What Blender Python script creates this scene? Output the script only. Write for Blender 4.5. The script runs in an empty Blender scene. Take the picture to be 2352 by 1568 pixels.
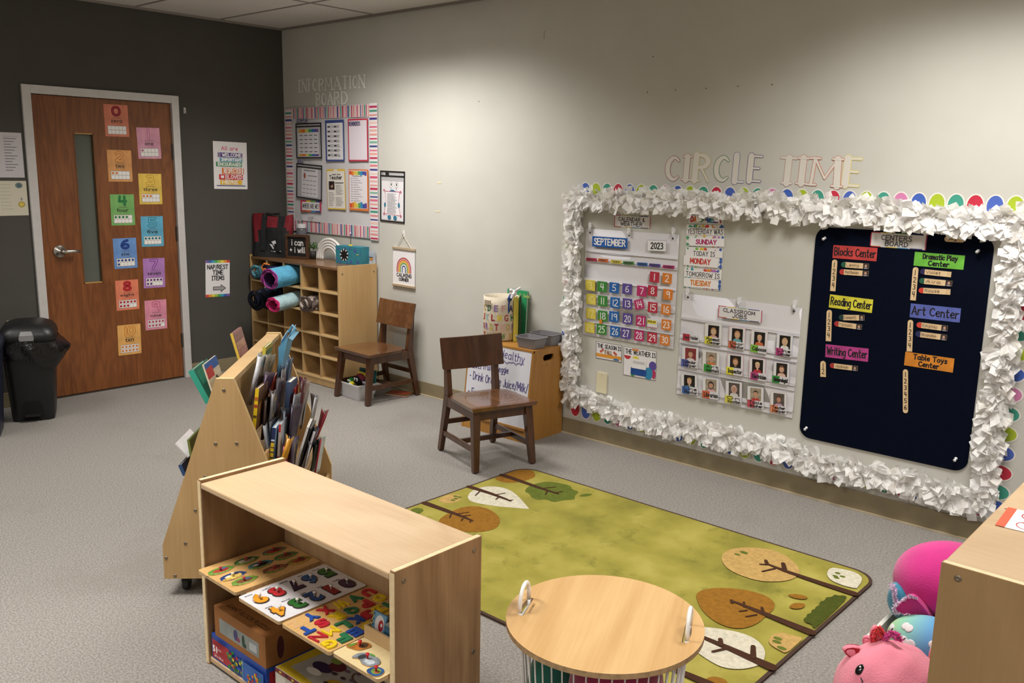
import bpy, math, random
from mathutils import Vector, Matrix, Euler
from mathutils.geometry import tessellate_polygon
random.seed(7)
SC = bpy.context.scene
COL = SC.collection
PI = math.pi
# ------------------------------------------------------------------ camera
FPX = 2037.33
cam_d = bpy.data.cameras.new('camera'); cam = bpy.data.objects.new('camera', cam_d); COL.objects.link(cam)
cam.location = (6.00024, -4.05171, 1.54327)
cam.rotation_euler = (1.379477, -0.019738, 0.731402)
cam_d.sensor_fit = 'HORIZONTAL'; cam_d.sensor_width = 36.0; cam_d.lens = FPX / 2352 * 36.0
cam_d.clip_start = 0.02
SC.camera = cam
SC.view_settings.view_transform = 'Standard'; SC.view_settings.look = 'None'
SC.view_settings.gamma = 1.0; SC.view_settings.use_curve_mapping = False
SC.view_settings.exposure = 0.1
w = bpy.data.worlds.new('world'); SC.world = w; w.use_nodes = True
w.node_tree.nodes['Background'].inputs[0].default_value = (0.9, 0.95, 1, 1)
w.node_tree.nodes['Background'].inputs[1].default_value = 0.05
HC = 2.553          # ceiling height
RX, RY = 8.4, -7.4  # far sides of the room
# ceiling troffers: real fixtures sitting in the tile grid, light from the area lamp in each
LAMPS = [(1.78, -0.86, 37), (5.1, -0.86, 32), (3.2, -3.3, 40), (6.6, -3.3, 34), (3.2, -5.8, 34), (6.6, -5.8, 40), (0.9,-3.3, 14)]
LAMPS_ON = []
for lx, ly, pw in LAMPS:
    l = bpy.data.lights.new('troffer_lamp', 'AREA'); l.shape = 'RECTANGLE'; l.size = 1.12; l.size_y = 0.5
    l.energy = pw; l.color = (1.0, 0.962, 0.905); l.spread = math.radians(135)
    o = bpy.data.objects.new('troffer_lamp', l); COL.objects.link(o); o.location = (lx, ly, HC - 0.004)
    LAMPS_ON.append((lx, ly))

RM = cam.rotation_euler.to_matrix(); CP = Vector(cam.location)
def U(px, py, ax, val):                       # where the sight line through a pixel meets the plane axis=val
    d = RM @ Vector(((px - 1176) / FPX, -(py - 784) / FPX, -1.0)); t = (val - CP[ax]) / d[ax]
    return CP + d * t
# ------------------------------------------------------------------ materials
def lin(c):
    return c / 12.92 if c <= 0.04045 else ((c + 0.055) / 1.055) ** 2.4
def hexc(h):
    h = h.lstrip('#'); return tuple(lin(int(h[i:i + 2], 16) / 255) for i in (0, 2, 4)) + (1,)
_M = {}
def mat(h, rough=0.6, metal=0.0, spec=0.5, noise=0.0, scale=30.0, bump=0.0, name=None, bscale=None, **kw):
    key = (h, rough, metal, spec, noise, scale, bump, name, tuple(sorted(kw.items())))
    if key in _M: return _M[key]
    m = bpy.data.materials.new(name or 'paint_' + h.strip('#')); m.use_nodes = True
    nt = m.node_tree; b = nt.nodes['Principled BSDF']
    b.inputs['Base Color'].default_value = hexc(h); b.inputs['Roughness'].default_value = rough
    b.inputs['Metallic'].default_value = metal; b.inputs['Specular IOR Level'].default_value = spec
    for k, v in kw.items(): b.inputs[k.replace('_', ' ')].default_value = v
    if noise or bump:
        tc = nt.nodes.new('ShaderNodeTexCoord'); n = nt.nodes.new('ShaderNodeTexNoise')
        n.inputs['Scale'].default_value = scale; n.inputs['Detail'].default_value = 6
        nt.links.new(tc.outputs['Object'], n.inputs['Vector'])
        if noise:
            mx = nt.nodes.new('ShaderNodeMix'); mx.data_type = 'RGBA'; mx.blend_type = 'MULTIPLY'
            mr = nt.nodes.new('ShaderNodeMapRange'); mr.inputs['From Min'].default_value = .3; mr.inputs['From Max'].default_value = .7
            mr.inputs['To Min'].default_value = 1 - noise; mr.inputs['To Max'].default_value = 1 + noise * .4
            nt.links.new(n.outputs['Fac'], mr.inputs['Value'])
            mx.inputs['Factor'].default_value = 1; mx.inputs['A'].default_value = hexc(h)
            nt.links.new(mr.outputs['Result'], mx.inputs['B']); nt.links.new(mx.outputs['Result'], b.inputs['Base Color'])
        if bump:
            n2 = nt.nodes.new('ShaderNodeTexNoise'); n2.inputs['Scale'].default_value = bscale or scale; n2.inputs['Detail'].default_value = 5
            nt.links.new(tc.outputs['Object'], n2.inputs['Vector'])
            bp = nt.nodes.new('ShaderNodeBump'); bp.inputs['Strength'].default_value = bump; bp.inputs['Distance'].default_value = 0.01
            nt.links.new(n2.outputs['Fac'], bp.inputs['Height']); nt.links.new(bp.outputs['Normal'], b.inputs['Normal'])
    _M[key] = m; return m
def wood(name, c1, c2, axis='Z', scale=6.0, stretch=10.0, rough=0.45, rings=2.2, contrast=1.0, coat=0.0, bump=0.02):
    """plywood or solid wood: wavy bands stretched along one axis plus fine fibres"""
    key = ('wood', name)
    if key in _M: return _M[key]
    m = bpy.data.materials.new(name); m.use_nodes = True; nt = m.node_tree; b = nt.nodes['Principled BSDF']; L = nt.links
    tc = nt.nodes.new('ShaderNodeTexCoord'); mp = nt.nodes.new('ShaderNodeMapping')
    s = [scale, scale, scale]; s['XYZ'.index(axis)] = scale / stretch
    mp.inputs['Scale'].default_value = s; mp.inputs['Location'].default_value = (.37, .71, .13)
    L.new(tc.outputs['Object'], mp.inputs['Vector'])
    n1 = nt.nodes.new('ShaderNodeTexNoise'); n1.inputs['Scale'].default_value = 1.0; n1.inputs['Detail'].default_value = 2.5; n1.inputs['Distortion'].default_value = .6
    L.new(mp.outputs[0], n1.inputs['Vector'])
    mm = nt.nodes.new('ShaderNodeMath'); mm.operation = 'MULTIPLY'; mm.inputs[1].default_value = rings * 4; L.new(n1.outputs['Fac'], mm.inputs[0])
    pp = nt.nodes.new('ShaderNodeMath'); pp.operation = 'PINGPONG'; pp.inputs[1].default_value = 1.0; L.new(mm.outputs[0], pp.inputs[0])
    mp2 = nt.nodes.new('ShaderNodeMapping'); s2 = [120.0] * 3; s2['XYZ'.index(axis)] = 5.0; mp2.inputs['Scale'].default_value = s2
    L.new(tc.outputs['Object'], mp2.inputs['Vector'])
    n2 = nt.nodes.new('ShaderNodeTexNoise'); n2.inputs['Scale'].default_value = 1.0; n2.inputs['Detail'].default_value = 3; L.new(mp2.outputs[0], n2.inputs['Vector'])
    a = nt.nodes.new('ShaderNodeMath'); a.operation = 'MULTIPLY_ADD'; a.inputs[1].default_value = 0.55 * contrast; L.new(pp.outputs[0], a.inputs[0])
    m3 = nt.nodes.new('ShaderNodeMath'); m3.operation = 'MULTIPLY'; m3.inputs[1].default_value = 0.5; L.new(n2.outputs['Fac'], m3.inputs[0]); L.new(m3.outputs[0], a.inputs[2])
    r = nt.nodes.new('ShaderNodeValToRGB'); r.color_ramp.elements[0].position = .1; r.color_ramp.elements[1].position = .9
    r.color_ramp.elements[0].color = hexc(c1); r.color_ramp.elements[1].color = hexc(c2); L.new(a.outputs[0], r.inputs[0])
    L.new(r.outputs[0], b.inputs['Base Color']); b.inputs['Roughness'].default_value = rough; b.inputs['Coat Weight'].default_value = coat
    bp = nt.nodes.new('ShaderNodeBump'); bp.inputs['Strength'].default_value = bump * 5; bp.inputs['Distance'].default_value = .002
    L.new(n2.outputs['Fac'], bp.inputs['Height']); L.new(bp.outputs['Normal'], b.inputs['Normal'])
    _M[key] = m; return m
def mixmat(name, cols, scale, rough=.8, detail=8, lo=.3, hi=.7, bump=.0, bscale=200, stretch=(1, 1, 1), bdist=.004, blotch=0, bcol=None, bfac=.75):
    """ramp of colours over noise, an optional second larger blotch"""
    m = bpy.data.materials.new(name); m.use_nodes = True; nt = m.node_tree; b = nt.nodes['Principled BSDF']; L = nt.links
    tc = nt.nodes.new('ShaderNodeTexCoord'); mp = nt.nodes.new('ShaderNodeMapping'); mp.inputs['Scale'].default_value = stretch
    L.new(tc.outputs['Object'], mp.inputs['Vector'])
    n1 = nt.nodes.new('ShaderNodeTexNoise'); n1.inputs['Scale'].default_value = scale; n1.inputs['Detail'].default_value = detail
    L.new(mp.outputs[0], n1.inputs['Vector'])
    r = nt.nodes.new('ShaderNodeValToRGB'); e = r.color_ramp.elements
    while len(e) < len(cols): e.new(.5)
    for i, c in enumerate(cols):
        e[i].position = lo + (hi - lo) * i / (len(cols) - 1); e[i].color = hexc(c)
    L.new(n1.outputs['Fac'], r.inputs[0]); out = r.outputs[0]
    if blotch:
        n3 = nt.nodes.new('ShaderNodeTexNoise'); n3.inputs['Scale'].default_value = blotch; n3.inputs['Detail'].default_value = 5; n3.inputs['Distortion'].default_value = .25; n3.inputs['Roughness'].default_value = .7
        L.new(tc.outputs['Object'], n3.inputs['Vector'])
        mr = nt.nodes.new('ShaderNodeMapRange'); mr.inputs['From Min'].default_value = .56; mr.inputs['From Max'].default_value = .70; L.new(n3.outputs['Fac'], mr.inputs['Value'])
        mr.inputs['To Max'].default_value = bfac
        mx = nt.nodes.new('ShaderNodeMix'); mx.data_type = 'RGBA'; L.new(mr.outputs[0], mx.inputs['Factor']); L.new(out, mx.inputs['A']); mx.inputs['B'].default_value = hexc(bcol); out = mx.outputs['Result']
    L.new(out, b.inputs['Base Color']); b.inputs['Roughness'].default_value = rough
    b.inputs['Specular IOR Level'].default_value = .25
    if bump:
        n2 = nt.nodes.new('ShaderNodeTexNoise'); n2.inputs['Scale'].default_value = bscale; n2.inputs['Detail'].default_value = 3; L.new(tc.outputs['Object'], n2.inputs['Vector'])
        bp = nt.nodes.new('ShaderNodeBump'); bp.inputs['Strength'].default_value = bump; bp.inputs['Distance'].default_value = bdist
        L.new(n2.outputs['Fac'], bp.inputs['Height']); L.new(bp.outputs['Normal'], b.inputs['Normal'])
    return m
# ------------------------------------------------------------------ stroke lettering
_G = {
'A':'0,0 2,6|2,6 4,0|.7,2 3.3,2','B':'0,0 0,6|0,6 2.6,5.9 3.4,4.6 2.4,3.2 0,3.1|0,3.1 2.8,3 3.8,1.6 2.8,.1 0,0','C':'3.7,5 2.4,6 .6,5 0,3 .6,1 2.4,0 3.8,1',
'D':'0,0 0,6|0,6 2.4,5.7 3.9,3 2.4,.2 0,0','E':'3.6,6 0,6|0,6 0,0|0,0 3.7,0|0,3.1 3,3.1','F':'3.6,6 0,6|0,6 0,0|0,3.1 3,3.1','G':'3.8,5 2.4,6 .6,5 0,3 .6,.9 2.4,0 3.7,.8|3.7,.8 3.7,2.7|3.8,2.7 2.2,2.7',
'H':'0,0 0,6|3.8,0 3.8,6|0,3.1 3.8,3.1','I':'1,0 1,6|0,6 2,6|0,0 2,0','J':'3,6 3,1.6 2.2,.1 .9,.1 0,1.4','K':'0,0 0,6|3.6,6 0,2.6|1.3,3.6 3.8,0','L':'0,6 0,0|0,0 3.4,0','M':'0,0 .3,6|.3,6 2.3,1.6|2.3,1.6 4.3,6|4.3,6 4.6,0',
'N':'0,0 0,6|0,6 3.8,0|3.8,0 3.8,6','O':'2,6 .5,5.2 0,3 .5,.8 2,0 3.5,.8 4,3 3.5,5.2 2,6','P':'0,0 0,6|0,6 2.6,5.9 3.7,4.5 2.6,3 0,2.9','Q':'2,6 .5,5.2 0,3 .5,.8 2,0 3.5,.8 4,3 3.5,5.2 2,6|2.6,1.6 4.1,-.4',
'R':'0,0 0,6|0,6 2.6,5.9 3.6,4.6 2.6,3.2 0,3|1.6,3 3.8,0','S':'3.5,5.1 2.2,6 .6,5.4 .3,4.1 1.9,3.2 3.5,2.1 3.3,.6 1.8,0 0,.8','T':'0,6 4,6|2,6 2,0','U':'0,6 0,1.8 .8,.1 2.8,.1 3.6,1.8 3.6,6','V':'0,6 2,0|2,0 4,6','W':'0,6 1.3,0|1.3,0 2.6,4.6|2.6,4.6 3.9,0|3.9,0 5.2,6',
'X':'0,0 3.8,6|0,6 3.8,0','Y':'0,6 2,3|4,6 1.9,3 1.9,0','Z':'0,6 3.7,6|3.7,6 0,0|0,0 3.8,0',
'a':'3,3.2 1.6,4 .2,3 .1,1 1.2,0 3,1|3,3.8 3,.8 3.5,0','b':'0,6 0,0|0,.6 1.8,0 3,1.2 3,2.9 1.7,3.9 0,3','c':'3,3.2 1.7,4 .3,3.1 .1,1.1 1.5,0 3,.8','d':'3,6 3,0|3,1 1.4,0 .1,1.2 .2,3 1.6,3.9 3,3','e':'.2,2 3,2.3 2.6,3.7 1.4,4 .2,2.9 .2,1.1 1.4,0 3,.7',
'f':'2.7,5.4 1.8,6 1.1,5.2 1,0|0,3.8 2.3,3.8','g':'3,3.2 1.6,4 .2,3 .2,1.2 1.5,.2 3,1|3,3.8 3,-1 1.8,-2.1 .3,-1.4','h':'0,6 0,0|0,2.6 1.4,3.9 2.7,3.2 2.8,0','i':'.2,3.9 .2,0|.2,5.2 .2,5.5','j':'1,3.9 1,-1.2 0,-2|1,5.2 1,5.5','k':'0,6 0,0|2.6,3.9 0,1.6|.9,2.3 2.9,0','l':'.2,6 .2,.6 .8,0',
'm':'0,4 0,0|0,2.8 1.1,3.9 2,3.2 2,0|2,2.8 3.1,3.9 4,3.2 4.1,0','n':'0,4 0,0|0,2.7 1.4,3.9 2.7,3.2 2.8,0','o':'1.6,4 .3,3.2 0,2 .3,.8 1.6,0 2.9,.8 3.2,2 2.9,3.2 1.6,4','p':'0,4 0,-2|0,.8 1.6,0 2.9,1 3,2.9 1.7,3.9 0,3.1','q':'3,3.2 1.6,4 .2,3 .2,1.1 1.5,.1 3,1|3,4 3,-2','r':'0,4 0,0|0,2.4 1.1,3.8 2.4,3.8','s':'2.5,3.4 1.4,4 .3,3.3 .6,2.3 2.2,1.7 2.3,.5 1.2,0 0,.5',
't':'1,5.8 1,.8 1.6,0 2.5,.4|0,4 2.3,4','u':'0,4 0,1.2 .8,0 2.6,.8|2.7,4 2.7,.6 3.2,0','v':'0,4 1.4,0|1.4,0 2.9,4','w':'0,4 1,0|1,0 2.1,3.2|2.1,3.2 3.1,0|3.1,0 4.2,4','x':'0,0 2.8,4|0,4 2.8,0','y':'0,4 1.5,.4|3,4 1.2,-1 0,-2','z':'0,4 2.7,4|2.7,4 0,0|0,0 2.8,0',
'0':'1.7,6 .4,5.2 0,3 .4,.8 1.7,0 3,.8 3.4,3 3,5.2 1.7,6','1':'1,6 1,0','2':'.1,4.8 1,6 2.6,5.9 3.2,4.5 2.4,2.8 0,.1|0,0 3.4,0','3':'.2,5.4 1.6,6 3,5.3 2.8,3.8 1.3,3.2|1.3,3.2 3,2.7 3.3,1.1 2,0 .1,.5','4':'.6,6 .2,2.6|.2,2.6 3.2,2.6|2.6,6 2.6,0','5':'3.1,6 .5,6|.5,6 .3,3.4|.3,3.4 2,3.7 3.2,2.4 2.9,.8 1.5,0 0,.6','6':'2.8,5.8 1,5 .1,2.4 .4,.6 1.8,0 3.1,.8 3.1,2.4 1.9,3.2 .3,2.4','7':'0,6 3.3,6|3.3,6 1.2,0','8':'1.7,3.3 .4,4.2 .5,5.5 1.7,6 2.9,5.5 3,4.2 1.7,3.3 .2,2 .3,.6 1.7,0 3.1,.6 3.2,2 1.7,3.3','9':'3,4.6 1.8,6 .3,5.2 .3,3.6 1.6,2.9 3,3.8|3,5.4 3,0',
'&':'3.6,0 .8,4.4 1.2,5.8 2.4,5.6 2.2,4.2 .3,2.2 .5,.5 1.8,0 3.4,2.2','/':'0,-.6 2.4,6.4','-':'0,2.8 2,2.8','+':'0,2.6 3,2.6|1.5,4.1 1.5,1.1','?':'.2,5 1.2,6 2.8,5.4 2.6,3.8 1.4,2.9 1.4,1.7|1.4,.2 1.4,.0','.':'.2,0 .2,.3','!':'.2,6 .2,1.6|.2,.2 .2,0',"'":'.3,6 .1,4.8',':':'.2,.6 .2,.9|.2,3 .2,3.3',',':'.4,.4 0,-.9','#':'1,0 1.6,6|2.6,0 3.2,6|0,2 4,2|.2,4 4.2,4'}
def chaikin(p, n=2):
    for _ in range(n):
        if len(p) < 3: return p
        q = [p[0]]
        for a, b in zip(p, p[1:]):
            q += [(a[0] * .75 + b[0] * .25, a[1] * .75 + b[1] * .25), (a[0] * .25 + b[0] * .75, a[1] * .25 + b[1] * .75)]
        q.append(p[-1]); p = q
    return p
_GC = {}
def glyph(ch, n=2):
    if (ch, n) not in _GC:
        _GC[(ch, n)] = [chaikin([tuple(map(float, q.split(','))) for q in s.split()], n) for s in _G[ch].split('|')]
    return _GC[(ch, n)]
_TX = {}
def font_mesh(s, bold=0.0):
    k = (s, bold)
    if k not in _TX:
        c = bpy.data.curves.new('lettering', 'FONT'); c.body = s; c.size = 1; c.offset = bold; c.resolution_u = 2
        o = bpy.data.objects.new('lettering', c); COL.objects.link(o)
        dg = bpy.context.evaluated_depsgraph_get(); me = bpy.data.meshes.new_from_object(o.evaluated_get(dg))
        vs = [(v.co.x, v.co.y) for v in me.vertices]; fs = [tuple(p.vertices) for p in me.polygons]
        x0 = min(v[0] for v in vs); x1 = max(v[0] for v in vs); y0 = min(v[1] for v in vs); y1 = max(v[1] for v in vs)
        vs = [((a - x0) / (x1 - x0), (b - y0) / (y1 - y0)) for a, b in vs]
        bpy.data.objects.remove(o); bpy.data.curves.remove(c); bpy.data.meshes.remove(me)
        _TX[k] = (vs, fs, (x1 - x0) / (y1 - y0))
    return _TX[k]
_TS = {}
def font_solid(s, bold=.03):
    k = (s, bold)
    if k not in _TS:
        c = bpy.data.curves.new('lettering', 'FONT'); c.body = s; c.size = 1; c.offset = bold; c.extrude = .5; c.resolution_u = 3
        o = bpy.data.objects.new('lettering', c); COL.objects.link(o)
        me = bpy.data.meshes.new_from_object(o.evaluated_get(bpy.context.evaluated_depsgraph_get()))
        vs = [tuple(v.co) for v in me.vertices]; fs = [tuple(p.vertices) for p in me.polygons]
        x0, x1 = min(v[0] for v in vs), max(v[0] for v in vs); y0, y1 = min(v[1] for v in vs), max(v[1] for v in vs)
        _TS[k] = ([((a - x0) / (x1 - x0) - .5, (b - y0) / (y1 - y0) - .5, c_ + .5) for a, b, c_ in vs], fs, (x1 - x0) / (y1 - y0))
        bpy.data.objects.remove(o); bpy.data.curves.remove(c); bpy.data.meshes.remove(me)
    return _TS[k]
# ------------------------------------------------------------------ mesh builder
class MB:
    def __init__(s): s.v = []; s.f = []; s.fm = []; s.m = []; s.X = Matrix.Identity(4); s.lay = 0
    def mi(s, m):
        if isinstance(m, str): m = mat(m)
        if m not in s.m: s.m.append(m)
        return s.m.index(m)
    def add(s, vs, fs, m, X=None):
        i = s.mi(m); n = len(s.v); X = s.X if X is None else s.X @ X
        s.v += [tuple(X @ Vector(v)) for v in vs]; s.f += [tuple(n + k for k in f) for f in fs]; s.fm += [i] * len(fs); return s
    def box(s, x0, y0, z0, x1, y1, z1, m, X=None):
        vs = [(x0, y0, z0), (x1, y0, z0), (x1, y1, z0), (x0, y1, z0), (x0, y0, z1), (x1, y0, z1), (x1, y1, z1), (x0, y1, z1)]
        return s.add(vs, [(0, 3, 2, 1), (4, 5, 6, 7), (0, 1, 5, 4), (1, 2, 6, 5), (2, 3, 7, 6), (3, 0, 4, 7)], m, X)
    def prism(s, pts, y0, y1, m, X=None, side=None):      # outline in x,z given counter-clockwise seen from -y
        n = len(pts); vs = [(a, y0, b) for a, b in pts] + [(a, y1, b) for a, b in pts]
        s.add(vs, [tuple(range(n)), tuple(range(2 * n - 1, n - 1, -1))], m, X)
        return s.add(vs, [(i, i + n, (i + 1) % n + n, (i + 1) % n) for i in range(n)], side or m, X)
    def slab(s, pts, z0, z1, m, X=None, side=None):       # outline in x,y
        n = len(pts); vs = [(a, b, z0) for a, b in pts] + [(a, b, z1) for a, b in pts]
        s.add(vs, [tuple(range(n - 1, -1, -1)), tuple(range(n, 2 * n))], m, X)
        return s.add(vs, [(i, (i + 1) % n, (i + 1) % n + n, i + n) for i in range(n)], side or m, X)
    def holed(s, loops, z0, z1, m, X=None, side=None):    # flat board in x,y with holes
        P = [p for l in loops for p in l]; tri = tessellate_polygon([[Vector((a, b, 0)) for a, b in l] for l in loops]); n = len(P); F = []
        for t in tri:
            a, b, c = (P[i] for i in t); F.append(tuple(t) if (b[0] - a[0]) * (c[1] - a[1]) - (b[1] - a[1]) * (c[0] - a[0]) > 0 else tuple(reversed(t)))
        vs = [(a, b, z1) for a, b in P] + [(a, b, z0) for a, b in P]
        s.add(vs, F + [tuple(n + i for i in reversed(f)) for f in F], m, X); o = 0; S = []
        for l in loops:
            k = len(l); S += [(o + i, o + i + n, o + (i + 1) % k + n, o + (i + 1) % k) for i in range(k)]; o += k
        return s.add(vs, S, side or m, X)
    def hexa(s, a, b, m):                                  # loft between two quads
        return s.add(list(a) + list(b), [(0, 3, 2, 1), (4, 5, 6, 7), (0, 1, 5, 4), (1, 2, 6, 5), (2, 3, 7, 6), (3, 0, 4, 7)], m)
    def lathe(s, prof, m, n=32, X=None, closed=False):     # (r,z) profile round z
        vs = []; fs = []
        for r, z in prof:
            vs += [(r * math.cos(2 * PI * k / n), r * math.sin(2 * PI * k / n), z) for k in range(n)]
        for j in range(len(prof) - 1 if not closed else len(prof)):
            for k in range(n):
                a = j * n + k; b = j * n + (k + 1) % n; j2 = (j + 1) % len(prof); c = j2 * n + (k + 1) % n; d = j2 * n + k; fs.append((a, b, c, d))
        if not closed:
            if prof[0][0] > 1e-6: fs.append(tuple(range(n - 1, -1, -1)))
            if prof[-1][0] > 1e-6: fs.append(tuple((len(prof) - 1) * n + k for k in range(n)))
        return s.add(vs, fs, m, X)
    def tube(s, path, r, m, n=8, caps=True, X=None):
        P = [Vector(p) for p in path]; vs = []; fs = []; R = r if isinstance(r, (list, tuple)) else [r] * len(P)
        up = Vector((0, 0, 1)); T = []
        for i in range(len(P)):
            t = (P[min(i + 1, len(P) - 1)] - P[max(i - 1, 0)]); T.append(t.normalized() if t.length > 1e-9 else Vector((0, 0, 1)))
        a = T[0].cross(up);
        if a.length < .05: a = T[0].cross(Vector((1, 0, 0)))
        a.normalize()
        for i, p in enumerate(P):
            a = (a - T[i] * a.dot(T[i])).normalized(); b = T[i].cross(a)
            vs += [tuple(p + (a * math.cos(2 * PI * k / n) + b * math.sin(2 * PI * k / n)) * R[i]) for k in range(n)]
        for i in range(len(P) - 1):
            fs += [(i * n + k, i * n + (k + 1) % n, (i + 1) * n + (k + 1) % n, (i + 1) * n + k) for k in range(n)]
        if caps: fs += [tuple(range(n - 1, -1, -1)), tuple((len(P) - 1) * n + k for k in range(n))]
        return s.add(vs, fs, m, X)
    def ball(s, c, r, m, n=16, X=None, rot=None):
        rx, ry, rz = r if isinstance(r, (tuple, list)) else (r, r, r)
        Y = Matrix.Translation(c) @ (rot.to_4x4() if rot else Matrix.Identity(4)) @ Matrix.Diagonal((rx, ry, rz, 1))
        if X is not None: Y = X @ Y
        vs = []; fs = []; h = n // 2
        for j in range(1, h):
            t = PI * j / h; vs += [(math.sin(t) * math.cos(2 * PI * k / n), math.sin(t) * math.sin(2 * PI * k / n), math.cos(t)) for k in range(n)]
        top = len(vs); vs += [(0, 0, 1), (0, 0, -1)]
        for j in range(h - 2): fs += [(j * n + k, (j + 1) * n + k, (j + 1) * n + (k + 1) % n, j * n + (k + 1) % n) for k in range(n)]
        fs += [(top, k, (k + 1) % n) for k in range(n)] + [(top + 1, (h - 2) * n + (k + 1) % n, (h - 2) * n + k) for k in range(n)]
        return s.add(vs, fs, m, Y)
    # --- flat drawing in the local x,z plane facing -y; later shapes lie a hair in front of earlier ones
    def fl(s, pts, m, tris=None):
        s.lay += 1; y = -s.lay * 0.00012
        return s.add([(a, y, b) for a, b in pts], tris or [tuple(range(len(pts)))], m)
    def rect(s, x0, z0, x1, z1, m): return s.fl([(x0, z0), (x1, z0), (x1, z1), (x0, z1)], m)
    def frame(s, x0, z0, x1, z1, t, m):
        s.rect(x0, z0, x1, z0 + t, m); s.lay -= 1; s.rect(x0, z1 - t, x1, z1, m); s.lay -= 1; s.rect(x0, z0 + t, x0 + t, z1 - t, m); s.lay -= 1; return s.rect(x1 - t, z0 + t, x1, z1 - t, m)
    def ell(s, cx, cz, rx, rz, m, n=24, a0=0, a1=2 * PI, rot=0):
        k = n if abs(a1 - a0 - 2 * PI) < 1e-6 else n + 1; pts = []
        for i in range(k):
            a = a0 + (a1 - a0) * i / n; x, z = rx * math.cos(a), rz * math.sin(a); pts.append((cx + x * math.cos(rot) - z * math.sin(rot), cz + x * math.sin(rot) + z * math.cos(rot)))
        return s.fl(pts, m)
    def ring(s, cx, cz, r0, r1, m, a0=0, a1=2 * PI, n=28, sz=1.0):
        pts = []; fs = []
        for i in range(n + 1):
            a = a0 + (a1 - a0) * i / n; pts += [(cx + r0 * math.cos(a), cz + sz * r0 * math.sin(a)), (cx + r1 * math.cos(a), cz + sz * r1 * math.sin(a))]
        fs = [(2 * i, 2 * i + 1, 2 * i + 3, 2 * i + 2) for i in range(n)]
        return s.fl(pts, m, fs)
    def line(s, pts, w, m, taper=None):
        """a brush line of width w (or a list of widths) with round ends"""
        W = w if isinstance(w, (list, tuple)) else [w] * len(pts); vs = []; fs = []
        for i, (a, b) in enumerate(pts):
            p = pts[max(i - 1, 0)]; q = pts[min(i + 1, len(pts) - 1)]; dx, dz = q[0] - p[0], q[1] - p[1]; l = math.hypot(dx, dz) or 1
            nx, nz = -dz / l * W[i] / 2, dx / l * W[i] / 2; vs += [(a + nx, b + nz), (a - nx, b - nz)]
        fs = [(2 * i, 2 * i + 1, 2 * i + 3, 2 * i + 2) for i in range(len(pts) - 1)]
        for i, sg in (((0, 1), (len(pts) - 1, -1)) if abs(pts[0][0] - pts[-1][0]) + abs(pts[0][1] - pts[-1][1]) > 1e-5 else ()):
            p, q = (pts[0], pts[1]) if i == 0 else (pts[-1], pts[-2]); an = math.atan2(p[1] - q[1], p[0] - q[0]); k0 = len(vs)
            vs += [(p[0] + W[i] / 2 * math.cos(an + t), p[1] + W[i] / 2 * math.sin(an + t)) for t in (-PI / 2, -PI / 4, 0, PI / 4, PI / 2)]; fs.append(tuple(range(k0, k0 + 5)))
        return s.fl(vs, m, fs)
    def text(s, t, x0, z0, x1, z1, m, bold=0.0):           # printed lettering filling a box
        vs, fs, _ = font_mesh(t, bold)
        return s.fl([(x0 + a * (x1 - x0), z0 + b * (z1 - z0)) for a, b in vs], m, fs)
    def hand(s, t, x0, z0, x1, z1, m, w, gap=1.3, jit=0.0):  # marker lettering: z0 is the base line, z1 the top of capitals
        x = 0; items = []
        for ch in t:
            if ch == ' ': x += 2.6; continue
            g = glyph(ch); wd = max(max(p[0] for p in q) for q in g); items.append((x, g)); x += max(wd, .3) + gap
        tot = x - gap; sx = (x1 - x0) / tot; sz = (z1 - z0) / 6
        for ox, g in items:
            j = random.uniform(-jit, jit)
            for q in g: s.line([(x0 + (ox + a) * sx, z0 + (b + j) * sz) for a, b in q], w, m); s.lay -= .93
        s.lay += .93; return s
    def scribble(s, x0, z0, x1, z1, rows, m, w, fill=(.6, 1)):     # lines of print too small to read
        for i in range(rows):
            z = z1 - (z1 - z0) * (i + .5) / rows; x = x0; e = x0 + (x1 - x0) * random.uniform(*fill)
            while x < e:
                d = (x1 - x0) * random.uniform(.06, .18); s.rect(x, z - w / 2, min(x + d, e), z + w / 2, m); s.lay -= 1; x += d + (x1 - x0) * .03
        s.lay += 1; return s
    def build(s, name, parent=None, smooth=False, bevel=0, sub=0, loc=None, rot=None, seg=2):
        me = bpy.data.meshes.new(name); me.from_pydata(s.v, [], s.f)
        for m in s.m: me.materials.append(m)
        me.polygons.foreach_set('material_index', s.fm)
        if smooth: me.polygons.foreach_set('use_smooth', [True] * len(s.f))
        me.update()
        o = bpy.data.objects.new(name, me); COL.objects.link(o)
        if parent: o.parent = parent
        if loc: o.location = loc
        if rot: o.rotation_euler = rot
        if bevel:
            b = o.modifiers.new('bevel', 'BEVEL'); b.width = bevel; b.segments = seg; b.limit_method = 'ANGLE'; b.angle_limit = .6
        if sub:
            q = o.modifiers.new('sub', 'SUBSURF'); q.levels = q.render_levels = sub
        return o
def tag(o, label, cat, group=None):
    o['label'] = label; o['category'] = cat
    if group: o['group'] = group
    return o
def thing(name, label, cat, loc=(0, 0, 0), rotz=0, group=None, rot=None):
    o = bpy.data.objects.new(name, None); COL.objects.link(o); o.empty_display_size = .05
    o.location = loc; o.rotation_euler = rot or (0, 0, rotz); return tag(o, label, cat, group)
def struct(o): o['kind'] = 'structure'; return o
def rrect(x0, z0, x1, z1, r, n=5):
    P = []
    for cx, cz, a in ((x1 - r, z0 + r, -90), (x1 - r, z1 - r, 0), (x0 + r, z1 - r, 90), (x0 + r, z0 + r, 180)):
        P += [(cx + r * math.cos(math.radians(a + 90 * i / n)), cz + r * math.sin(math.radians(a + 90 * i / n))) for i in range(n + 1)]
    return P
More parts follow.
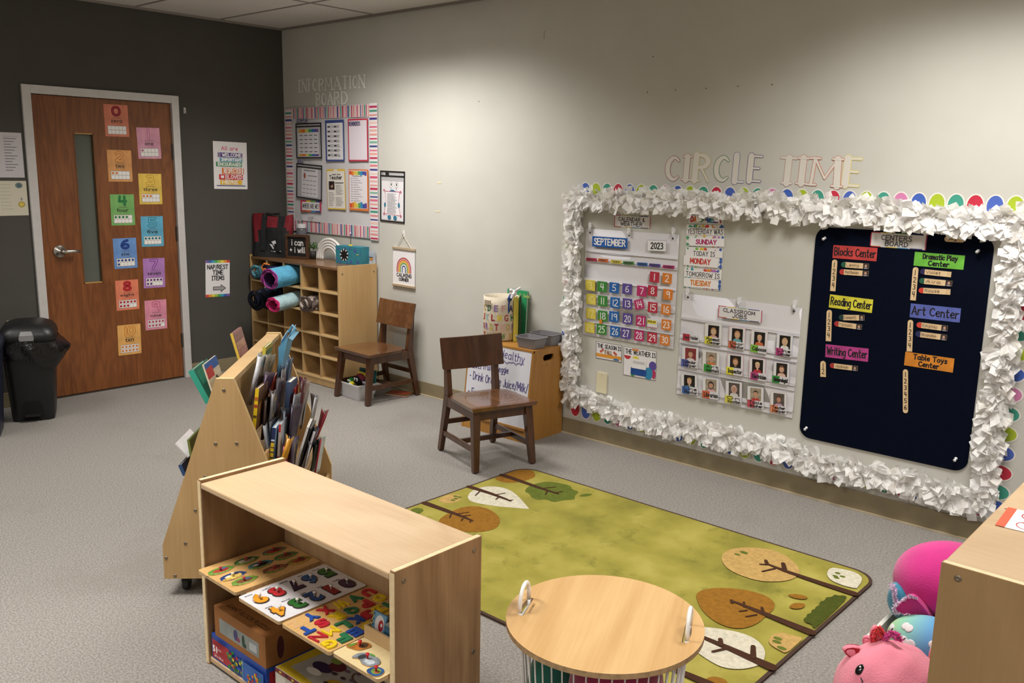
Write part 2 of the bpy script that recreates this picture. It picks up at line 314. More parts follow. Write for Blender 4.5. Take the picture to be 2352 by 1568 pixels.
# a sheet of paper on a wall: local x to the right, z up, facing -y; size from its corners in the photo
class Sheet(MB):
    def __init__(s, wall, c, base='#e9e7ea', t=0.0012, off=0.0, rough=.6):
        super().__init__()
        q = []
        for x, y in c:
            p = U(x, y, 1, -off) if wall == 'b' else U(x, y, 0, off); q.append((p.x if wall == 'b' else p.y, p.z))
        tl, tr, br, bl = q
        s.w = (math.hypot(tr[0] - tl[0], tr[1] - tl[1]) + math.hypot(br[0] - bl[0], br[1] - bl[1])) / 2
        s.h = (math.hypot(tl[0] - bl[0], tl[1] - bl[1]) + math.hypot(tr[0] - br[0], tr[1] - br[1])) / 2
        a = (math.atan2(tr[1] - tl[1], tr[0] - tl[0]) + math.atan2(br[1] - bl[1], br[0] - bl[0])) / 2
        cx = sum(k[0] for k in q) / 4; cz = sum(k[1] for k in q) / 4
        s.M = (Matrix.Translation((cx, -off, cz)) if wall == 'b' else Matrix.Translation((off, cx, cz)) @ Matrix.Rotation(PI / 2, 4, 'Z')) @ Matrix.Rotation(-a, 4, 'Y') @ Matrix.Translation((-s.w / 2, 0, -s.h / 2))
        if base: s.box(0, -t, 0, s.w, -0.0002, s.h, mat(base, rough) if isinstance(base, str) else base)
        s.lay = t / 0.00012
    def r(s, a, b, c, d, m): return s.rect(a * s.w, b * s.h, c * s.w, d * s.h, m)
    def t(s, txt, a, b, c, d, m, bold=.0): return s.text(txt, a * s.w, b * s.h, c * s.w, d * s.h, m, bold)
    def hd(s, txt, a, b, c, d, m, w, **k): return s.hand(txt, a * s.w, b * s.h, c * s.w, d * s.h, m, w, **k)
    def done(s, name, label, cat, group=None, **k):
        o = s.build(name, **k); o.matrix_world = s.M; return tag(o, label, cat, group)
# ------------------------------------------------------------------ room
DY1, DW, DH = -0.917, 0.914, 1.947; DY2 = DY1 - DW
M_beige = mat('#c9c8c1', .75, noise=.05, scale=3, bump=.02, bscale=180, name='beige_wall_paint')
M_dark = mat('#4e4c48', .8, spec=.3, noise=.06, scale=5, bump=.12, bscale=160, name='charcoal_wall_paint')
M_carpet = mixmat('grey_loop_carpet', ['#76726e', '#85817c', '#94908b'], 110, rough=.95, detail=12, lo=.36, hi=.62, bump=.25, bscale=420, stretch=(1, 1.6, 1), bdist=.003, blotch=1.4, bcol='#79736c', bfac=.4)
M_ceil = mat('#dcd8d2', .9, noise=.08, scale=90, bump=.2, bscale=300, name='acoustic_tile')
M_base = mat('#8f8266', .5, noise=.12, scale=12, name='tan_vinyl_base')
M_oak = wood('oak_veneer', '#65371a', '#9c6030', 'Z', 16, 6, .4, 1.8, .5)
M_steel = mat('#cfcdcc', .35, .1, noise=.05, scale=20, name='grey_painted_steel')
M_chrome = mat('#c8c4bc', .28, 1.0, name='brushed_nickel')
T = .12
b = MB(); b.box(-T, RY, -T, RX, T, 0, M_carpet); struct(b.build('floor'))
b = MB()
b.box(-T, RY, HC, RX, T, HC + T, M_ceil); ceil = struct(b.build('ceiling'))
b = MB(); b.box(0, 0, 0, RX, T, HC, M_beige); wr = struct(b.build('wall_right'))
b = MB(); b.box(-T, DY1 + .02, 0, 0, 0, HC, M_dark); b.box(-T, RY, 0, 0, DY2 - .02, HC, M_dark); b.box(-T, DY2 - .02, DH + .02, 0, DY1 + .02, HC, M_dark); wl = struct(b.build('wall_left'))
b = MB(); b.box(0, RY - T, 0, RX, RY, HC, M_beige); struct(b.build('wall_back'))
b = MB(); b.box(RX, RY, 0, RX + T, 0, HC, M_beige); struct(b.build('wall_far_side'))
# ceiling grid: tees every 0.61 across and 1.22 along, seams a little proud
M_tee = mat('#8d8781', .6, name='dull_grid_tee')
b = MB(); zt = HC - .003
ys = []; y = -.515
while y > RY: ys.append(y); b.box(0, y - .009, zt, RX, y + .009, HC + .001, M_tee); y -= .616
x = 1.09
while x < RX: b.box(x - .009, RY, zt - .0005, x + .009, 0, HC + .001, M_tee); x += 1.22
b.box(0, -.014, HC - .016, RX, 0, HC, M_tee); b.box(0, RY, HC - .016, .014, 0, HC, M_tee)
struct(b.build('trim_1'))
# lay-in fixtures
for i, (lx, ly) in enumerate(LAMPS_ON):
    t = thing('ceiling_light', 'recessed fluorescent ceiling light with a white frame, %s' % ['above the information board side', 'above the circle time wall', 'in the middle of the room', 'over the wooden shelf', 'in the rear corner', 'at the rear of the room', 'near the door'][i], 'ceiling light', (lx, ly, HC), group='ceiling lights')
    f = MB(); fr = mat('#d8d6d0', .5)
    for q in ((-.6, -.295, .6, -.265), (-.6, .265, .6, .295), (-.6, -.265, -.57, .265), (.57, -.265, .6, .265)): f.box(q[0], q[1], -.008, q[2], q[3], -.0005, fr)
    f.build('frame', t)
    e = bpy.data.materials.new('lit_diffuser'); e.use_nodes = True; e.node_tree.nodes['Principled BSDF'].inputs['Emission Color'].default_value = (1, .93, .82, 1); e.node_tree.nodes['Principled BSDF'].inputs['Emission Strength'].default_value = 1.2
    d = MB(); d.box(-.57, -.265, -.003, .57, .265, -.0005, e); d.build('diffuser', t)
# cove base
def base(name, pts):
    b = MB()
    for x0, y0, x1, y1 in pts: b.box(x0, y0, 0, x1, y1, .095, M_base)
    o = struct(b.build(name, bevel=.003)); return o
base('baseboard_right', [(0, -.006, RX, -.0005)]); base('baseboard_left', [(.0005, DY1 + .05, .006, -.006), (.0005, RY, .006, DY2 - .05)])
b = MB(); b.box(.0, -.016, 0, RX, -.006, .007, mat('#b7aa90', .6)); struct(b.build('trim_2'))
# ---- door
door = MB(); y0, y1 = DY2 + .004, DY1 - .004
vy0, vy1, vz0, vz1 = -1.585, -1.457, .744, 1.72
RY90 = Matrix.Rotation(PI / 2, 4, 'Y'); lp = lambda a, c, d, e: [(-e, a), (-c, a), (-c, d), (-e, d)]; door.holed([lp(y0, .012, y1, DH - .004), lp(vy0, vz0, vy1, vz1)], -.05, -.006, M_oak, RY90)
door = struct(door.build('door_1', bevel=.001))
b = MB(); t = .012
for q in ((vy0, vz0, vy1, vz0 + .006), (vy0, vz1 - .006, vy1, vz1)): b.box(-.052, q[0], q[1], -.004, q[2], q[3], mat('#c0914f', .5))
for q in ((vy0, vy0 + .006), (vy1 - .006, vy1)): b.box(-.052, q[0], vz0, -.004, q[1], vz1, mat('#6b4320', .5))
b.build('window_stop', door)
b = MB(); b.box(-.032, vy0, vz0, -.026, vy1, vz1, mat('#8a9288', .15, spec=.5, Transmission_Weight=.6)); b.build('glass', door)
b = MB(); b.box(-.0498, vy0 - .01, vz0 - .01, -.047, vy1 + .01, vz1 + .01, mat('#474a44', .7, noise=.2, scale=6)); b.build('dark_room_backing', door)  # added dark sheet, its colour stands in for the dim room beyond the glass
b = MB(); K = Matrix.Translation((0, 0, 0))
hy, hz = -1.755, U(129, 577.6, 0, 0).z
b.lathe([(0, 0), (.041, .0), (.041, .007), (.037, .013), (.015, .016), (.014, .035), (0, .035)], M_chrome, 24, Matrix.Translation((-.006, hy + .03, hz)) @ Matrix.Rotation(PI / 2, 4, 'Y'))
b.tube([(.034, hy + .03, hz), (.046, hy + .036, hz), (.05, hy + .06, hz), (.05, hy + .10, hz + .001), (.046, hy + .14, hz - .002)], [.014, .014, .0125, .0105, .008], M_chrome, 10)
b.build('handle', door, smooth=True)
b = MB(); b.box(-.03, DY2 + .001, hz - .03, -.008, DY2 + .006, hz + .03, M_chrome); b.build('latch_plate', door)
for z in (1.62, 1.05, .28):
    b = MB(); b.tube([(.003, DY1 + .0, z - .05), (.003, DY1, z + .05)], .008, mat('#6d6a66', .4, .8), 8); b.box(-.006, DY1 - .012, z - .05, -.002, DY1 + .012, z + .05, mat('#6d6a66', .4, .8)); b.build('hinge', door)
b = MB(); F = .052
b.box(-.1, DY2 - F, 0, .018, DY2, DH + F, M_steel); b.box(-.1, DY1, 0, .018, DY1 + F, DH + F, M_steel); b.box(-.1, DY2, DH, .018, DY1, DH + F, M_steel)
b.box(-.07, DY2, 0, -.052, DY2 + .016, DH, M_steel); b.box(-.07, DY1 - .016, 0, -.052, DY1, DH, M_steel); b.box(-.07, DY2, DH - .016, -.052, DY1, DH, M_steel)
b.build('door_frame', door, bevel=.002)
b = MB(); b.box(-.1, DY2, -.0005, -.004, DY1, .008, mat('#3a332c', .5)); b.build('threshold', door)
# small marks on the beige wall stay with the wall
b = MB()
for x, y, ww, hh in ((1009, 419.5, .02, .011), (1005.5, 485.5, .024, .01)):
    p = U(x, y, 1, 0); b.box(p.x - ww, -.0012, p.z - hh / 2, p.x + ww, -.0002, p.z + hh / 2, mat('#ddd4b4', .5), Matrix.Identity(4))
for x, y in ((1487, 212), (1552, 207), (1622, 203), (1695, 198), (1773, 194), (1100, 233), (1500, 130)):
    p = U(x, y, 1, 0); b.ball((p.x, -.0006, p.z), (.004, .0008, .004), '#6d685e', 8)
p = U(1250, 80, 1, 0); b.box(p.x - .001, -.001, p.z - .022, p.x + .001, -.0002, p.z + .022, '#5b5750')
b.build('wall_mark', wr)
# ------------------------------------------------------------------ papers on the charcoal wall
def c1(x, y): return (x * .28703, 150 + y * .28703)
def c2(x, y): return (x * .28703, 550 + y * .28703)
def Q(f, *p): return [f(*k) for k in p]
NUM = [('0', 'zero', '#d98468', '#8e1f2c', Q(c1, (827, 308), (1022, 320), (1031, 573), (842, 567))),
 ('1', 'one', '#dfa0b8', '#b8688e', Q(c1, (1090, 498), (1277, 500), (1288, 748), (1107, 746))),
 ('2', 'two', '#e0a263', '#b9742c', Q(c1, (855, 675), (1049, 681), (1061, 931), (868, 929))),
 ('3', 'three', '#ecc95a', '#c79a2e', Q(c1, (1106, 866), (1292, 868), (1296, 1111), (1116, 1111))),
 ('4', 'four', '#7cb869', '#22793f', Q(c1, (879, 1032), (1069, 1032), (1082, 1277), (892, 1282))),
 ('5', 'five', '#62b2d4', '#14757f', Q(c1, (1124, 1208), (1303, 1206), (1309, 1444), (1135, 1452))),
 ('6', 'six', '#6c98d6', '#153f8c', [c1(903, 1385), c1(1090, 1379), c2(1098, 222), c2(915, 237)]),
 ('7', 'seven', '#b57fc4', '#6d2a82', Q(c2, (1143, 153), (1316, 145), (1321, 380), (1150, 390))),
 ('8', 'eight', '#e88564', '#b01f28', Q(c2, (922, 330), (1105, 317), (1114, 553), (933, 571))),
 ('9', 'nine', '#e493ab', '#b84a72', Q(c2, (1155, 489), (1330, 477), (1336, 707), (1166, 728))),
 ('10', 'ten', '#eab164', '#c47a2a', Q(c2, (938, 689), (1123, 671), (1131, 907), (948, 930)))]
cname = dict(zip(range(11), ['salmon', 'pale pink', 'tan orange', 'yellow', 'green', 'sky blue', 'blue', 'purple', 'orange red', 'rose pink', 'light orange']))
for i, (n, wd, bg, dk, q) in enumerate(NUM):
    s = Sheet('d', q, mat(bg, .7, noise=.22, scale=14), off=-.006)
    w2 = s.w * (.13 if len(n) == 1 else .2)
    for wq, mm in ((.019, dk), (.010, dk if i in (0, 4, 6, 8) else bg)):
        s.hand(n, .5 * s.w - w2 * 1.15, .66 * s.h, .5 * s.w + w2 * (1.15 if n != '1' else 1.15), .93 * s.h, mm, wq) if n != '1' else s.line([(.5 * s.w, .66 * s.h), (.5 * s.w, .93 * s.h)], wq, mm)
    s.r(.32, .575, .68, .585, '#55443a'); s.t(wd, .5 - .062 * len(wd), .435, .5 + .062 * len(wd), .55 if any(c in 'tfhl' for c in wd) else .52, '#1e1a18', .012); s.r(.3, .415, .7, .42, '#55443a')
    s.r(.11, .07, .89, .34, '#8f8a86')
    for r in range(2):
        for c in range(5):
            x0 = .12 + c * .1535; z0 = .21 - r * .128; s.r(x0, z0, x0 + .144, z0 + .118, '#f1eeec'); s.lay -= 1
    s.lay += 1
    for k in range(int(n)):
        r, c = divmod(k, 5); s.ell((.12 + c * .1535 + .072) * s.w, (.269 - r * .128) * s.h, .0085, .0085, dk if i not in (10, 3, 2) else '#d9823e', 12); s.lay -= 1
    o = s.done('number_card', '%s number card on the door reading %s, %s' % (cname[i], n, wd), 'number card', 'number cards on the door')
# welcome poster
s = Sheet('d', [(489, 324), (566, 327.5), (568.6, 435), (491.5, 433)], '#eeecee')
s.hd('All are', .24, .82, .72, .9, '#d8607a', .005)
for txt, a, b_, c, d, col in (('WELCOME', .2, .67, .86, .77, '#54408a'), ('IMPORTANT', .18, .575, .86, .66, '#68a8bb'), ('ENCOURAGED', .07, .475, .84, .57, '#2f8d56'), ('RESPECTED', .24, .32, .83, .45, '#e07a32'), ('LOVED', .15, .2, .86, .31, '#cf2f33'), ('HERE', .18, .095, .83, .19, '#edbb30')):
    s.r(a, b_, c, d, col)
    s.hd(txt, a + .06 if txt != 'LOVED' else .42, b_ + .02, c - .03 if txt != 'HERE' else .7, d - .015, '#f6f4f4', .0055)
for a, z0, z1, col in ((.13, .67, .77, '#54408a'), (.165, .67, .77, '#54408a'), (.87, .32, .45, '#e07a32'), (.33, .2, .31, '#f6f4f4'), (.37, .2, .31, '#f6f4f4')): s.r(a, z0, a + .02, z1, col)
s.r(.2, .23, .29, .285, '#f6f4f4'); s.r(.07, .065, .93, .08, '#2e3f78')
s.done('welcome_poster', 'white poster with stacked rainbow words All are welcome, on the charcoal wall', 'poster')
s = Sheet('d', [(470.5, 598), (526, 597), (528.8, 679.5), (473.5, 682.5)], '#eeecee')
rb = ['#7a5fa8', '#3f66b0', '#3fa2c4', '#4fae62', '#a8c84a', '#e8d84a', '#ee9a3c', '#dd4a3c']
for z0, z1 in ((0.93, 1), (0, .07)):
    for k, c in enumerate(rb if z0 else rb[::-1]): s.r(k / 8, z0, (k + 1) / 8, z1, c); s.lay -= 1
s.lay += 1
for txt, a, c, z in (('NAP/REST', .08, .92, .76), ('TIME', .3, .72, .61), ('ITEMS', .26, .76, .46)): s.hd(txt, a, z, c, z + .11, '#1d1b1c', .0062)
s.fl([(p[0] * s.w, p[1] * s.h) for p in ((.3, .18), (.62, .18), (.62, .12), (.84, .23), (.62, .34), (.62, .28), (.3, .28))], '#2a2829'); s.fl([(p[0] * s.w, p[1] * s.h) for p in ((.32, .195), (.64, .195), (.64, .15), (.8, .23), (.64, .31), (.64, .265), (.32, .265))], '#a8a6a8')
s.done('nap_rest_sign', 'small white Nap/Rest time items sign with an arrow beside the cubbies', 'sign')
s = Sheet('d', [(-14, 303), (50, 305), (55, 408), (-8, 407)], '#c9c5cb')
for k in range(12): s.r(.33, .86 - k * .064, .8 - .1 * (k % 3), .875 - k * .064, '#6a6470'); s.lay -= 1
s.lay += 1; s.r(.3, .915, .85, .92, '#6a6470')
s.done('notice_paper', 'pale typed list taped to the wall left of the door, upper sheet', 'notice')
s = Sheet('d', [(-14, 415), (60, 415.5), (66, 494), (-8, 496)], '#cfcab8')
s.scribble(.03, .03, .11, .2, 8, mat('#8a8780'), .002); s.ell(.76 * s.w, .87 * s.h, .021, .018, '#4d6468', 20); s.ring(.76 * s.w, .87 * s.h, .014, .016, '#9fb0b0'); s.ell(.8 * s.w, .32 * s.h, .02, .018, '#a8963a', 20); s.ell(.8 * s.w, .32 * s.h, .014, .012, '#d2bd55', 20)
s.r(.76, .47, .86, .48, '#5a6490'); s.r(.8, .43, .82, .52, '#5a6490')
s.done('licence_paper', 'cream certificate with two round seals left of the door, lower sheet', 'certificate')
p = U(424, 253, 0, 0); t = thing('wall_hook', 'small white adhesive hook on the charcoal wall right of the door', 'hook', (0, p.y, p.z))
b = MB(); b.box(.0003, -.008, -.022, .003, .008, .018, '#c9c7c4'); b.tube([(.004, 0, .008), (.009, 0, -.006), (.014, 0, -.016), (.018, 0, -.01)], .0028, mat('#dddbd8', .4)); b.build('hook', t, smooth=False)
t = thing('outlet_plate', 'cream outlet plate on the charcoal wall behind the black bin', 'outlet', (0, U(28, 725, 0, 0).y, U(28, 725, 0, 0).z - .085))
b = MB(); b.prism(rrect(-.036, -.057, .036, .057, .004), -.006, -.0003, mat('#cfc4a0', .4), Matrix.Rotation(PI / 2, 4, 'Z')); b.build('plate', t, bevel=.001)
# ------------------------------------------------------------------ information board
bd = thing('information_board', 'white paper notice board with a striped pink and blue border above the cubbies', 'notice board', (.03, 0, 1.044))
BW, BH = 1.093, .924
b = MB(); n = 24; m = mat('#d4d2d6', .55, bump=.35, scale=7)
vs = [(BW * i / n, -.0045 - .0028 * math.sin(i * 1.3 + j * .7) * math.sin(j * .9 + i * .25), BH * j / n) for j in range(n + 1) for i in range(n + 1)]
b.add(vs, [(j * (n + 1) + i, j * (n + 1) + i + 1, (j + 1) * (n + 1) + i + 1, (j + 1) * (n + 1) + i) for j in range(n) for i in range(n)], m); b.build('backing_paper', bd, smooth=True)
stc = ['#c9395c', '#e59a92', '#e8b2ab', '#d8557c', '#efc8be', '#4a3f8c', '#e08a8e', '#4f9b84', '#c43b62', '#ecaaa2', '#e2748f', '#3f4f90', '#86b7a2']
def strip(x0, z0, x1, z1, vert, y):
    b = MB(); b.box(x0, y - .001, z0, x1, y, z1, mat('#ece8ea', .5)); b.lay = -y / .00012 + 11
    L = (z1 - z0) if vert else (x1 - x0); k = 0; p = .006
    while p < L - .012:
        c = stc[k % len(stc)]; wj = .0125 + .003 * math.sin(k * 2.1)
        if vert: b.rect(x0 + .002, z0 + p, x1 - .002, z0 + p + wj, c)
        else: b.rect(x0 + p, z0 + .002, x0 + p + wj, z1 - .002, c)
        b.lay -= 1; p += (.0265 if vert else .0205); k += 1
    b.build('border_strip', bd)
strip(.0, BH - .085, BW - .085, BH, False, -.0085); strip(.02, 0, BW - .085, .085, False, -.0085); strip(0, .0, .085, BH - .01, True, -.011); strip(BW - .085, -.01, BW, BH + .005, True, -.011)
ci = lambda x, y: (460 + x * .26151, 150 + y * .26151)
def bs(q, base, off=.0145, **k): return Sheet('b', q, base, off=off, **k)
# LESSON PLAN and MENU titles
for txt, q, lb in (('LESSON PLAN', Q(ci, (843, 470), (943, 466), (943, 496), (845, 500)), 'upper'), ('MENUS', Q(ci, (852, 830), (908, 825), (908, 855), (852, 860)), 'lower')):
    s = bs(q, None, .0155); s.box(0, -.001, 0, s.w, 0, s.h, mat('#c9c7d2', .5)); s.lay = 10; s.hd(txt, .03, .12, .97, .9, '#3d3565', .0042); s.done('title_strip', 'tiny purple %s title strip at the left of the information board' % lb, 'title')
def pocket(q, name, label, fn, off=.0145):
    s = bs(q, '#b9b8bd', off, t=.002, rough=.25); fn(s); o = s.done(name, label, 'document pocket')
    f = MB(); f.X = Matrix.Identity(4); B = mat('#141416', .5); w_, h_ = s.w, s.h; e = .008
    for a in ((0, 0, w_, e), (0, h_ - e, w_, h_), (0, 0, e, h_), (w_ - e, 0, w_, h_), (0, h_ * .89, w_, h_ * .89 + e)): f.box(a[0], -.006, a[1], a[2], -.0021, a[3], B)
    f.build('black_edging', o); return o
def lesson(s):
    s.r(.08, .05, .88, .84, '#dad9de'); s.r(.1, .73, .36, .83, '#d9a13a')
    for k, c in enumerate(['#d9a13a', '#e07038', '#cfd05c', '#4aa06a', '#3c66b0', '#6a4f9a']): s.r(.1 + .13 * k, .74, .23 + .13 * k, .83, c); s.r(.1 + .13 * k, .06, .23 + .13 * k, .12, c); s.lay -= 2
    s.lay += 2
    for r in range(5):
        for c in range(4): s.r(.14 + .19 * c, .64 - .115 * r, .26 + .19 * c, .66 - .115 * r, '#55555e'); s.lay -= 1
    s.lay += 1
def menu(s):
    s.r(.2, .07, .84, .88, '#dddbe0'); s.r(.28, .8, .74, .83, '#77757e'); s.ell(.32 * s.w, .66 * s.h, .014, .022, '#a8584c', 12); s.r(.45, .66, .8, .68, '#77757e')
    for r in range(4):
        for c in range(4): s.r(.25 + .14 * c, .52 - .12 * r, .35 + .14 * c, .535 - .12 * r, '#77757e'); s.lay -= 1
    s.lay += 1
pocket(Q(ci, (842, 510), (1067, 503), (1069, 815), (850, 817)), 'lesson_plan_pocket', 'black edged clear pocket with a rainbow lesson plan, upper left of the board', lesson)
pocket(Q(ci, (848, 857), (1075, 880), (1068, 1190), (850, 1158)), 'menu_pocket', 'black edged clear pocket with a white menu sheet, lower left of the board', menu)
s = bs(Q(ci, (1095, 484), (1258, 476), (1268, 842), (1105, 842)), '#3c4f8e'); s.r(.08, .04, .95, .93, '#e6e4e8'); g = mat('#8d8c93')
for c in (.13, .48):
    for r in range(7): s.r(c, .82 - r * .115, c + .14, .86 - r * .115, '#4a4a52'); s.scribble((c + .16) * s.w, (.8 - r * .115) * s.h, (c + .34) * s.w, (.88 - r * .115) * s.h, 3, g, .003)
s.done('information_sheet', 'dense white sheet on blue paper at the top middle of the board', 'sheet')
s = bs(Q(ci, (1297, 472), (1470, 464), (1477, 842), (1302, 842)), '#c63a52'); s.r(.05, .035, .95, .96, '#e9e0ea'); s.hd('REMINDERS', .06, .84, .62, .93, '#3a3060', .0055); s.done('reminders_sheet', 'blank pale sheet with a red edge headed Reminders, top right of the board', 'sheet')
s = bs(Q(ci, (1112, 912), (1270, 910), (1278, 1268), (1120, 1262)), '#e2c04a'); s.r(.02, .03, .97, .95, '#ebe7e0'); s.r(.4, .955, .6, .99, '#f2efe8'); s.hd('meet the', .3, .85, .75, .89, '#26242a', .003); s.hd('Teacher', .16, .75, .84, .84, '#1c1a1e', .006)
s.r(.1, .49, .42, .7, '#3b2a26'); s.ell(.27 * s.w, .61 * s.h, .013, .021, '#c99a82', 14); s.ell(.24 * s.w, .645 * s.h, .02, .015, '#241816', 14); s.r(.45, .65, .92, .67, '#454048'); g = mat('#8c8890')
s.scribble(.07 * s.w * 1 + .09, .36 * s.h, .9 * s.w, .62 * s.h, 9, g, .003); s.scribble(.08 * s.w, .08 * s.h, .42 * s.w, .44 * s.h, 9, g, .003); s.scribble(.48 * s.w, .08 * s.h, .9 * s.w, .32 * s.h, 7, g, .003)
s.done('teacher_sheet', 'yellow backed teacher sheet with a small portrait, lower middle of the board', 'sheet')
s = bs(Q(ci, (1302, 913), (1475, 914), (1480, 1283), (1310, 1268)), '#e07b35'); s.r(.03, .05, .94, .97, '#eae4ea')
for k, c in enumerate(['#d9502e', '#e8863a', '#ecc24a', '#d6d068', '#5fa66a', '#3c8fc0', '#3c5aa8', '#6a4a96']): s.r(.04 + .11 * k, .87 - .02 * (k % 2), .15 + .11 * k, .955, c); s.r(.04 + .11 * k, .06, .15 + .11 * k, .17 + .02 * (k % 3), c); s.lay -= 2
s.lay += 2
for r in range(11): s.r(.12, .78 - r * .055, .2, .79 - r * .055, '#55525a'); s.r(.24, .78 - r * .055, .5 + .1 * (r % 3), .79 - r * .055, '#8c8890'); s.lay -= 2
s.lay += 2; s.r(.2, .83, .7, .84, '#26242a'); s.done('schedule_sheet', 'orange backed daily schedule with rainbow drips, low on the right of the board', 'sheet')
s = bs(Q(ci, (882, 1185), (1063, 1190), (1060, 1295), (884, 1280)), '#c43c5a')
for k, c in enumerate(['#c43c5a', '#e0c04a', '#5da052', '#3f4f90']): s.r(.05 + .235 * k, .86, .27 + .235 * k, 1, c); s.r(.05 + .235 * k, 0, .27 + .235 * k, .14, ['#c4503a', '#d8703a', '#4a8cc8', '#3f4f90'][k]); s.lay -= 2
s.lay += 2; s.r(.07, .14, .93, .86, '#e9e6ea'); s.hd('WHERE ARE WE?', .1, .33, .9, .7, '#2a282e', .0045); s.done('where_are_we_card', 'bright bordered Where are we? card near the bottom of the board', 'card')
s = bs(Q(ci, (893, 1310), (1058, 1330), (1052, 1375), (892, 1362)), '#dcdadf'); s.hd('ASP', .36, .2, .64, .8, '#55525a', .003); s.done('name_slip', 'white slip reading ASP under the Where are we card', 'slip')
# information board heading letters
def cutletter(ch, q, stem, thin, fill, edge, name, label, grp, ew=.005, off=0.0, dx=0):
    s = Sheet('b', q, None, off=off); g = glyph(ch, 3); gx = max(max(p[0] for p in k) for k in g) or 1
    st = []
    for i, k in enumerate(g):
        P = [(a / gx * (s.w - stem) + stem / 2 if gx > .1 else s.w / 2, b / 6 * (s.h - thin) + thin / 2) for a, b in k]
        vert = abs(P[0][1] - P[-1][1]) > .7 * s.h and len(P) < 8; first = ch in 'CODG' and i == 0
        if first or (ch in 'RB' and i == 1) or (ch == 'D' and i == 1):
            n = len(P); W = []
            for j, pp in enumerate(P):
                side = 1 - pp[0] / s.w if ch in 'CO' else pp[0] / s.w
                W.append(thin + (stem - thin) * max(0, min(1, side * 1.35 - .25)))
            if ch == 'D' and i == 0: W = stem
        elif vert: W = thin * 1.5 if (ch == 'N' and i != 1) or (ch == 'A' and i == 0) or (ch == 'M' and i in (0, 2)) else stem
        else: W = thin
        st.append((P, W))
    ser = []
    if ch in 'IRTNMAH':
        for P, W in list(st):
            if isinstance(W, float) and abs(P[0][1] - P[-1][1]) > .6 * s.h:
                for e in (P[0], P[-1]):
                    if abs(e[1] - s.h / 2) > .35 * s.h and not (ch in 'TRA' and e[1] > s.h / 2): ser.append(([(e[0] - stem * .78, e[1]), (e[0] + stem * .78, e[1])], thin * .9))
    for P, W in st + ser:
        s.line(P, [x + ew for x in W] if isinstance(W, list) else W + ew, edge)
    for P, W in st + ser:
        s.line(P, W, fill)
    back = [v for v in s.v]; o = s.done(name, label, 'paper letter', grp)
    return o
seen = {}
for row, (word, boxes) in enumerate((('INFORMATION', [(855, 890, 130, 240), (892, 943, 122, 234), (948, 985, 115, 228), (985, 1037, 118, 226), (1040, 1092, 114, 224), (1095, 1165, 108, 220), (1168, 1240, 102, 216), (1243, 1303, 92, 207), (1305, 1332, 92, 202), (1335, 1387, 88, 204), (1390, 1453, 82, 200)]), ('BOARD', [(1015, 1060, 242, 358), (1062, 1113, 240, 352), (1115, 1172, 236, 348), (1175, 1230, 230, 346), (1237, 1298, 226, 342)]))):
    for k, (ch, (a, c, t0, t1)) in enumerate(zip(word, boxes)):
        seen[(word, ch)] = seen.get((word, ch), 0) + 1; nth = ['', 'first ', 'second ', 'third '][seen[(word, ch)]] if word.count(ch) > 1 else ''
        sk = -(c - a) * .075
        cutletter(ch, Q(ci, (a, t0 - sk / 2), (c, t0 + sk / 2), (c, t1 + sk / 2), (a, t1 - sk / 2)), .018, .007, mat('#f2f0ec', .6), mat('#aeaba5', .6), 'paper_letter', 'white cut-out %sletter %s in the word %s above the notice board' % (nth, ch, word), 'information board heading letters', ew=.002)
# crab poster pocket
def crab(s):
    s.r(.06, .04, .94, .8, '#e6e3e8'); B = '#2f7a9c'; P = '#c23c62'; w_, h_ = s.w, s.h
    for x in (.42, .64): s.line([(x * w_, .6 * h_), ((x + .02) * w_, .7 * h_)], .003, B); s.ell(x * w_ + .004, .735 * h_, .018, .022, '#26242a'); s.ell(x * w_ + .004, .735 * h_, .016, .02, '#f4f3f4'); s.ell(x * w_ + .006, .74 * h_, .007, .01, '#16151a'); s.ell(x * w_ + .004, .745 * h_, .003, .003, '#ffffff')
    s.ell(.5 * w_, .59 * h_, .03, .016, B, 20, 0, PI); s.fl([(.2 * w_, .13 * h_), (.8 * w_, .13 * h_), (.78 * w_, .59 * h_), (.22 * w_, .59 * h_)], '#eeecf0')
    for a, c in (((.2, .6), (.8, .6)), ((.2, .6), (.24, .4)), ((.24, .4), (.16, .16)), ((.16, .16), (.84, .14)), ((.84, .14), (.74, .38)), ((.74, .38), (.8, .6))): s.line([(a[0] * w_, a[1] * h_), (c[0] * w_, c[1] * h_)], .0028, P)
    for x, z in ((.16, .62), (.84, .6), (.16, .15), (.85, .13)): s.ring(x * w_, z * h_, .004, .008, P)
    s.ell(.2 * w_, .33 * h_, .01, .016, B); s.ell(.77 * w_, .34 * h_, .01, .018, B); s.ell(.38 * w_, .09 * h_, .018, .014, B); s.ell(.62 * w_, .085 * h_, .018, .014, B)
    for x in (.42, .58): s.r(x - .01, .1, x + .01, .14, B)
    s.scribble(.3 * w_, .17 * h_, .7 * w_, .57 * h_, 17, mat('#85828c'), .0025, (.7, 1)); s.r(.22, .925, .36, .965, '#1c1b1f'); s.t('5', .07, .93, .12, .96, '#33313a')
pocket(Q(ci, (1582, 925), (1797, 930), (1800, 1390), (1588, 1362)), 'crab_poster_pocket', 'black edged pocket with a wide-eyed crab poem, right of the striped notice board', crab, off=.001)
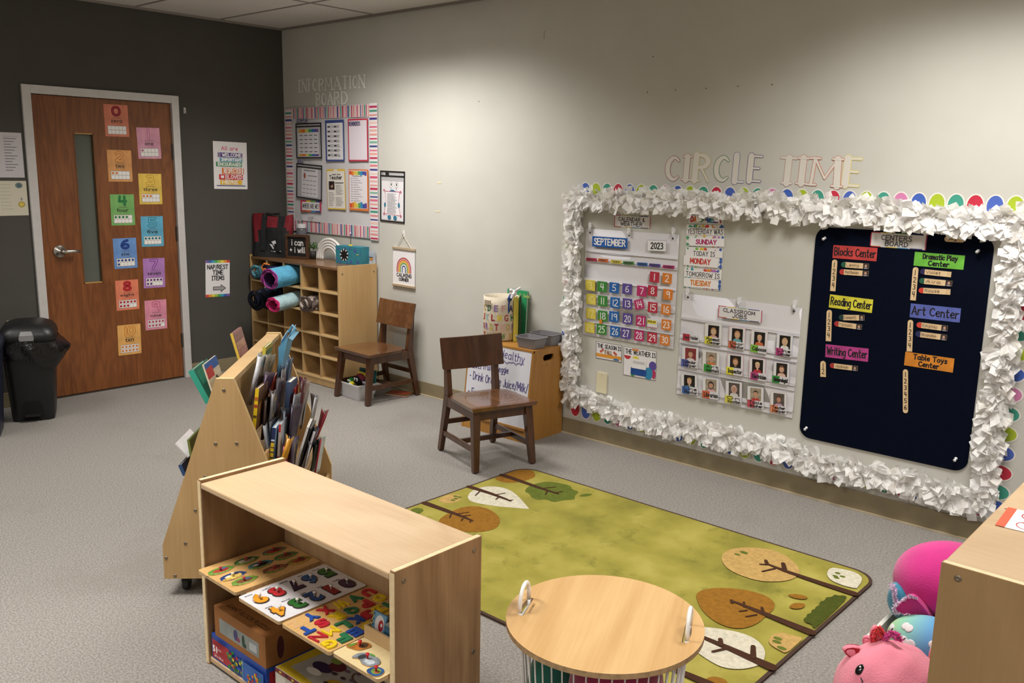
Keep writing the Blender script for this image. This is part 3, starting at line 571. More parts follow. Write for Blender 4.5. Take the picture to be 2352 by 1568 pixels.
# calming corner scroll
s = Sheet('b', [(902, 564), (953, 572.5), (953.5, 662), (904, 656)], '#efedf0', off=.006)
cx, cz = .5 * s.w, .47 * s.h
for r0, r1, c in ((.066, .075, '#b23345'), (.054, .0625, '#d9633c'), (.04, .0525, '#e3b634'), (.03, .0385, '#5a9a50'), (.02, .0285, '#efedf0'), (.012, .020, '#25408c')):
    s.ring(cx, cz, r0, r1, c, 0, PI); s.lay -= 1; s.rect(cx - r1, cz - .03, cx - r0, cz, c); s.lay -= 1; s.rect(cx + r0, cz - .03, cx + r1, cz, c); s.lay -= 1
s.lay += 1
s.hd('CALMING', .18, .25, .84, .34, '#1d1b20', .006); s.hd('CORNER', .28, .15, .72, .22, '#1d1b20', .0055)
o = s.done('calming_corner_scroll', 'hanging scroll with a rainbow reading Calming corner, on two wooden rods', 'hanging scroll')
lw = wood('pale_ash_rod', '#a6947a', '#cbb99c', 'X', 20, 8)
for z in (0, s.h - .016): b = MB(); b.box(-.003, -.009, z, s.w + .003, .004, z + .016, lw); b.build('rod', o, bevel=.002)
b = MB(); hk = o.matrix_world.inverted() @ U(928, 524, 1, 0); hx, hzz = hk.x, s.h + .085
b.tube([(.04, -.002, s.h - .004), (hx, -.002, hzz), (s.w - .035, -.002, s.h - .004)], .0022, mat('#d8d2c4', .8), 6); b.build('cord', o)
p = o.matrix_world @ Vector((hx, 0, hzz)); t = thing('wall_hook', 'small white adhesive hook holding the calming corner scroll', 'hook', (p.x, 0, p.z))
b = MB(); b.box(-.008, -.004, -.008, .008, -.0003, .03, mat('#efeeee', .4)); b.tube([(0, -.005, .006), (0, -.013, -.004), (0, -.018, .004)], .0022, M_chrome, 6); b.build('hook', t)
# ------------------------------------------------------------------ circle time wall
r1 = lambda x, y: (1280 + x * .23596, 330 + y * .23596)
r2 = lambda x, y: (1280 + x * .26786, 600 + y * .26786)
rj = lambda x, y: (1540 + x * .20408, 660 + y * .20408)
rn = lambda x, y: (1830 + x * .22194, 480 + y * .22194)
rm = lambda x, y: (1830 + x * .30616, 760 + y * .30616)
rt = lambda x, y: (1480 + x * .2381, 330 + y * .2381)
CT = [('C', 197, 357, 115, 362, '#a4586a'), ('I', 362, 457, 115, 356, '#c08d84'), ('R', 470, 652, 100, 368, '#cfc383'), ('C', 665, 835, 112, 370, '#3f7d5e'), ('L', 855, 992, 105, 376, '#7d86b4'), ('E', 995, 1157, 112, 370, '#5f4a8e'), ('T', 1280, 1492, 128, 390, '#c4a29e'), ('I', 1470, 1582, 130, 393, '#c9897a'), ('M', 1590, 1905, 135, 412, '#d0846e'), ('E', 1918, 2115, 135, 414, '#e2d468')]
on = {'C': 'crimson', 'I': 'faint red'}
nm = ['first letter C, red edged,', 'first letter I, faintly red edged,', 'letter R, yellow edged,', 'second letter C, green edged,', 'letter L, blue edged,', 'first letter E, purple edged,', 'letter T, pale edged,', 'second letter I, orange edged,', 'wide letter M, orange edged,', 'last letter E, bright yellow edged,']
for k, (ch, a, c, t0, t1, col) in enumerate(CT):
    sk = (c - a) * .022
    cutletter(ch, Q(rt, (a, t0 - sk), (c, t0 + sk), (c, t1 + sk * 1.6), (a, t1 - sk * 1.6)), .031, .0095, mat('#dcd8d0', .45), mat(col, .5), 'paper_letter', nm[k] + ' of the Circle Time heading', 'circle time heading letters', ew=.0048)
# pocket charts: hanging cloth with soft rows
def chart(q, rows, name, label, off, base='#dfdee5'):
    s = Sheet('b', q, None, off=off); nx, nz = 28, 40; m = mat(base, .5, bump=.25, scale=9)
    def yy(u, v):
        y = -.0022 - .0009 * math.sin(u * 7 + v * 3) * math.sin(v * 9)
        for rz in rows:
            d = v - rz
            if 0 <= d < .03: y -= .003 * (1 - d / .03)
        return y
    vz = sorted(set([j / nz for j in range(nz + 1)] + [r for r in rows] + [r - .004 for r in rows]))
    vs = [(s.w * i / nx, yy(i / nx, v), s.h * v) for v in vz for i in range(nx + 1)]
    fs = [(j * (nx + 1) + i, j * (nx + 1) + i + 1, (j + 1) * (nx + 1) + i + 1, (j + 1) * (nx + 1) + i) for j in range(len(vz) - 1) for i in range(nx)]
    s.add(vs, fs, m); s.box(0, -.002, 0, s.w, -.0003, s.h, mat('#d8d6dc', .7))
    for rz in rows: s.tube([(0, -.0065, rz * s.h), (s.w * .33, -.0078, rz * s.h), (s.w * .66, -.006, rz * s.h), (s.w, -.0068, rz * s.h)], .0016, mat('#e6e5ec', .25), 6)
    for x in (.055, .49, .945): s.lay = 70; s.ell(x * s.w, s.h * .965, .006, .006, mat('#6f6c6c', .3, .9)); s.ell(x * s.w, s.h * .965, .003, .003, '#3a3838')
    return s, s.done(name, label, 'pocket chart', smooth=True)
cal, calo = chart(Q(r1, (273, 825), (1180, 883)) + Q(r2, (1003, 757), (228, 625)), (.13, .325, .52, .7, .79), 'calendar_chart', 'white pocket chart calendar for September 2023 full of coloured number cards', .002)
def card(q, name, label, cat, base, off, fn=None, grp=None, t=.0008, rough=.55):
    s = Sheet('b', q, base, t=t, off=off, rough=rough)
    if fn: fn(s)
    return s.done(name, label, cat, grp)
def strip_hook(q, label):
    p = U(*q, 1, 0); t = thing('clear_hook', label, 'hook', (p.x, 0, p.z), group='clear hooks of the pocket charts')
    b = MB(); g = mat('#e4e4e8', .15, spec=.8); b.prism(rrect(-.0085, -.014, .0085, .026, .004), -.0155, -.0135, g); b.tube([(0, -.016, .002), (0, -.021, -.010), (0, -.026, -.004)], .0022, g, 6)
    b.box(-.006, -.0135, .0, .006, -.0003, .022, g); b.build('hook', t)
for q, l in ((r1(330, 812), 'left'), (r1(707, 862), 'middle'), (r1(1140, 862), 'right')): strip_hook(q, 'clear adhesive hook at the %s top of the calendar chart' % l)
for q, l in ((rj(203, 60), 'left'), (rj(783, 165), 'middle'), (rj(1408, 205), 'right')): strip_hook(q, 'clear adhesive hook at the %s top of the classroom jobs chart' % l)
W_ = '#f3f1f3'
card(Q(r1, (340, 898), (683, 920), (683, 1023), (341, 998)), 'month_card', 'bright blue card reading September on the calendar', 'card', mat('#1a5cae', .6, noise=.2, scale=20), .0125, lambda s: s.hd('SEPTEMBER', .06, .22, .94, .8, W_, .0065))
card(Q(r1, (877, 934), (1063, 943), (1062, 1050), (875, 1042)), 'year_card', 'white card reading 2023 on the calendar', 'card', '#ecebee', .0125, lambda s: (s.frame(0, 0, s.w, s.h, .0015, '#6a686c'), s.hd('2023', .2, .22, .82, .76, '#1c1b1f', .006)))
DC = ['#b8304c', '#d8743a', '#dccb45', '#4c8f42', '#2c66ae', '#5a4a96', '#b52e6e']
for q, d, c in zip([((283, 1108), (386, 1115), (386, 1145), (283, 1138)), ((398, 1115), (496, 1122), (496, 1155), (398, 1147)), ((520, 1130), (625, 1138), (625, 1168), (520, 1160)), ((640, 1142), (748, 1147), (748, 1178), (640, 1172)), ((776, 1153), (879, 1160), (879, 1192), (776, 1185)), ((894, 1163), (1004, 1172), (1004, 1203), (894, 1194)), ((1027, 1178), (1141, 1187), (1141, 1218), (1027, 1209))], ['Sunday', 'Monday', 'Tuesday', 'Wednesday', 'Thursday', 'Friday', 'Saturday'], DC):
    card(Q(r1, *q), 'weekday_strip', 'tiny coloured strip for %s across the top of the calendar grid' % d, 'weekday strip', c, .0125, lambda s: s.hd(d.upper(), .12, .25, .88, .78, '#3a2f35', .0022), 'weekday strips on the calendar')
CPX = {1: (834, 135), 2: (942, 147), 3: (284, 205), 4: (385, 217), 5: (488, 227), 6: (599, 237), 7: (724, 255), 8: (817, 252), 9: (949, 284), 10: (290, 324), 11: (389, 340), 12: (496, 355), 13: (601, 364), 14: (702, 368), 15: (818, 395), 16: (932, 413), 17: (288, 447), 18: (388, 468), 19: (486, 475), 20: (603, 493), 21: (716, 511), 23: (935, 544), 24: (278, 567), 25: (380, 582), 26: (495, 601), 27: (588, 618), 28: (701, 636), 29: (813, 655), 30: (922, 674)}
cc = {'yellow': '#ddcc50', 'green': '#3d8a38', 'blue': '#1f66b4', 'purple': '#5c4a9a', 'magenta': '#bd2f70', 'red': '#bb2e46', 'orange': '#dd8230'}
colof = {3: 'yellow', 4: 'green', 5: 'blue', 6: 'purple', 0: 'magenta', 1: 'red', 2: 'orange'}
for n, (x, y) in CPX.items():
    cn = colof[n % 7]; hw, hh, sk = 41, 45, 5.5
    if n == 14: q = Q(r2, (656, 335), (733, 318), (748, 402), (672, 420))
    else: q = Q(r2, (x - hw, y - hh - sk), (x + hw, y - hh + sk), (x + hw, y + hh + sk), (x - hw, y + hh - sk))
    def f(s):
        dig = W_ if cn != 'yellow' else '#f0e49c'; k = .17 if n < 10 else .3
        if n == 1: s.line([(.5 * s.w, .2 * s.h), (.5 * s.w, .8 * s.h)], .005, dig)
        elif n == 11: s.line([(.38 * s.w, .2 * s.h), (.38 * s.w, .8 * s.h)], .005, dig); s.line([(.62 * s.w, .2 * s.h), (.62 * s.w, .8 * s.h)], .005, dig)
        else: s.hd(str(n), .5 - k, .2, .5 + k, .8, dig, .0045)
    card(q, 'calendar_card', '%s square calendar card with the number %d' % (cn, n), 'calendar card', mat(cc[cn], .6, noise=.18, scale=24), .0125, f, 'numbered calendar cards')
card(Q(r2, (773, 487), (858, 497), (856, 580), (772, 566)), 'calendar_card', 'white card with a yellow note strip in place of number 22', 'calendar card', '#dddde0', .0125, lambda s: (s.r(0, .02, 1, .1, '#b0566a'), s.r(.0, .45, .9, .85, '#e6d648'), s.hd('SPECIAL DAY', .04, .6, .84, .76, '#4a4538', .002)), 'numbered calendar cards')
card(Q(r2, (360, 496), (383, 498), (383, 536), (360, 534)), 'marker_clip', 'tiny orange clip between calendar numbers 18 and 25', 'clip', '#d98a2a', .0145)
def seg(s, z):
    for a, c, k in ((0, .18, '#c4405c'), (.2, .42, '#e0c85a'), (.45, .65, '#7faa6a'), (.68, .94, '#3c3a6e')): s.r(a, 1 - z, c, 1, k); s.lay -= 1
    for a, c, k in ((0, .2, '#c4503c'), (.3, .5, '#e0c85a'), (.5, .7, '#5a9ac8'), (.72, .94, '#33356e')): s.r(a, 0, c, z, k); s.lay -= 1
    s.r(0, .0, .018, 1, '#c4405c'); s.r(.982, 0, 1, 1, '#b8305c')
def two(l1, l2, box, w=.0035, bold=0):
    def f(s):
        seg(s, .05); m = '#3c3a3e'; a, c = box
        s.hd(l1, a, .52, c, .84, m, w); s.hd(l2, a + .06, .14, c - .06, .44, m, w)
    return f
card(Q(r1, (557, 695), (910, 706), (905, 830), (557, 803)), 'calendar_sign', 'white sign reading Calendar & Weather above the calendar chart', 'sign', '#e4e2e3', .001, two('CALENDAR &', 'WEATHER', (.12, .84)))
def dsign(l1, a, c, d=False):
    def f(s):
        cs = ['#4aa06a', '#3a9ab0', '#7fbb4a', '#e0c040', '#d84a4a', '#e08838', '#b070b8', '#3f66b0']
        rr = random.Random(len(l1)); s.r(0, 0, 1, 1, '#ebe9ea')
        for k in range(56):
            x = rr.random(); z = rr.choice([rr.uniform(.02, .12), rr.uniform(.88, .97), rr.uniform(.38, .5)]); 
            if rr.random() < .25: x = rr.choice([.03, .97]); z = rr.uniform(.05, .5)
            rad = rr.uniform(.003, .009); x = min(max(x * s.w, rad), s.w - rad); z = min(max(z * s.h, rad), s.h - rad); s.ell(x, z, rad, rad, cs[int(x / s.w * 7.99)], 10); s.lay -= .8
        s.lay += 2; s.r(0.0, .53, 1, .86, '#eeecee'); s.hd(l1, a, .58, c, .8, '#222025', .0032)
    return f
card(Q(r1, (1265, 778), (1627, 795), (1620, 1008), (1253, 1000)), 'yesterday_board', 'dotted card reading Yesterday was, upper of three', 'card', '#ebe9ea', .001, dsign('YESTERDAY WAS', .03, .97), 'days of the week cards')
card(Q(r1, (1255, 1006), (1612, 1014), (1603, 1222), (1243, 1192)), 'today_board', 'dotted card reading Today is, middle of three', 'card', '#ebe9ea', .001, dsign('TODAY IS', .22, .8), 'days of the week cards')
card(Q(r1, (1240, 1202), (1602, 1226), (1592, 1436), (1231, 1395)), 'tomorrow_board', 'dotted card reading Tomorrow is, lowest of three', 'card', '#ebe9ea', .001, dsign('TOMORROW IS', .05, .95), 'days of the week cards')
for q, t, c in ((((1285, 912), (1627, 925), (1624, 1000), (1284, 993)), 'SUNDAY', '#b03470'), (((1232, 1092), (1566, 1108), (1564, 1215), (1229, 1172)), 'MONDAY', '#c8443c'), (((1233, 1305), (1568, 1326), (1564, 1420), (1231, 1385)), 'TUESDAY', '#d8843a')):
    card(Q(r1, *q), 'day_card', 'white strip reading %s in the days of the week set' % t.title(), 'card', '#f0eef0', .0034, lambda s: s.hd(t, .2, .25, .78, .78, c, .006), 'day name strips')
def dw(s):
    x = .06
    for txt, w_, cs in (('DAYS', .36, ['#c8303c', '#e07a38', '#d8b838', '#4a9a5a']), ('WEEK', .42, ['#3c66b0', '#2f8a9c', '#5a4a9a', '#b8305c'])):
        for k, ch in enumerate(txt): s.hd(ch, x, .22, x + w_ / 4 - .02, .8, cs[k], .007); x += w_ / 4
        if txt == 'DAYS': s.hd('of the', x, .4, x + .1, .68, '#3a383e', .002); x += .11
card(Q(r1, (1283, 690), (1622, 703), (1618, 787), (1281, 775)), 'days_of_the_week_sign', 'white sign with rainbow words Days of the Week below the garland', 'sign', '#e6e4e4', .0034, dw)
def fall(s):
    s.frame(0, 0, s.w, s.h, .003, '#6a6670'); s.hd('THE SEASON IS', .06, .66, .96, .88, '#26242a', .004); s.r(.02, .12, .98, .32, '#e09a3a'); s.hd('FALL', .36, .34, .64, .56, '#8a5a28', .004)
    for x, z in ((.2, .45), (.27, .55), (.72, .5), (.78, .42)): s.ell(x * s.w, z * s.h, .008, .008, '#c4503a', 6)
    s.ell(.8 * s.w, .06 * s.h, .02, .012, '#3f7ab0', 16, 0, PI)
card(Q(r2, (333, 684), (556, 720), (551, 868), (332, 827)), 'season_card', 'small bordered card reading The season is Fall under the calendar', 'card', '#e9e7ea', .001, fall)
def wea(s):
    s.frame(0, 0, s.w, s.h, .0025, '#7a767c'); s.hd('THE WEATHER IS', .05, .77, .97, .92, '#26242a', .004)
    s.ell(.12 * s.w, .7 * s.h, .022, .02, '#c0303c', 20, PI, 2 * PI); s.r(.26, .9, .46, .97, '#d88a4a'); s.ell(.38 * s.w, .62 * s.h, .022, .016, '#e0d040', 20, 0, PI)
    s.ell(.9 * s.w, .48 * s.h, .024, .026, '#5a4a9a', 20); s.ell(.94 * s.w, .2 * s.h, .012, .026, '#b8305c', 18); s.ell(.78 * s.w, .2 * s.h, .028, .034, '#2f86b4', 24); s.ell(.3 * s.w, .12 * s.h, .014, .02, '#3f8a4a', 16)
    s.fl([(a * s.w, b_ * s.h) for a, b_ in rrect(.24, .07, .72, .36, .06)], mat('#1d4c96', .5, noise=.3, scale=20)); s.r(.26, .3, .7, .63, '#eceaec'); s.r(.3, .46, .66, .56, '#c9c7c9')
card(Q(r2, (571, 728), (851, 770), (845, 1025), (567, 970)), 'weather_card', 'square card reading The weather is with coloured dots and a blue pocket', 'card', '#eae8eb', .001, wea)
p0 = U(*r2(384, 1040), 1, 0); t = thing('wall_plate', 'cream blank wall plate half hidden by the garland', 'wall plate', (p0.x, 0, p0.z))
b = MB(); b.prism(rrect(-.036, -.06, .036, .06, .004), -.006, -.0003, mat('#dcd4b4', .4)); b.build('plate', t, bevel=.001); b = MB(); b.ball((0, -.0062, .045), (.003, .001, .003), M_chrome, 8); b.build('screw', t)
# classroom jobs chart
chart(Q(rj, (135, 62), (1475, 228), (1380, 1475), (77, 1190)), (.06, .255, .3, .515, .56, .75), 'classroom_jobs_chart', 'white pocket chart headed Classroom Jobs with small photo cards', .002)
def jobs_title(s):
    seg(s, .06); s.hd('CLASSROOM', .12, .52, .84, .82, '#3c3a3e', .0035); s.hd('JOBS', .34, .14, .66, .44, '#3c3a3e', .0035)
card(Q(rj, (537, 198), (1030, 262), (1032, 397), (540, 335)), 'jobs_sign', 'white sign reading Classroom Jobs at the top of the jobs chart', 'sign', '#dedcdf', .0125, jobs_title)
def portrait(s, bgc, skin, hair, shirt, hs, x0, z0, x1, z1):
    W2, H2 = (x1 - x0) * s.w, (z1 - z0) * s.h; X, Z = x0 * s.w, z0 * s.h
    s.rect(X, Z, X + W2, Z + H2, mat(bgc, .35, noise=.5, scale=40)); cx = X + W2 * .5
    sh = [(X + W2 * .1, Z), (X + W2 * .9, Z), (X + W2 * .84, Z + H2 * .17), (X + W2 * .66, Z + H2 * .26), (X + W2 * .34, Z + H2 * .26), (X + W2 * .16, Z + H2 * .17)]
    s.fl(sh, shirt); s.rect(cx - W2 * .07, Z + H2 * .2, cx + W2 * .07, Z + H2 * .34, skin)
    if hs: s.ell(cx, Z + H2 * .55, W2 * .27, H2 * .3, hair, 18)
    s.ell(cx, Z + H2 * .66, W2 * .215, H2 * .16, hair, 16, -.3, PI + .3); s.ell(cx, Z + H2 * .53, W2 * .2, H2 * .21, skin, 18); s.ell(cx, Z + H2 * .7, W2 * .17, H2 * .055, hair, 16, 0, PI)
    for d in (-.06, .06): s.ell(cx + W2 * d, Z + H2 * .51, W2 * .018, H2 * .015, '#3a2a24', 6)
    s.ell(cx, Z + H2 * .42, W2 * .06, H2 * .022, '#c8888a', 8, PI, 2 * PI)
PC = [((393, 397), '#e0dcb0', '#cdae92', '#b58a5c', '#d09a92', 1, 'Placemat Cleaner', '#dfd84a', (388, 545), 'yellow', 'long fair hair and a pink top'), ((660, 433), '#c0506a', '#cfa68a', '#b98a58', '#5fa3a8', 1, 'Door Monitor', '#cc6a48', (655, 595), 'orange', 'fair hair and a teal top'),
 ((910, 472), '#d8a898', '#d2a488', '#c9a878', '#c4673a', 0, 'Caboose', '#7db83e', (905, 638), 'lime green', 'short fair hair and an orange shirt'), ((1195, 512), '#8aa0c0', '#d2aa90', '#c8a878', '#dcdad8', 1, 'Line Leader', '#b83e7e', (1187, 675), 'magenta', 'a side ponytail and a white top'),
 ((135, 653), '#b4b2bc', '#c79a80', '#6e4a34', '#d5d2d0', 0, 'Calendar Helper', '#5a66b0', (122, 800), 'violet blue', 'brown hair on a red background'), ((368, 700), '#dcdcc0', '#c49a7c', '#6a4630', '#cc7038', 0, 'Art Assistant', '#3a9a3c', (378, 857), 'green', 'dark hair on a pale background'),
 ((640, 738), '#c05a78', '#cda084', '#8e6038', '#26242a', 1, 'Inspector', '#e4de3c', (630, 888), 'bright yellow', 'fair hair and a black top'), ((888, 780), '#c04a70', '#d4aa90', '#d6c08a', '#b4303c', 0, 'Electrician', '#b03e7e', (903, 948), 'pink purple', 'blond hair and a red shirt'),
 ((1160, 823), '#6a6a9c', '#d0a68c', '#6e4a34', '#dab4a8', 1, 'Meteorologist', '#2f8a3a', (1147, 985), 'dark green', 'a pale pink top'), ((122, 957), '#8a8e98', '#d4aa8e', '#b9905c', '#4f6a6c', 0, 'Line Monitor', '#3c66a8', (133, 1103), 'blue', 'a grey green shirt'),
 ((365, 1003), '#98a8c0', '#c09078', '#2e2220', '#d8aab4', 1, 'Librarian', '#cc6440', (360, 1155), 'orange red', 'black hair and a pale pink top'), ((625, 1045), '#a8b4c8', '#b98e78', '#d0a8a0', '#cfccc6', 1, 'On Vacation', '#d8d048', (617, 1208), 'pale yellow', 'a pale headband'),
 ((868, 1102), '#9aa89a', '#c09678', '#4a3428', '#b8282c', 0, 'Table Washer', '#c04858', (868, 1257), 'crimson', 'a bright red shirt'), ((1128, 1162), '#d0a898', '#b88a76', '#5a3c30', '#b598b4', 1, 'Teacher Helper', '#dc8458', (1128, 1315), 'light orange', 'a lilac top')]
for (x, y), ec, sk_, hr, shc, hs, job, jc, (jx, jy), jn, desc in PC:
    bgc = '#8e3a3c' if job.startswith('Cal') else ('#a79a86' if job.startswith('Art') or job in ('Librarian', 'Table Washer') else ('#5c5450' if job in ('On Vacation', 'Teacher Helper') else '#211d1e'))
    card(Q(rj, (x, y), (x + 186, y + 26), (x + 176, y + 262), (x - 8, y + 240)), 'photo_card', 'white photo card on the jobs chart, child with %s' % desc, 'photo card', '#dfdddf', .0125, lambda s: (s.frame(0, 0, s.w, s.h, .0016, ec), portrait(s, bgc, sk_, hr, shc, hs, .19, .3, .85, .93)), 'photo cards on the jobs chart')
    def lab(s):
        s.r(0, 0, .46, 1, mat(jc, .6, noise=.15, scale=30)); ws = job.split(' ')
        if len(ws) == 1: s.hd(ws[0], .12, .26, .96, .76, '#1e1c20', .0042)
        else: s.hd(ws[0], .12, .54, .9, .9, '#1e1c20', .0036); s.hd(ws[1], .16, .1, .94, .44, '#1e1c20', .0036)
    card(Q(rj, (jx, jy), (jx + 180, jy + 28), (jx + 178, jy + 112), (jx - 4, jy + 84)), 'job_strip', '%s ended strip reading %s under a photo' % (jn, job), 'job strip', '#d5d3d8', .015, lab, 'job name strips')
card(Q(rj, (140, 515), (322, 540), (320, 618), (138, 592)), 'job_strip', 'red ended strip reading Door Holder with no photo above it', 'job strip', '#d5d3d8', .0125, lambda s: (s.r(0, 0, .44, 1, '#b0303e'), s.hd('Door Holder', .1, .3, .95, .75, '#26242a', .0032)), 'job name strips')
# navy felt board
NP = [U(*q, 1, 0) for q in ((1862, 519), (2274, 547), (2222, 1083), (1841, 1001))]
fx0, fx1, fz0, fz1 = 4.282, 5.039, .296, 1.31
t = thing('felt_board', 'dark navy felt board with rounded corners, headed Centers Board', 'felt board', (fx0, 0, fz0))
b = MB(); b.prism(rrect(0, 0, fx1 - fx0, fz1 - fz0, .055, 7), -.006, -.0005, mat('#0a1020', .95, spec=.05, noise=.12, scale=60)); b.build('felt_panel', t, bevel=.001)
for x, z, l in ((.045, .965, 'top left'), (.70, .955, 'top right'), (.035, .05, 'bottom left'), (.71, .055, 'bottom right')):
    p = thing('push_pin', 'clear push pin at the %s corner of the navy board' % l, 'push pin', (fx0 + x, -.006, fz0 + z), group='push pins of the navy board')
    b = MB(); g = mat('#dfe3e6', .1, spec=.9); b.lathe([(0, 0), (.007, 0), (.007, .003), (.0035, .005), (.003, .014), (.0065, .017), (.0065, .021), (0, .022)], g, 12, Matrix.Rotation(PI / 2, 4, 'X') @ Matrix.Rotation(.25, 4, 'X')); b.build('pin_head', p, smooth=True)
OF = .0065
card(Q(rn, (768, 233), (1350, 268), (1338, 427), (760, 385)), 'centers_sign', 'white sign reading Centers Board at the top of the navy board', 'sign', '#dcdada', OF, lambda s: (seg(s, .06), s.hd('CENTERS', .2, .5, .74, .82, '#4a484c', .004), s.hd('BOARD', .28, .13, .68, .43, '#4a484c', .004)))
def cl(l1, l2=None, a=.04, c=.97):
    def f(s):
        k = '#17131a'
        if l2: s.hd(l1, a, .56, c, .9, k, .0052); s.hd(l2, a + .12, .1, c - .25 + .1, .44, k, .0052)
        else: s.hd(l1, a, .24, c, .82, k, .0055)
    return f
CL = [(Q(rn, (378, 370), (833, 402), (829, 540), (373, 507)), 'Blocks Center', None, '#c2403f', 'red'), (Q(rn, (1222, 443), (1740, 480), (1727, 630), (1210, 583)), 'Dramatic Play', 'Center', '#6fc043', 'lime green'), (Q(rn, (345, 880), (790, 938), (780, 1074), (333, 1018)), 'Reading Center', None, '#ddd63f', 'yellow'),
 (Q(rn, (1180, 975), (1700, 1027), (1687, 1175), (1170, 1118)), 'Art Center', None, '#5a68b8', 'blue violet'), (Q(rm, (218, 98), (538, 132), (537, 231), (214, 195)), 'Writing Center', None, '#b8408c', 'magenta'), (Q(rm, (813, 153), (1182, 207), (1173, 312), (808, 257)), 'Table Toys', 'Center', '#d9882a', 'orange')]
for q, l1, l2, c, cn in CL:
    card(q, 'center_label', '%s card reading %s on the navy board' % (cn, l1 + (' ' + l2 if l2 else '')), 'label card', mat(c, .6, noise=.3, scale=16), OF, cl(l1, l2, .04 if not l2 else .18, .97 if not l2 else .86), 'center name cards')
M_stick = wood('craft_stick', '#cfae84', '#e6cba2', 'Z', 30, 6, .6)
def stick(q, chars, label, both=False, horiz=False):
    s = Sheet('b', q, None, off=OF)
    if horiz: s.prism(rrect(0, 0, s.w, s.h, s.h * .48), -.0018, -.0002, M_stick)
    else: s.prism([(0, 0), (s.w, 0)] + [(s.w / 2 + s.w / 2 * math.cos(a * PI / 8), s.h - s.w / 2 + s.w / 2 * math.sin(a * PI / 8)) for a in range(9)] if not both else rrect(0, 0, s.w, s.h, s.w * .49), -.0018, -.0002, M_stick)
    s.lay = 16; n = len(chars)
    for k, ch in enumerate(chars):
        if horiz: s.hand(ch, s.w * (.2 + .3 * k), s.h * .25, s.w * (.3 + .3 * k), s.h * .75, '#2a2018', .003) if ch != '1' else s.line([(s.w * .2, s.h * .5), (s.w * .42, s.h * .5)], .003, '#2a2018')
        else:
            zc = s.h - s.w * .55 - (s.h - s.w * .9) * (k + .35) / n; hh = min(.017, s.h / n * .3)
            if ch == '1': s.line([(s.w / 2, zc - hh), (s.w / 2, zc + hh)], .003, '#2a2018')
            else: s.hand(ch, s.w * .3, zc - hh, s.w * .7, zc + hh, '#2a2018', .003)
    s.done('counting_stick', label, 'craft stick', 'numbered craft sticks')
stick(Q(rn, (373, 520), (428, 524), (396, 850), (342, 846)), '1234', 'numbered craft stick 1 to 4 under the red card')
stick(Q(rn, (1206, 598), (1263, 603), (1233, 946), (1173, 942)), '1234', 'numbered craft stick 1 to 4 under the lime green card')
stick(Q(rn, (323, 1041), (378, 1045), (345, 1367), (290, 1363)), '1234', 'numbered craft stick 1 to 4 under the yellow card')
stick([rn(1166, 1145), rn(1222, 1149), rm(856, 153), rm(814, 150)], '1234', 'numbered craft stick 1 to 4 under the blue violet card')
stick(Q(rm, (184, 223), (225, 226), (213, 344), (172, 341)), '12', 'short craft stick numbered 1 and 2 under the magenta card')
stick(Q(rm, (817, 288), (856, 291), (816, 614), (777, 611)), '123456', 'long craft stick numbered 1 to 6 under the orange card', both=True)
stick(Q(rn, (1530, 278), (1743, 290), (1740, 347), (1530, 337)), '12', 'craft stick lying sideways under the garland at the top of the navy board', horiz=True)
def nstick(q, nmz, tip, tipn, where, photo=True):
    s = Sheet('b', q, None, off=OF); h_ = s.h
    s.prism([(s.w, 0), (s.w, h_)] + [(h_ * .5 - h_ * .5 * math.sin(a * PI / 8), h_ / 2 + h_ / 2 * math.cos(a * PI / 8)) for a in range(9)], -.0018, -.0002, M_stick); s.lay = 16
    s.fl([(h_ * .85, .0), (h_ * .85, h_)] + [(h_ * .5 - h_ * .5 * math.sin(a * PI / 8), h_ / 2 + h_ / 2 * math.cos(a * PI / 8)) for a in range(9)], tip)
    s.hd(nmz, .2, .28, .66, .8, '#6a5a48', .0018)
    if photo: s.r(.8, 0, 1, 1, '#3a2e2c'); s.ell(.9 * s.w, .55 * h_, h_ * .22, h_ * .26, '#c49a82', 10); s.r(.84, 0, .96, .25, '#8a8a96')
    s.done('name_stick', '%s tipped name stick reading %s, %s' % (tipn, nmz, where), 'craft stick', 'name sticks on the navy board')
for a in ((Q(rn, (460, 545), (748, 565), (745, 622), (458, 600)), 'Lenny', '#1f5a42', 'green', 'first under the red card'), (Q(rn, (443, 620), (745, 640), (742, 696), (443, 676)), 'Matteson', '#b8383a', 'red', 'second under the red card'),
 (Q(rn, (1278, 617), (1602, 650), (1597, 706), (1275, 672)), 'Violet', '#2a2250', 'dark violet', 'first under the lime green card', False), (Q(rn, (1270, 712), (1612, 742), (1607, 803), (1268, 768)), 'Ava', '#1f5a42', 'green', 'second under the lime green card'), (Q(rn, (1262, 812), (1592, 830), (1590, 887), (1262, 868)), 'Rouse', '#d03c30', 'bright red', 'third under the lime green card', False),
 (Q(rn, (437, 1092), (703, 1097), (700, 1153), (435, 1149)), 'Emmett', '#1a3a34', 'dark green', 'first under the yellow card'), (Q(rn, (390, 1155), (677, 1197), (672, 1250), (388, 1210)), 'Noah', '#a82c34', 'red', 'second under the yellow card'),
 (Q(rn, (1242, 1167), (1565, 1207), (1562, 1267), (1240, 1222)), 'Emylou', '#d04438', 'red', 'first under the blue violet card'), (Q(rn, (1230, 1262), (1558, 1302), (1553, 1362), (1228, 1317)), 'Brandon', '#1d2458', 'navy', 'second under the blue violet card'), (Q(rm, (250, 238), (460, 264), (457, 301), (248, 275)), 'Jackson', '#a82c34', 'red', 'under the magenta card')):
    nstick(*a)
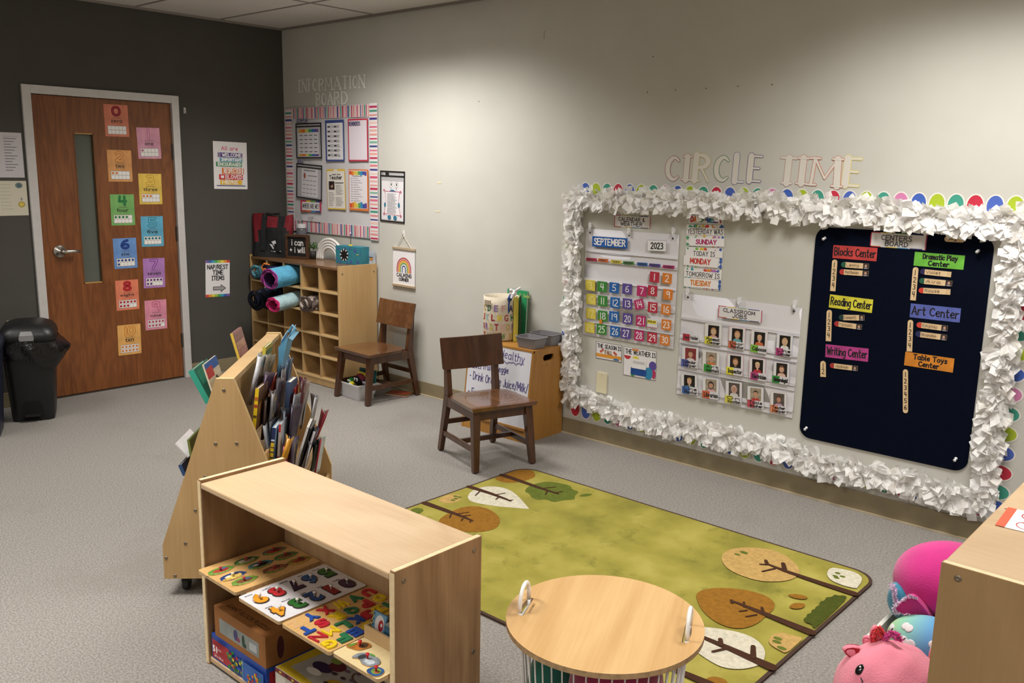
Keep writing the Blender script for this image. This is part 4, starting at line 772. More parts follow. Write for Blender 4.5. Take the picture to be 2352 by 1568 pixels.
def tissue(name, h):
    m = mat(h, .8, spec=.15, name=name); nt = m.node_tree; b = nt.nodes['Principled BSDF']; tr = nt.nodes.new('ShaderNodeBsdfTranslucent'); tr.inputs['Color'].default_value = hexc(h)
    mx = nt.nodes.new('ShaderNodeMixShader'); mx.inputs[0].default_value = .35; nt.links.new(b.outputs[0], mx.inputs[1]); nt.links.new(tr.outputs[0], mx.inputs[2]); nt.links.new(mx.outputs[0], nt.nodes['Material Output'].inputs['Surface']); return m
# scalloped border of coloured ovals and the tissue garland
BX0, BX1, BZ0, BZ1 = 2.865, 5.115, .20, 1.395
oc = ['#3f62b8', '#a9bf2e', '#3f9a86', '#c22c44', '#4a66bc', '#a9bf2e', '#3f9a86', '#cf7fae']
def border(name, label, a, c, vert, out, pitch=.074, ph=0):
    b = MB(); L = (c - a); n = max(1, int(abs(L) / pitch)); paper = mat('#e4e0da', .5)
    for i in range(n):
        p = a + L * (i + .5) / n; b.lay = 3 + (i % 2) * 4
        for grow, m in ((.006, paper), (0, mat(oc[(i + ph) % 8], .5))):
            ra, rb_ = .031 + grow, .043 + grow
            if vert: b.ell(out, p, rb_, ra, m, 20)
            else: b.ell(p, out, ra, rb_, m, 20)
    if vert: b.box(min(out, BX0 if out < 3.5 else BX1) , -.0004, a, max(out, BX0 if out < 3.5 else BX1), -.0001, c, paper)
    else: b.box(a, -.0004, min(out, BZ0 if out < .8 else BZ1), c, -.0001, max(out, BZ0 if out < .8 else BZ1), paper)
    o = b.build(name); tag(o, label, 'border trim', 'coloured oval borders round the circle time wall')
border('oval_border', 'row of coloured paper ovals peeking out above the top garland', BX0 + .02, BX1 + .02, False, BZ1 + .040, .0735)
border('oval_border', 'row of coloured paper ovals below the bottom garland', BX0, BX1 + .1, False, BZ0 - .04, .077, 3)
border('oval_border', 'column of coloured paper ovals left of the garland', BZ0 + .05, BZ1 - .02, True, BX0 - .036, .1, 5)
border('oval_border', 'column of coloured paper ovals right of the navy board behind the garland', BZ0, BZ1, True, BX1 + .052, .08, 2)
g = MB(); gm = [tissue('tissue_paper', '#fbfaf9'), tissue('tissue_paper_bright', '#ffffff'), tissue('tissue_paper_warm', '#f6f4f0')]
path = []; rg = random.Random(11)
def seg_(x0, z0, x1, z1):
    L = math.hypot(x1 - x0, z1 - z0); n = int(L / .0075)
    for i in range(n):
        t_ = i / n; wob = .008 * math.sin(t_ * L * 9 + x0); path.append((x0 + (x1 - x0) * t_, z0 + (z1 - z0) * t_ + (wob if abs(x1 - x0) > .5 else 0), (x1 - x0) / L, (z1 - z0) / L))
seg_(BX0, BZ1 + .006, 4.1, BZ1 + .014); seg_(4.1, BZ1 + .014, BX1 + .02, BZ1 - .018)
seg_(BX1 + .015, BZ1 - .02, BX1, BZ0); seg_(BX1, BZ0 - .005, 3.9, .222); seg_(3.9, .222, 3.45, .215); seg_(3.45, .215, BX0 + .03, .262); seg_(BX0 + .02, .26, BX0, BZ1)
for px_, pz_, tx, tz in path:
    for k in range(3):
        ang = rg.uniform(0, 2 * PI); out = rg.uniform(.25, 1.0)
        d = Vector((math.cos(ang) * (1 - .35 * abs(tx)), -out * .55, math.sin(ang) * (1 - .35 * abs(tz)))); d.normalize(); d.z -= .14 if abs(tx) > .5 else .1; d.normalize()
        L = rg.uniform(.042, .082) * (1 if abs(tx) > .5 else .9); wd = rg.uniform(.014, .022); pos = Vector((px_ + rg.uniform(-.01, .01), -.014 - rg.random() * .012, pz_ + rg.uniform(-.01, .01)))
        sd = d.cross(Vector((rg.uniform(-.7, .7), -1, rg.uniform(-.5, .9)))); sd.normalize(); nrm = d.cross(sd); vs = []; cu = rg.uniform(-.012, .016)
        for j in range(4):
            f = j / 3; c_ = pos + d * L * f + nrm * (cu * f * f * 1.2 + rg.uniform(-.0025, .0025)) + Vector((0, 0, -.012 * f * f)); wj = wd * (.42 + .6 * min(1, f * 2.2)) * rg.uniform(.85, 1.1)
            cc_ = rg.uniform(-.005, .005)
            for e in (-1, 0, 1):
                v = c_ + sd * wj * e + nrm * (cc_ if e == 0 else 0); v.y = min(v.y, -.0025); vs.append(tuple(v))
        g.add(vs, [(j * 3 + e, j * 3 + e + 1, j * 3 + e + 4, j * 3 + e + 3) for j in range(3) for e in (0, 1)], gm[rg.choice((0, 0, 1, 1, 2))])
g.tube([(BX0, -.012, BZ1 - .01), (BX1, -.012, BZ1 - .02), (BX1, -.012, BZ0), (BX0 + .03, -.012, .255), (BX0, -.012, BZ1 - .01)], .002, '#d8d4cc', 5)
tag(g.build('tissue_garland'), 'thick white garland of knotted tissue strips framing the circle time wall', 'garland')
# ------------------------------------------------------------------ furniture
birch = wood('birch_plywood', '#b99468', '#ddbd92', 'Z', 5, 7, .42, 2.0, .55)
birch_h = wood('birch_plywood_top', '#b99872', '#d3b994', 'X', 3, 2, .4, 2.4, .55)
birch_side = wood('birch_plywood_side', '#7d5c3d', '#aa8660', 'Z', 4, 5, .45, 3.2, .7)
birch_edge = mat('#e8cfa4', .5, noise=.12, scale=60, name='plywood_edge')
maple = wood('maple_laminate', '#b3905f', '#cfae7d', 'Z', 4, 6, .42, 1.8, .5)
maple_edge = mat('#dcbd8a', .5, noise=.12, scale=50, name='maple_edge')
maple_top = wood('worn_brown_top', '#6d4c2e', '#8f6a45', 'X', 5, 8, .28, 1.8, .6, coat=.2)
hardboard = wood('brown_hardboard', '#46392b', '#524332', 'Z', 6, 3, .6, 1.0, .4)
oakbox = wood('honey_oak_box', '#9a6a2e', '#bf8b45', 'Z', 6, 7, .4, 1.6, .5)
walnut = wood('walnut_chair', '#3c2314', '#5e3a22', 'Z', 9, 9, .3, 2.0, .7, coat=.35)
walnut_red = wood('worn_walnut_seat', '#543620', '#7a5132', 'Y', 8, 8, .22, 2.0, .7, coat=.5)
screw_m = mat('#8d8272', .35, .9, name='screw_head')
def bolt(b, x, y, z, ax, r=.0065):
    R_ = {'-y': Matrix.Rotation(PI / 2, 4, 'X'), '+x': Matrix.Rotation(PI / 2, 4, 'Y')}[ax]
    b.lathe([(0, 0), (r, 0), (r, .001), (r * .7, .0025), (r * .35, .0026), (r * .33, .0012), (0, .0012)], screw_m, 12, Matrix.Translation((x, y, z)) @ R_)
# ---- 25-hole cubby unit
X0, X1, Y0, Y1, H = .008, 1.112, -.352, -.016, .872
cub = thing('cubby_shelf', 'maple cubby unit with twenty-five square holes in the far corner', 'cubby shelf', (X0, Y0, 0))
W_c, D_c = X1 - X0, Y1 - Y0; t = .018
for a in (0, W_c - t):
    b = MB(); b.slab(rrect(a, 0, a + t, D_c, .004, 2), 0, H, maple)
    if a: bolt(b, a + t, .03, .82, '+x'); bolt(b, a + t, D_c - .03, .82, '+x'); bolt(b, a + t, D_c - .03, .1, '+x')
    b.build('side_panel', cub, bevel=.003)
b = MB(); b.box(t, .003, .842, W_c - t, D_c, .86, maple_top); b.build('top', cub, bevel=.002)
b = MB(); b.box(t, D_c - .008, .05, W_c - t, D_c - .002, .842, hardboard); b.build('back_panel', cub)
b = MB(); b.box(t, .003, .004, W_c - t, .017, .05, maple); b.build('kick_plate', cub)
pz = (.842 - .062) / 5
for k in range(5):
    z = .05 + pz * k; b = MB(); b.box(t, .002, z, W_c - t, D_c - .01, z + .012, maple); b.box(t, .0, z, W_c - t, .002, z + .012, maple_edge); b.build('shelf', cub)
cw = (W_c - 2 * t - 4 * .012) / 5
for k in range(1, 5):
    x = t + cw * k + .012 * (k - 1); b = MB()
    for j in range(5): b.box(x, .001, .062 + pz * j, x + .012, D_c - .01, .05 + pz * (j + 1) if j < 4 else .842, maple)
    b.build('divider', cub)
cubx = lambda k: X0 + t + (cw + .012) * k + cw / 2
cubz = lambda r: .062 + pz * r                       # r=4 is the top row
# ---- wooden child's chair (front towards local -y, origin between the back feet)
def chair(loc, rz, label):
    c = thing('wooden_chair', label, 'chair', (loc[0], loc[1], 0), math.radians(rz), group='wooden chairs')
    def leg(p, q, r, wx, wy):                        # p foot, q knee, r top
        b = MB()
        P = [p, q] + ([r] if r else [])
        for i in range(len(P) - 1):
            a, d = P[i], P[i + 1]; sa, sd = (wx[i], wy[i]), (wx[i + 1], wy[i + 1])
            quad = lambda o, s_: [(o[0] - s_[0], o[1] - s_[1], o[2]), (o[0] + s_[0], o[1] - s_[1], o[2]), (o[0] + s_[0], o[1] + s_[1], o[2]), (o[0] - s_[0], o[1] + s_[1], o[2])]
            b.hexa(quad(a, sa), quad(d, sd), walnut)
        f = MB(); o = b.build('leg', c, bevel=.003)
        f.lathe([(0, 0), (.013, 0), (.013, .006), (0, .006)], mat('#3a2c22', .5, .3), 12, Matrix.Translation((p[0], p[1], 0))); f.build('glide', o)
    for sx in (-1, 1):
        leg((sx * .172, -.445, .005), (sx * .155, -.405, .325), None, (.016, .022), (.016, .022))
        leg((sx * .165, -.018, .005), (sx * .148, -.075, .33), (sx * .146, -.045, .615), (.014, .015, .012), (.016, .026, .013))
    # saddle seat
    b = MB(); n = 14; ol = [(-.195, -.45), (.195, -.45), (.185, -.17), (.165, -.125), (.12, -.108), (-.12, -.108), (-.165, -.125), (-.185, -.17)]
    def wd(v):      # half width at depth v (0 front, 1 back)
        y = -.45 + .342 * v
        return .195 - .012 * min(1, v / .82) - (0 if v < .82 else .075 * ((v - .82) / .18) ** 1.6)
    vs = []; 
    for j in range(n + 1):
        v = j / n
        for i in range(n + 1):
            u = -1 + 2 * i / n; x = u * wd(v); dish = .010 * math.exp(-((u * 1.1) ** 2) * 1.6) * math.sin(PI * min(1, max(0, (v - .02) / .95))) ** .8
            vs.append((x, -.45 + .342 * v, .346 - dish - (.003 if abs(u) == 1 or j in (0, n) else 0)))
    fs = [(j * (n + 1) + i, j * (n + 1) + i + 1, (j + 1) * (n + 1) + i + 1, (j + 1) * (n + 1) + i) for j in range(n) for i in range(n)]
    k0 = len(vs); rim = [i for i in range(n + 1)] + [j * (n + 1) + n for j in range(1, n + 1)] + [n * (n + 1) + i for i in range(n - 1, -1, -1)] + [j * (n + 1) for j in range(n - 1, 0, -1)]
    vs += [(vs[i][0] * .97, -.27 + (vs[i][1] + .27) * .97, .322) for i in rim]; m_ = len(rim)
    fs += [(rim[i], k0 + i, k0 + (i + 1) % m_, rim[(i + 1) % m_])[::-1] for i in range(m_)] + [tuple(k0 + i for i in range(m_))[::-1]]
    b.add(vs, fs, walnut_red); o = b.build('seat', c, smooth=True); o.modifiers.new('e', 'EDGE_SPLIT').split_angle = .7
    b = MB(); b.box(-.15, -.418, .268, .15, -.402, .322, walnut); b.box(-.14, -.088, .268, .14, -.074, .322, walnut)
    for sx in (-1, 1): b.box(min(sx * .163, sx * .147), -.41, .268, max(sx * .163, sx * .147), -.06, .322, walnut)
    b.build('apron', c, bevel=.002)
    for sx in (-1, 1):
        b = MB(); b.box(min(sx * .169, sx * .155), -.42, .095, max(sx * .169, sx * .155), -.04, .125, walnut); b.build('side_stretcher', c, bevel=.002)
    b = MB(); b.box(-.155, -.25, .1, .155, -.232, .125, walnut); b.build('cross_stretcher', c, bevel=.002)
    b = MB(); b.box(-.15, -.062, .16, .15, -.046, .188, walnut); b.build('back_stretcher', c, bevel=.002)
    # slightly curved backrest board
    b = MB(); n = 12; vs = []
    for i in range(n + 1):
        u = -1 + 2 * i / n; bow = .012 * (u * u - 1)
        for (y, z) in ((-.092, .475), (-.072, .478), (-.036, .642), (-.056, .647)): vs.append((u * .188, y - bow * -1 - .006, z))
    fs = [(i * 4 + k, (i + 1) * 4 + k, (i + 1) * 4 + (k + 1) % 4, i * 4 + (k + 1) % 4) for i in range(n) for k in range(4)] + [(0, 1, 2, 3), (n * 4 + 3, n * 4 + 2, n * 4 + 1, n * 4)]
    b.add(vs, [f[::-1] for f in fs], walnut_red if rz < 10 else walnut); b.build('backrest', c, bevel=.004)
    return c
chair((1.395, -.016), -2, 'wooden school chair with its back to the wall beside the cubbies')
chair((2.5915, -.6035), 72, 'wooden school chair standing in front of the whiteboard easel box')
# ---- easel box with whiteboard
EX0, EX1 = 2.30, 2.816; FT, FB, EH = -.288, -.348, .535
ez = thing('easel_box', 'honey oak storage box with a slanting whiteboard front and a handle hole', 'easel box', (EX0, 0, 0)); EW = EX1 - EX0
def side(name, x0, x1, hole):
    b = MB(); o = [(-EH, -.012), (0, -.012), (0, FB), (-EH, FT)][::-1]; L_ = [o]
    if hole:
        hc = (-.481, -.155); L_.append([(hc[0] + .019 * math.sin(a), hc[1] + (.028 if math.cos(a) >= 0 else -.028) + .02 * math.cos(a)) for a in [2 * PI * k / 24 + .001 for k in range(24)]])
    b.holed(L_, x0, x1, oakbox, Matrix.Rotation(PI / 2, 4, 'Y'))
    if hole: bolt(b, x1, -.235, .518, '+x', .005); bolt(b, x1, -.172, .44, '+x', .004); bolt(b, x1, -.04, .06, '+x', .004)
    b.build(name, ez)
side('side_panel', EW - .014, EW, True); side('side_panel', 0, .014, False)
b = MB(); b.box(.014, FT + .002, EH - .014, EW - .014, -.012, EH - .001, oakbox); b.build('top', ez, bevel=.001)
b = MB(); b.box(.014, -.022, .02, EW - .014, -.013, EH - .014, oakbox); b.build('back_panel', ez)
sl = math.atan2(FT - FB, EH); FM = Matrix.Translation((EX0, FB, 0)) @ Matrix.Rotation(-sl, 4, 'X'); FMi = FM.inverted(); LH = EH / math.cos(sl)
b = MB(); b.X = Matrix.Translation((0, FB, 0)) @ Matrix.Rotation(-sl, 4, 'X')
b.box(.014, .002, 0, EW - .014, .012, .085, oakbox); b.box(.014, -.004, .07, EW - .014, .012, .085, oakbox); b.build('front_rail', ez, bevel=.001); X_ = b.X; b = MB(); b.X = X_; b.box(.0, -.003, LH - .012, EW, .01, LH + .001, oakbox); b.build('top_edging', ez, bevel=.001)
wb_ = MB(); wb_.X = Matrix.Translation((0, FB, 0)) @ Matrix.Rotation(-sl, 4, 'X'); wb_.box(.012, -.001, .085, EW - .012, .004, LH - .012, mat('#dcdde6', .16, spec=.6)); wb_.lay = 1 / .12
def eu(px, py):        # photo point on the slanting board
    n_ = FM.to_3x3() @ Vector((0, -1, 0)); d = RM @ Vector(((px - 1176) / FPX, -(py - 784) / FPX, -1)); t_ = (FM.translation - CP).dot(n_) / d.dot(n_); return FMi @ (CP + d * t_)
rw = lambda x, y: (1040 + x * .16578, 780 + y * .16578); ink = mat('#3a2c78', .5)
def wr_(txt, l, r, hpx, w=.0042):   # l, r base-line ends in the zoomed photo
    a = eu(*rw(*l)); c = eu(*rw(*r)); h = eu(*rw(l[0], l[1] - hpx)); al = math.atan2(c.z - a.z, c.x - a.x); keep = wb_.X
    wb_.X = keep @ Matrix.Translation((a.x, 0, a.z)) @ Matrix.Rotation(-al, 4, 'Y'); wb_.hand(txt, 0, 0, math.hypot(c.x - a.x, c.z - a.z), h.z - a.z, ink, w, jit=.25); wb_.X = keep
wr_('Stay Healthy', (420, 170), (985, 330), 110, .005)
P = []; 
for i in range(19):
    p = eu(*rw(640 + (985 - 640) * i / 18, 300 + (345 - 300) * i / 18)); P.append((p.x, p.z + .004 * math.sin(i * 1.9)))
wb_.line(P, .003, ink); wb_.line([(a, c_ - .008 * math.cos(i)) for i, (a, c_) in enumerate(P)], .0025, ink)
wr_('- Eats fruit/ Veggie', (235, 375), (770, 468), 85); wr_('- Drink Orange Juice/Milk/', (235, 535), (1035, 735), 110); wr_('Water', (725, 790), (990, 850), 100); wr_('- Exercise', (215, 745), (520, 800), 90); wr_('- Play outside', (200, 940), (700, 1060), 90)
wb_.build('whiteboard', ez)
# ---- low birch shelf in the foreground
SX0, SX1, SY0, SY1, SH = 3.600, 4.506, -2.775, -2.474, .606
sh = thing('low_shelf', 'low open birch shelf in the foreground holding wooden puzzles', 'shelf', (SX0, SY0, 0)); SW, SD = SX1 - SX0, SY1 - SY0; t = .018
for a in (0, SW - t):
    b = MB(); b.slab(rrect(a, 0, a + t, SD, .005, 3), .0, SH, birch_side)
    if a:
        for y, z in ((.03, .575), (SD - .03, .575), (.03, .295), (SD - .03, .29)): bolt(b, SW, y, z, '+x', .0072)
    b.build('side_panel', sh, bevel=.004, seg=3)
    b = MB(); b.box(a + .0012, -.0008, .004, a + t - .0012, .003, SH - .004, birch_edge); b.box(a + .002, .004, SH - .002, a + t - .002, SD - .004, SH + .0006, birch_edge); b.build('edge_band', sh)
b = MB(); b.box(t, 0, SH - .026, SW - t, SD, SH - .008, birch_h); b.build('top', sh, bevel=.004)
b = MB(); b.box(t, SD - .012, .03, SW - t, SD - .004, SH - .026, birch); b.build('back_panel', sh)
b = MB(); b.box(t, .004, .302, SW - t, SD - .012, .320, birch_h); b.build('shelf', sh, bevel=.003)
b = MB(); b.box(t, .004, .008, SW - t, SD - .004, .026, birch_h); b.build('bottom_shelf', sh, bevel=.003)
# ---- round storage table: wire basket with a lift-off birch top
TX, TY, TH, TR = 4.795, -2.322, .42, .252
tb = thing('storage_table', 'round birch topped storage table with a white wire basket below', 'table', (TX, TY, 0), math.radians(25))
bir2 = wood('beech_veneer_top', '#c59b64', '#e0bb86', 'Y', 6, 13, .36, 2.0, .8)
b = MB(); n = 64
def slot(cx, sg): return [(sg * (cx + .007 * math.sin(PI * k / 10)), -.05 + .1 * k / 10) for k in range(11)] + [(sg * (cx - .012), .05 - .1 * k / 10) for k in range(11)]
b.holed([[(TR * math.cos(2 * PI * k / n), TR * math.sin(2 * PI * k / n)) for k in range(n)], slot(.213, 1), slot(.213, -1)], TH - .014, TH, bir2, side=mat('#a98a64', .55, noise=.3, scale=70)); b.build('tabletop', tb)
b = MB(); b.X = Matrix.Translation((-.188, -.03, TH + .0004)) @ Matrix.Rotation(PI / 2, 4, 'Z') @ Matrix.Rotation(-PI / 2, 4, 'X'); b.text('KVISTBRO', 0, 0, .05, .006, '#5a4630'); b.build('stamp', tb)
wire = mat('#e6e4e2', .35, name='white_wire'); b = MB(); nb = 44
for k in range(nb):
    a = 2 * PI * k / nb; b.tube([(.215 * math.cos(a), .215 * math.sin(a), TH - .015), (.20 * math.cos(a), .20 * math.sin(a), .2), (.185 * math.cos(a), .185 * math.sin(a), .006)], .0022, wire, 6)
for r_, z in ((.215, TH - .018), (.197, .16), (.186, .008)):
    b.tube([(r_ * math.cos(2 * PI * k / 48), r_ * math.sin(2 * PI * k / 48), z) for k in range(49)], .003, wire, 6, caps=False)
for k in range(-6, 7): y = k * .028; x = math.sqrt(.186 ** 2 - y * y); b.tube([(-x, y, .008), (x, y, .008)], .002, wire, 5)
b.build('wire_basket', tb, smooth=True)
for sg in (-1, 1):
    b = MB(); b.tube([(sg * .213, .042 * math.cos(PI * k / 12) , TH - .04 + (.04 if k in (0, 12) else .04) + .062 * math.sin(PI * k / 12) ** .55) for k in range(13)], .0055, mat('#f2f1ef', .35), 10)
    for q in (-.042, .042): b.tube([(sg * .213, q, TH - .05), (sg * .213, q, TH + .002)], .0055, mat('#f2f1ef', .35), 10)
    b.build('handle', tb, smooth=True)
def pillow(name, label, c, r, m, cat='cushion', grp=None):
    o = thing(name, label, cat, c, group=grp); b = MB(); b.ball((0, 0, 0), r, m, 24); b.build('cover', o, smooth=True); return o
o = pillow('stuffed_cushion', 'magenta soft toy seen through the wires of the round table', (TX + .065, TY - .03, .265), (.115, .135, .12), mat('#a02858', .85, noise=.25, scale=9, Sheen_Weight=.5), 'soft toy')
o = pillow('stuffed_cushion', 'dark green soft toy seen through the wires of the round table', (TX - .118, TY - .035, .22), (.062, .10, .125), mat('#1d6b5c', .85, noise=.25, scale=9, Sheen_Weight=.4), 'soft toy')
# ---- cabinet on the right, cut by the frame
CX, CY0, CY1, CHh = 5.519, -2.137, -.93, .75
cb = thing('birch_cabinet', 'tall birch cabinet at the right edge with a taped paper on top', 'cabinet', (CX, CY0, 0)); CW, CD = .4, CY1 - CY0
for a in (0, CD - .018):
    b = MB(); b.prism([(0, 0), (CW, 0), (CW, CHh), (0, CHh)], a, a + .018, wood('cabinet_side', '#8f7049', '#a5865c', 'Z', 4, 4, .45, 1.6, .35))
    if a == 0: bolt(b, .035, 0, .725, '-y', .0075); bolt(b, .365, 0, .725, '-y', .0075)
    b.build('end_panel', cb, bevel=.004, seg=3)
    b = MB(); b.box(.003, a + .002, CHh - .001, CW - .003, a + .016, CHh + .0006, birch_edge); b.box(-.0006, a + .002, .003, .001, a + .016, CHh - .003, birch_edge); b.build('edge_band', cb)
b = MB(); b.box(0, .018, CHh - .022, CW, CD - .018, CHh - .004, birch_h); b.build('top', cb, bevel=.003)
b = MB(); b.box(CW - .012, .018, .05, CW - .004, CD - .018, CHh - .022, birch); b.build('back_panel', cb)
for z in (.05, .38): b = MB(); b.box(.0, .018, z, CW - .012, CD - .018, z + .016, birch_h); b.build('shelf', cb)
# paper taped on the cabinet top
s = MB(); ps = Matrix.Translation((CX, CY0, CHh - .004))
def ct(px, py): p = U(px, py, 2, CHh - .003); return (p.x, p.y)
r9 = lambda x, y: (2130 + x * .1595, 1080 + y * .1595)
tl, tr_, bl = ct(*r9(1295, 560)), ct(*r9(1700, 640)), ct(*r9(1110, 820))
ux = Vector((tr_[0] - tl[0], tr_[1] - tl[1], 0)); vx = Vector((tl[0] - bl[0], tl[1] - bl[1], 0))
an = math.atan2(vx.y, vx.x) - PI / 2; pw, ph = .2, vx.length
s.box(0, -.0006, 0, pw, -.0001, ph, mat('#eeeceb', .5)); s.lay = 6; s.rect(-.02, -.0, .0, ph, mat('#d9562c', .5, noise=.2, scale=50)); s.rect(-.026, ph * .9, -.02, ph, '#e8a88a')
for cz_ in (.27, .73):
    s.ring(.045, ph * cz_, .026, .0285, '#c2404a'); s.line([(.026, ph * cz_ + .019), (.064, ph * cz_ - .019)], .0022, '#c2404a'); s.ring(.12, ph * cz_, .026, .0285, '#c2404a'); s.line([(.1, ph * cz_ + .019), (.14, ph * cz_ - .019)], .0022, '#c2404a'); s.hand('No', .036, ph * cz_ - .006, .054, ph * cz_ + .008, '#2a282c', .0018)
o = s.build('taped_notice'); o.matrix_world = Matrix.Translation((bl[0], bl[1], CHh - .003)) @ Matrix.Rotation(an, 4, 'Z') @ Matrix.Rotation(-PI / 2, 4, 'X'); tag(o, 'white no-touching notice with an orange band on the cabinet top', 'notice')
# ------------------------------------------------------------------ rug
RX0, RX1, RY0, RY1, RT = 3.085, 4.935, -1.955, -.66, .009
rug = MB(); M_rug = mixmat('green_rug_pile', ['#7d7832', '#938b3c', '#a59b4d'], 5, rough=.95, detail=10, lo=.3, hi=.7, bump=.5, bscale=500, bdist=.003, blotch=6, bcol='#6b6a28')
M_bind = mat('#3f2a1f', .9, noise=.2, scale=90)
RW, RD = RX1 - RX0, RY1 - RY0
rug.prism(rrect(0, 0, RW, RD, .1, 7), -RT, -.0005, M_bind); rug.lay = RT / .00012 + 2
rug.fl(rrect(.012, .012, RW - .012, RD - .012, .092, 7), M_rug)
g6 = lambda x, y: (880 + x * .22318, 1050 + y * .22318); g7 = lambda x, y: (1560 + x * .22189, 1220 + y * .22189)
def rp(f, pts):
    o_ = []
    for q in pts:
        p = U(*f(*q), 2, RT + .001); o_.append((min(max(p.x - RX0, .013), RW - .013), min(max(p.y - RY0, .013), RD - .013)))
    return o_
def clip_corner(pts):
    o_ = []
    for x, z in pts:
        for cx_, cz_, sx, sz in ((RW - .104, RD - .104, 1, 1), (.104, RD - .104, -1, 1), (RW - .104, .104, 1, -1), (.104, .104, -1, -1)):
            if (x - cx_) * sx > 0 and (z - cz_) * sz > 0:
                d = math.hypot(x - cx_, z - cz_)
                if d > .091: x, z = cx_ + (x - cx_) * .091 / d, cz_ + (z - cz_) * .091 / d
        o_.append((x, z))
    return o_
def closed(p, n=2):
    for _ in range(n):
        q = []
        for i in range(len(p)): a, b_ = p[i], p[(i + 1) % len(p)]; q += [(a[0] * .75 + b_[0] * .25, a[1] * .75 + b_[1] * .25), (a[0] * .25 + b_[0] * .75, a[1] * .25 + b_[1] * .75)]
        p = q
    return p
def pile(c): return mat(c, .95, spec=.2, noise=.2, scale=60, bump=.4, bscale=500)
cream, ochre, sand, dkg, mid = pile('#cdc7b4'), pile('#8f631f'), pile('#b9985c'), pile('#464e16'), pile('#5f6a26')
br = pile('#452a1b')
def shape(f, pts, m, sm=2): rug.fl(clip_corner(closed(rp(f, pts), sm)), m)
def trunk(f, pts, ws, m=None): rug.line(rp(f, pts), ws, m or br)
# left end, read off the photo
shape(g6, [(1130, 215), (1200, 150), (1330, 110), (1470, 105), (1560, 150), (1570, 200), (1480, 235), (1340, 265), (1220, 255)], ochre)
fl_pts = []
shape(g6, [(1450, 350), (1490, 300), (1580, 265), (1700, 245), (1830, 265), (1930, 290), (1945, 330), (2020, 350), (1970, 400), (1975, 435), (1850, 440), (1760, 465), (1670, 430), (1590, 440), (1520, 410), (1510, 375)], mid, 1)
shape(g6, [(2000, 400), (2080, 370), (2170, 375), (2100, 405)], mid, 1)
shape(g6, [(870, 400), (900, 350), (1000, 305), (1130, 295), (1260, 315), (1340, 355), (1420, 430), (1505, 530), (1505, 530), (1300, 515), (1100, 495), (920, 460), (875, 430)], cream)
shape(g6, [(560, 440), (640, 390), (740, 375), (810, 405), (800, 440), (700, 475), (610, 465)], sand)
for x, y in ((720, 440), (745, 400), (750, 425), (785, 410)): p = rp(g6, [(x, y)])[0]; rug.ell(p[0], p[1], .012, .01, mid, 12)
shape(g6, [(270, 540), (350, 515), (430, 540), (380, 575), (330, 600)], mid)
shape(g6, [(560, 650), (640, 590), (780, 520), (920, 498), (1070, 520), (1180, 590), (1210, 660), (1170, 730), (1050, 765), (900, 770), (740, 760), (600, 740)], ochre)
for pts, w_ in (([(1190, 170), (1330, 215), (1600, 310), (1800, 375)], [.036, .034, .024, .014]), ([(880, 300), (1100, 370), (1250, 425), (1310, 450)], [.034, .026, .018, .012]), ([(430, 470), (640, 545), (840, 620), (920, 655)], [.036, .03, .02, .012])): trunk(g6, pts, w_)
for a, c in (((1640, 320), (1780, 305)), ((1690, 345), (1670, 385)), ((1760, 365), (1850, 352)), ((1000, 345), (950, 395)), ((1130, 390), (1255, 370)), ((1190, 410), (1160, 435)), ((1290, 445), (1335, 440)), ((760, 585), (880, 568)), ((700, 590), (685, 625)), ((830, 605), (900, 598)), ((820, 635), (805, 655)), ((900, 655), (895, 672))): trunk(g6, [a, c], [.008, .006])
# right end
shape(g7, [(430, 280), (470, 215), (560, 180), (720, 168), (930, 185), (1080, 240), (1200, 330), (1250, 400), (1240, 460), (1160, 505), (1050, 525), (860, 525), (700, 485), (540, 420), (460, 350)], sand)
for x, y, rr_ in ((600, 245, .013), (670, 225, .018)): p = rp(g7, [(x, y)])[0]; rug.ell(p[0], p[1], rr_, rr_ * .7, mid, 14)
shape(g7, [(170, 680), (190, 635), (280, 600), (450, 588), (700, 610), (900, 670), (990, 740), (985, 810), (900, 880), (800, 970), (650, 1015), (500, 1000), (350, 930), (230, 820)], ochre)
shape(g7, [(60, 1000), (210, 992), (450, 1015), (700, 1070), (830, 1150), (895, 1240), (880, 1340), (820, 1400), (640, 1438), (450, 1420), (300, 1340), (160, 1240), (60, 1150)], cream)
shape(g7, [(1570, 375), (1700, 400), (1800, 420), (1890, 470), (1890, 530), (1840, 590), (1840, 600), (1700, 570), (1560, 510), (1520, 440)], cream)
for x, y in ((1640, 440), (1615, 470), (1690, 475), (1630, 488)): p = rp(g7, [(x, y)])[0]; rug.ell(p[0], p[1], .011, .009, mid, 12)
shape(g7, [(1745, 690), (1700, 668), (1650, 675), (1610, 660), (1575, 690), (1520, 688), (1505, 725), (1455, 735), (1450, 775), (1410, 790), (1405, 815), (1370, 820), (1368, 855), (1320, 865), (1318, 895), (1285, 910), (1300, 945), (1340, 960), (1370, 970), (1390, 1010), (1415, 1005), (1600, 840)], dkg, 1)
shape(g7, [(1110, 660), (1230, 655), (1345, 690), (1290, 715), (1170, 695)], ochre, 1); shape(g7, [(1125, 790), (1190, 745), (1310, 755), (1290, 800), (1200, 815)], ochre, 1)
shape(g7, [(920, 1140), (970, 1070), (1070, 1055), (1180, 1090), (1290, 1110), (1240, 1190), (1140, 1290), (1040, 1240), (950, 1190)], sand)
for x, y in ((1020, 1120), (1010, 1155), (1060, 1220)): p = rp(g7, [(x, y)])[0]; rug.ell(p[0], p[1], .016, .011, mid, 12)
shape(g7, [(240, 1560), (320, 1515), (420, 1520), (520, 1570), (430, 1640), (300, 1650)], ochre)
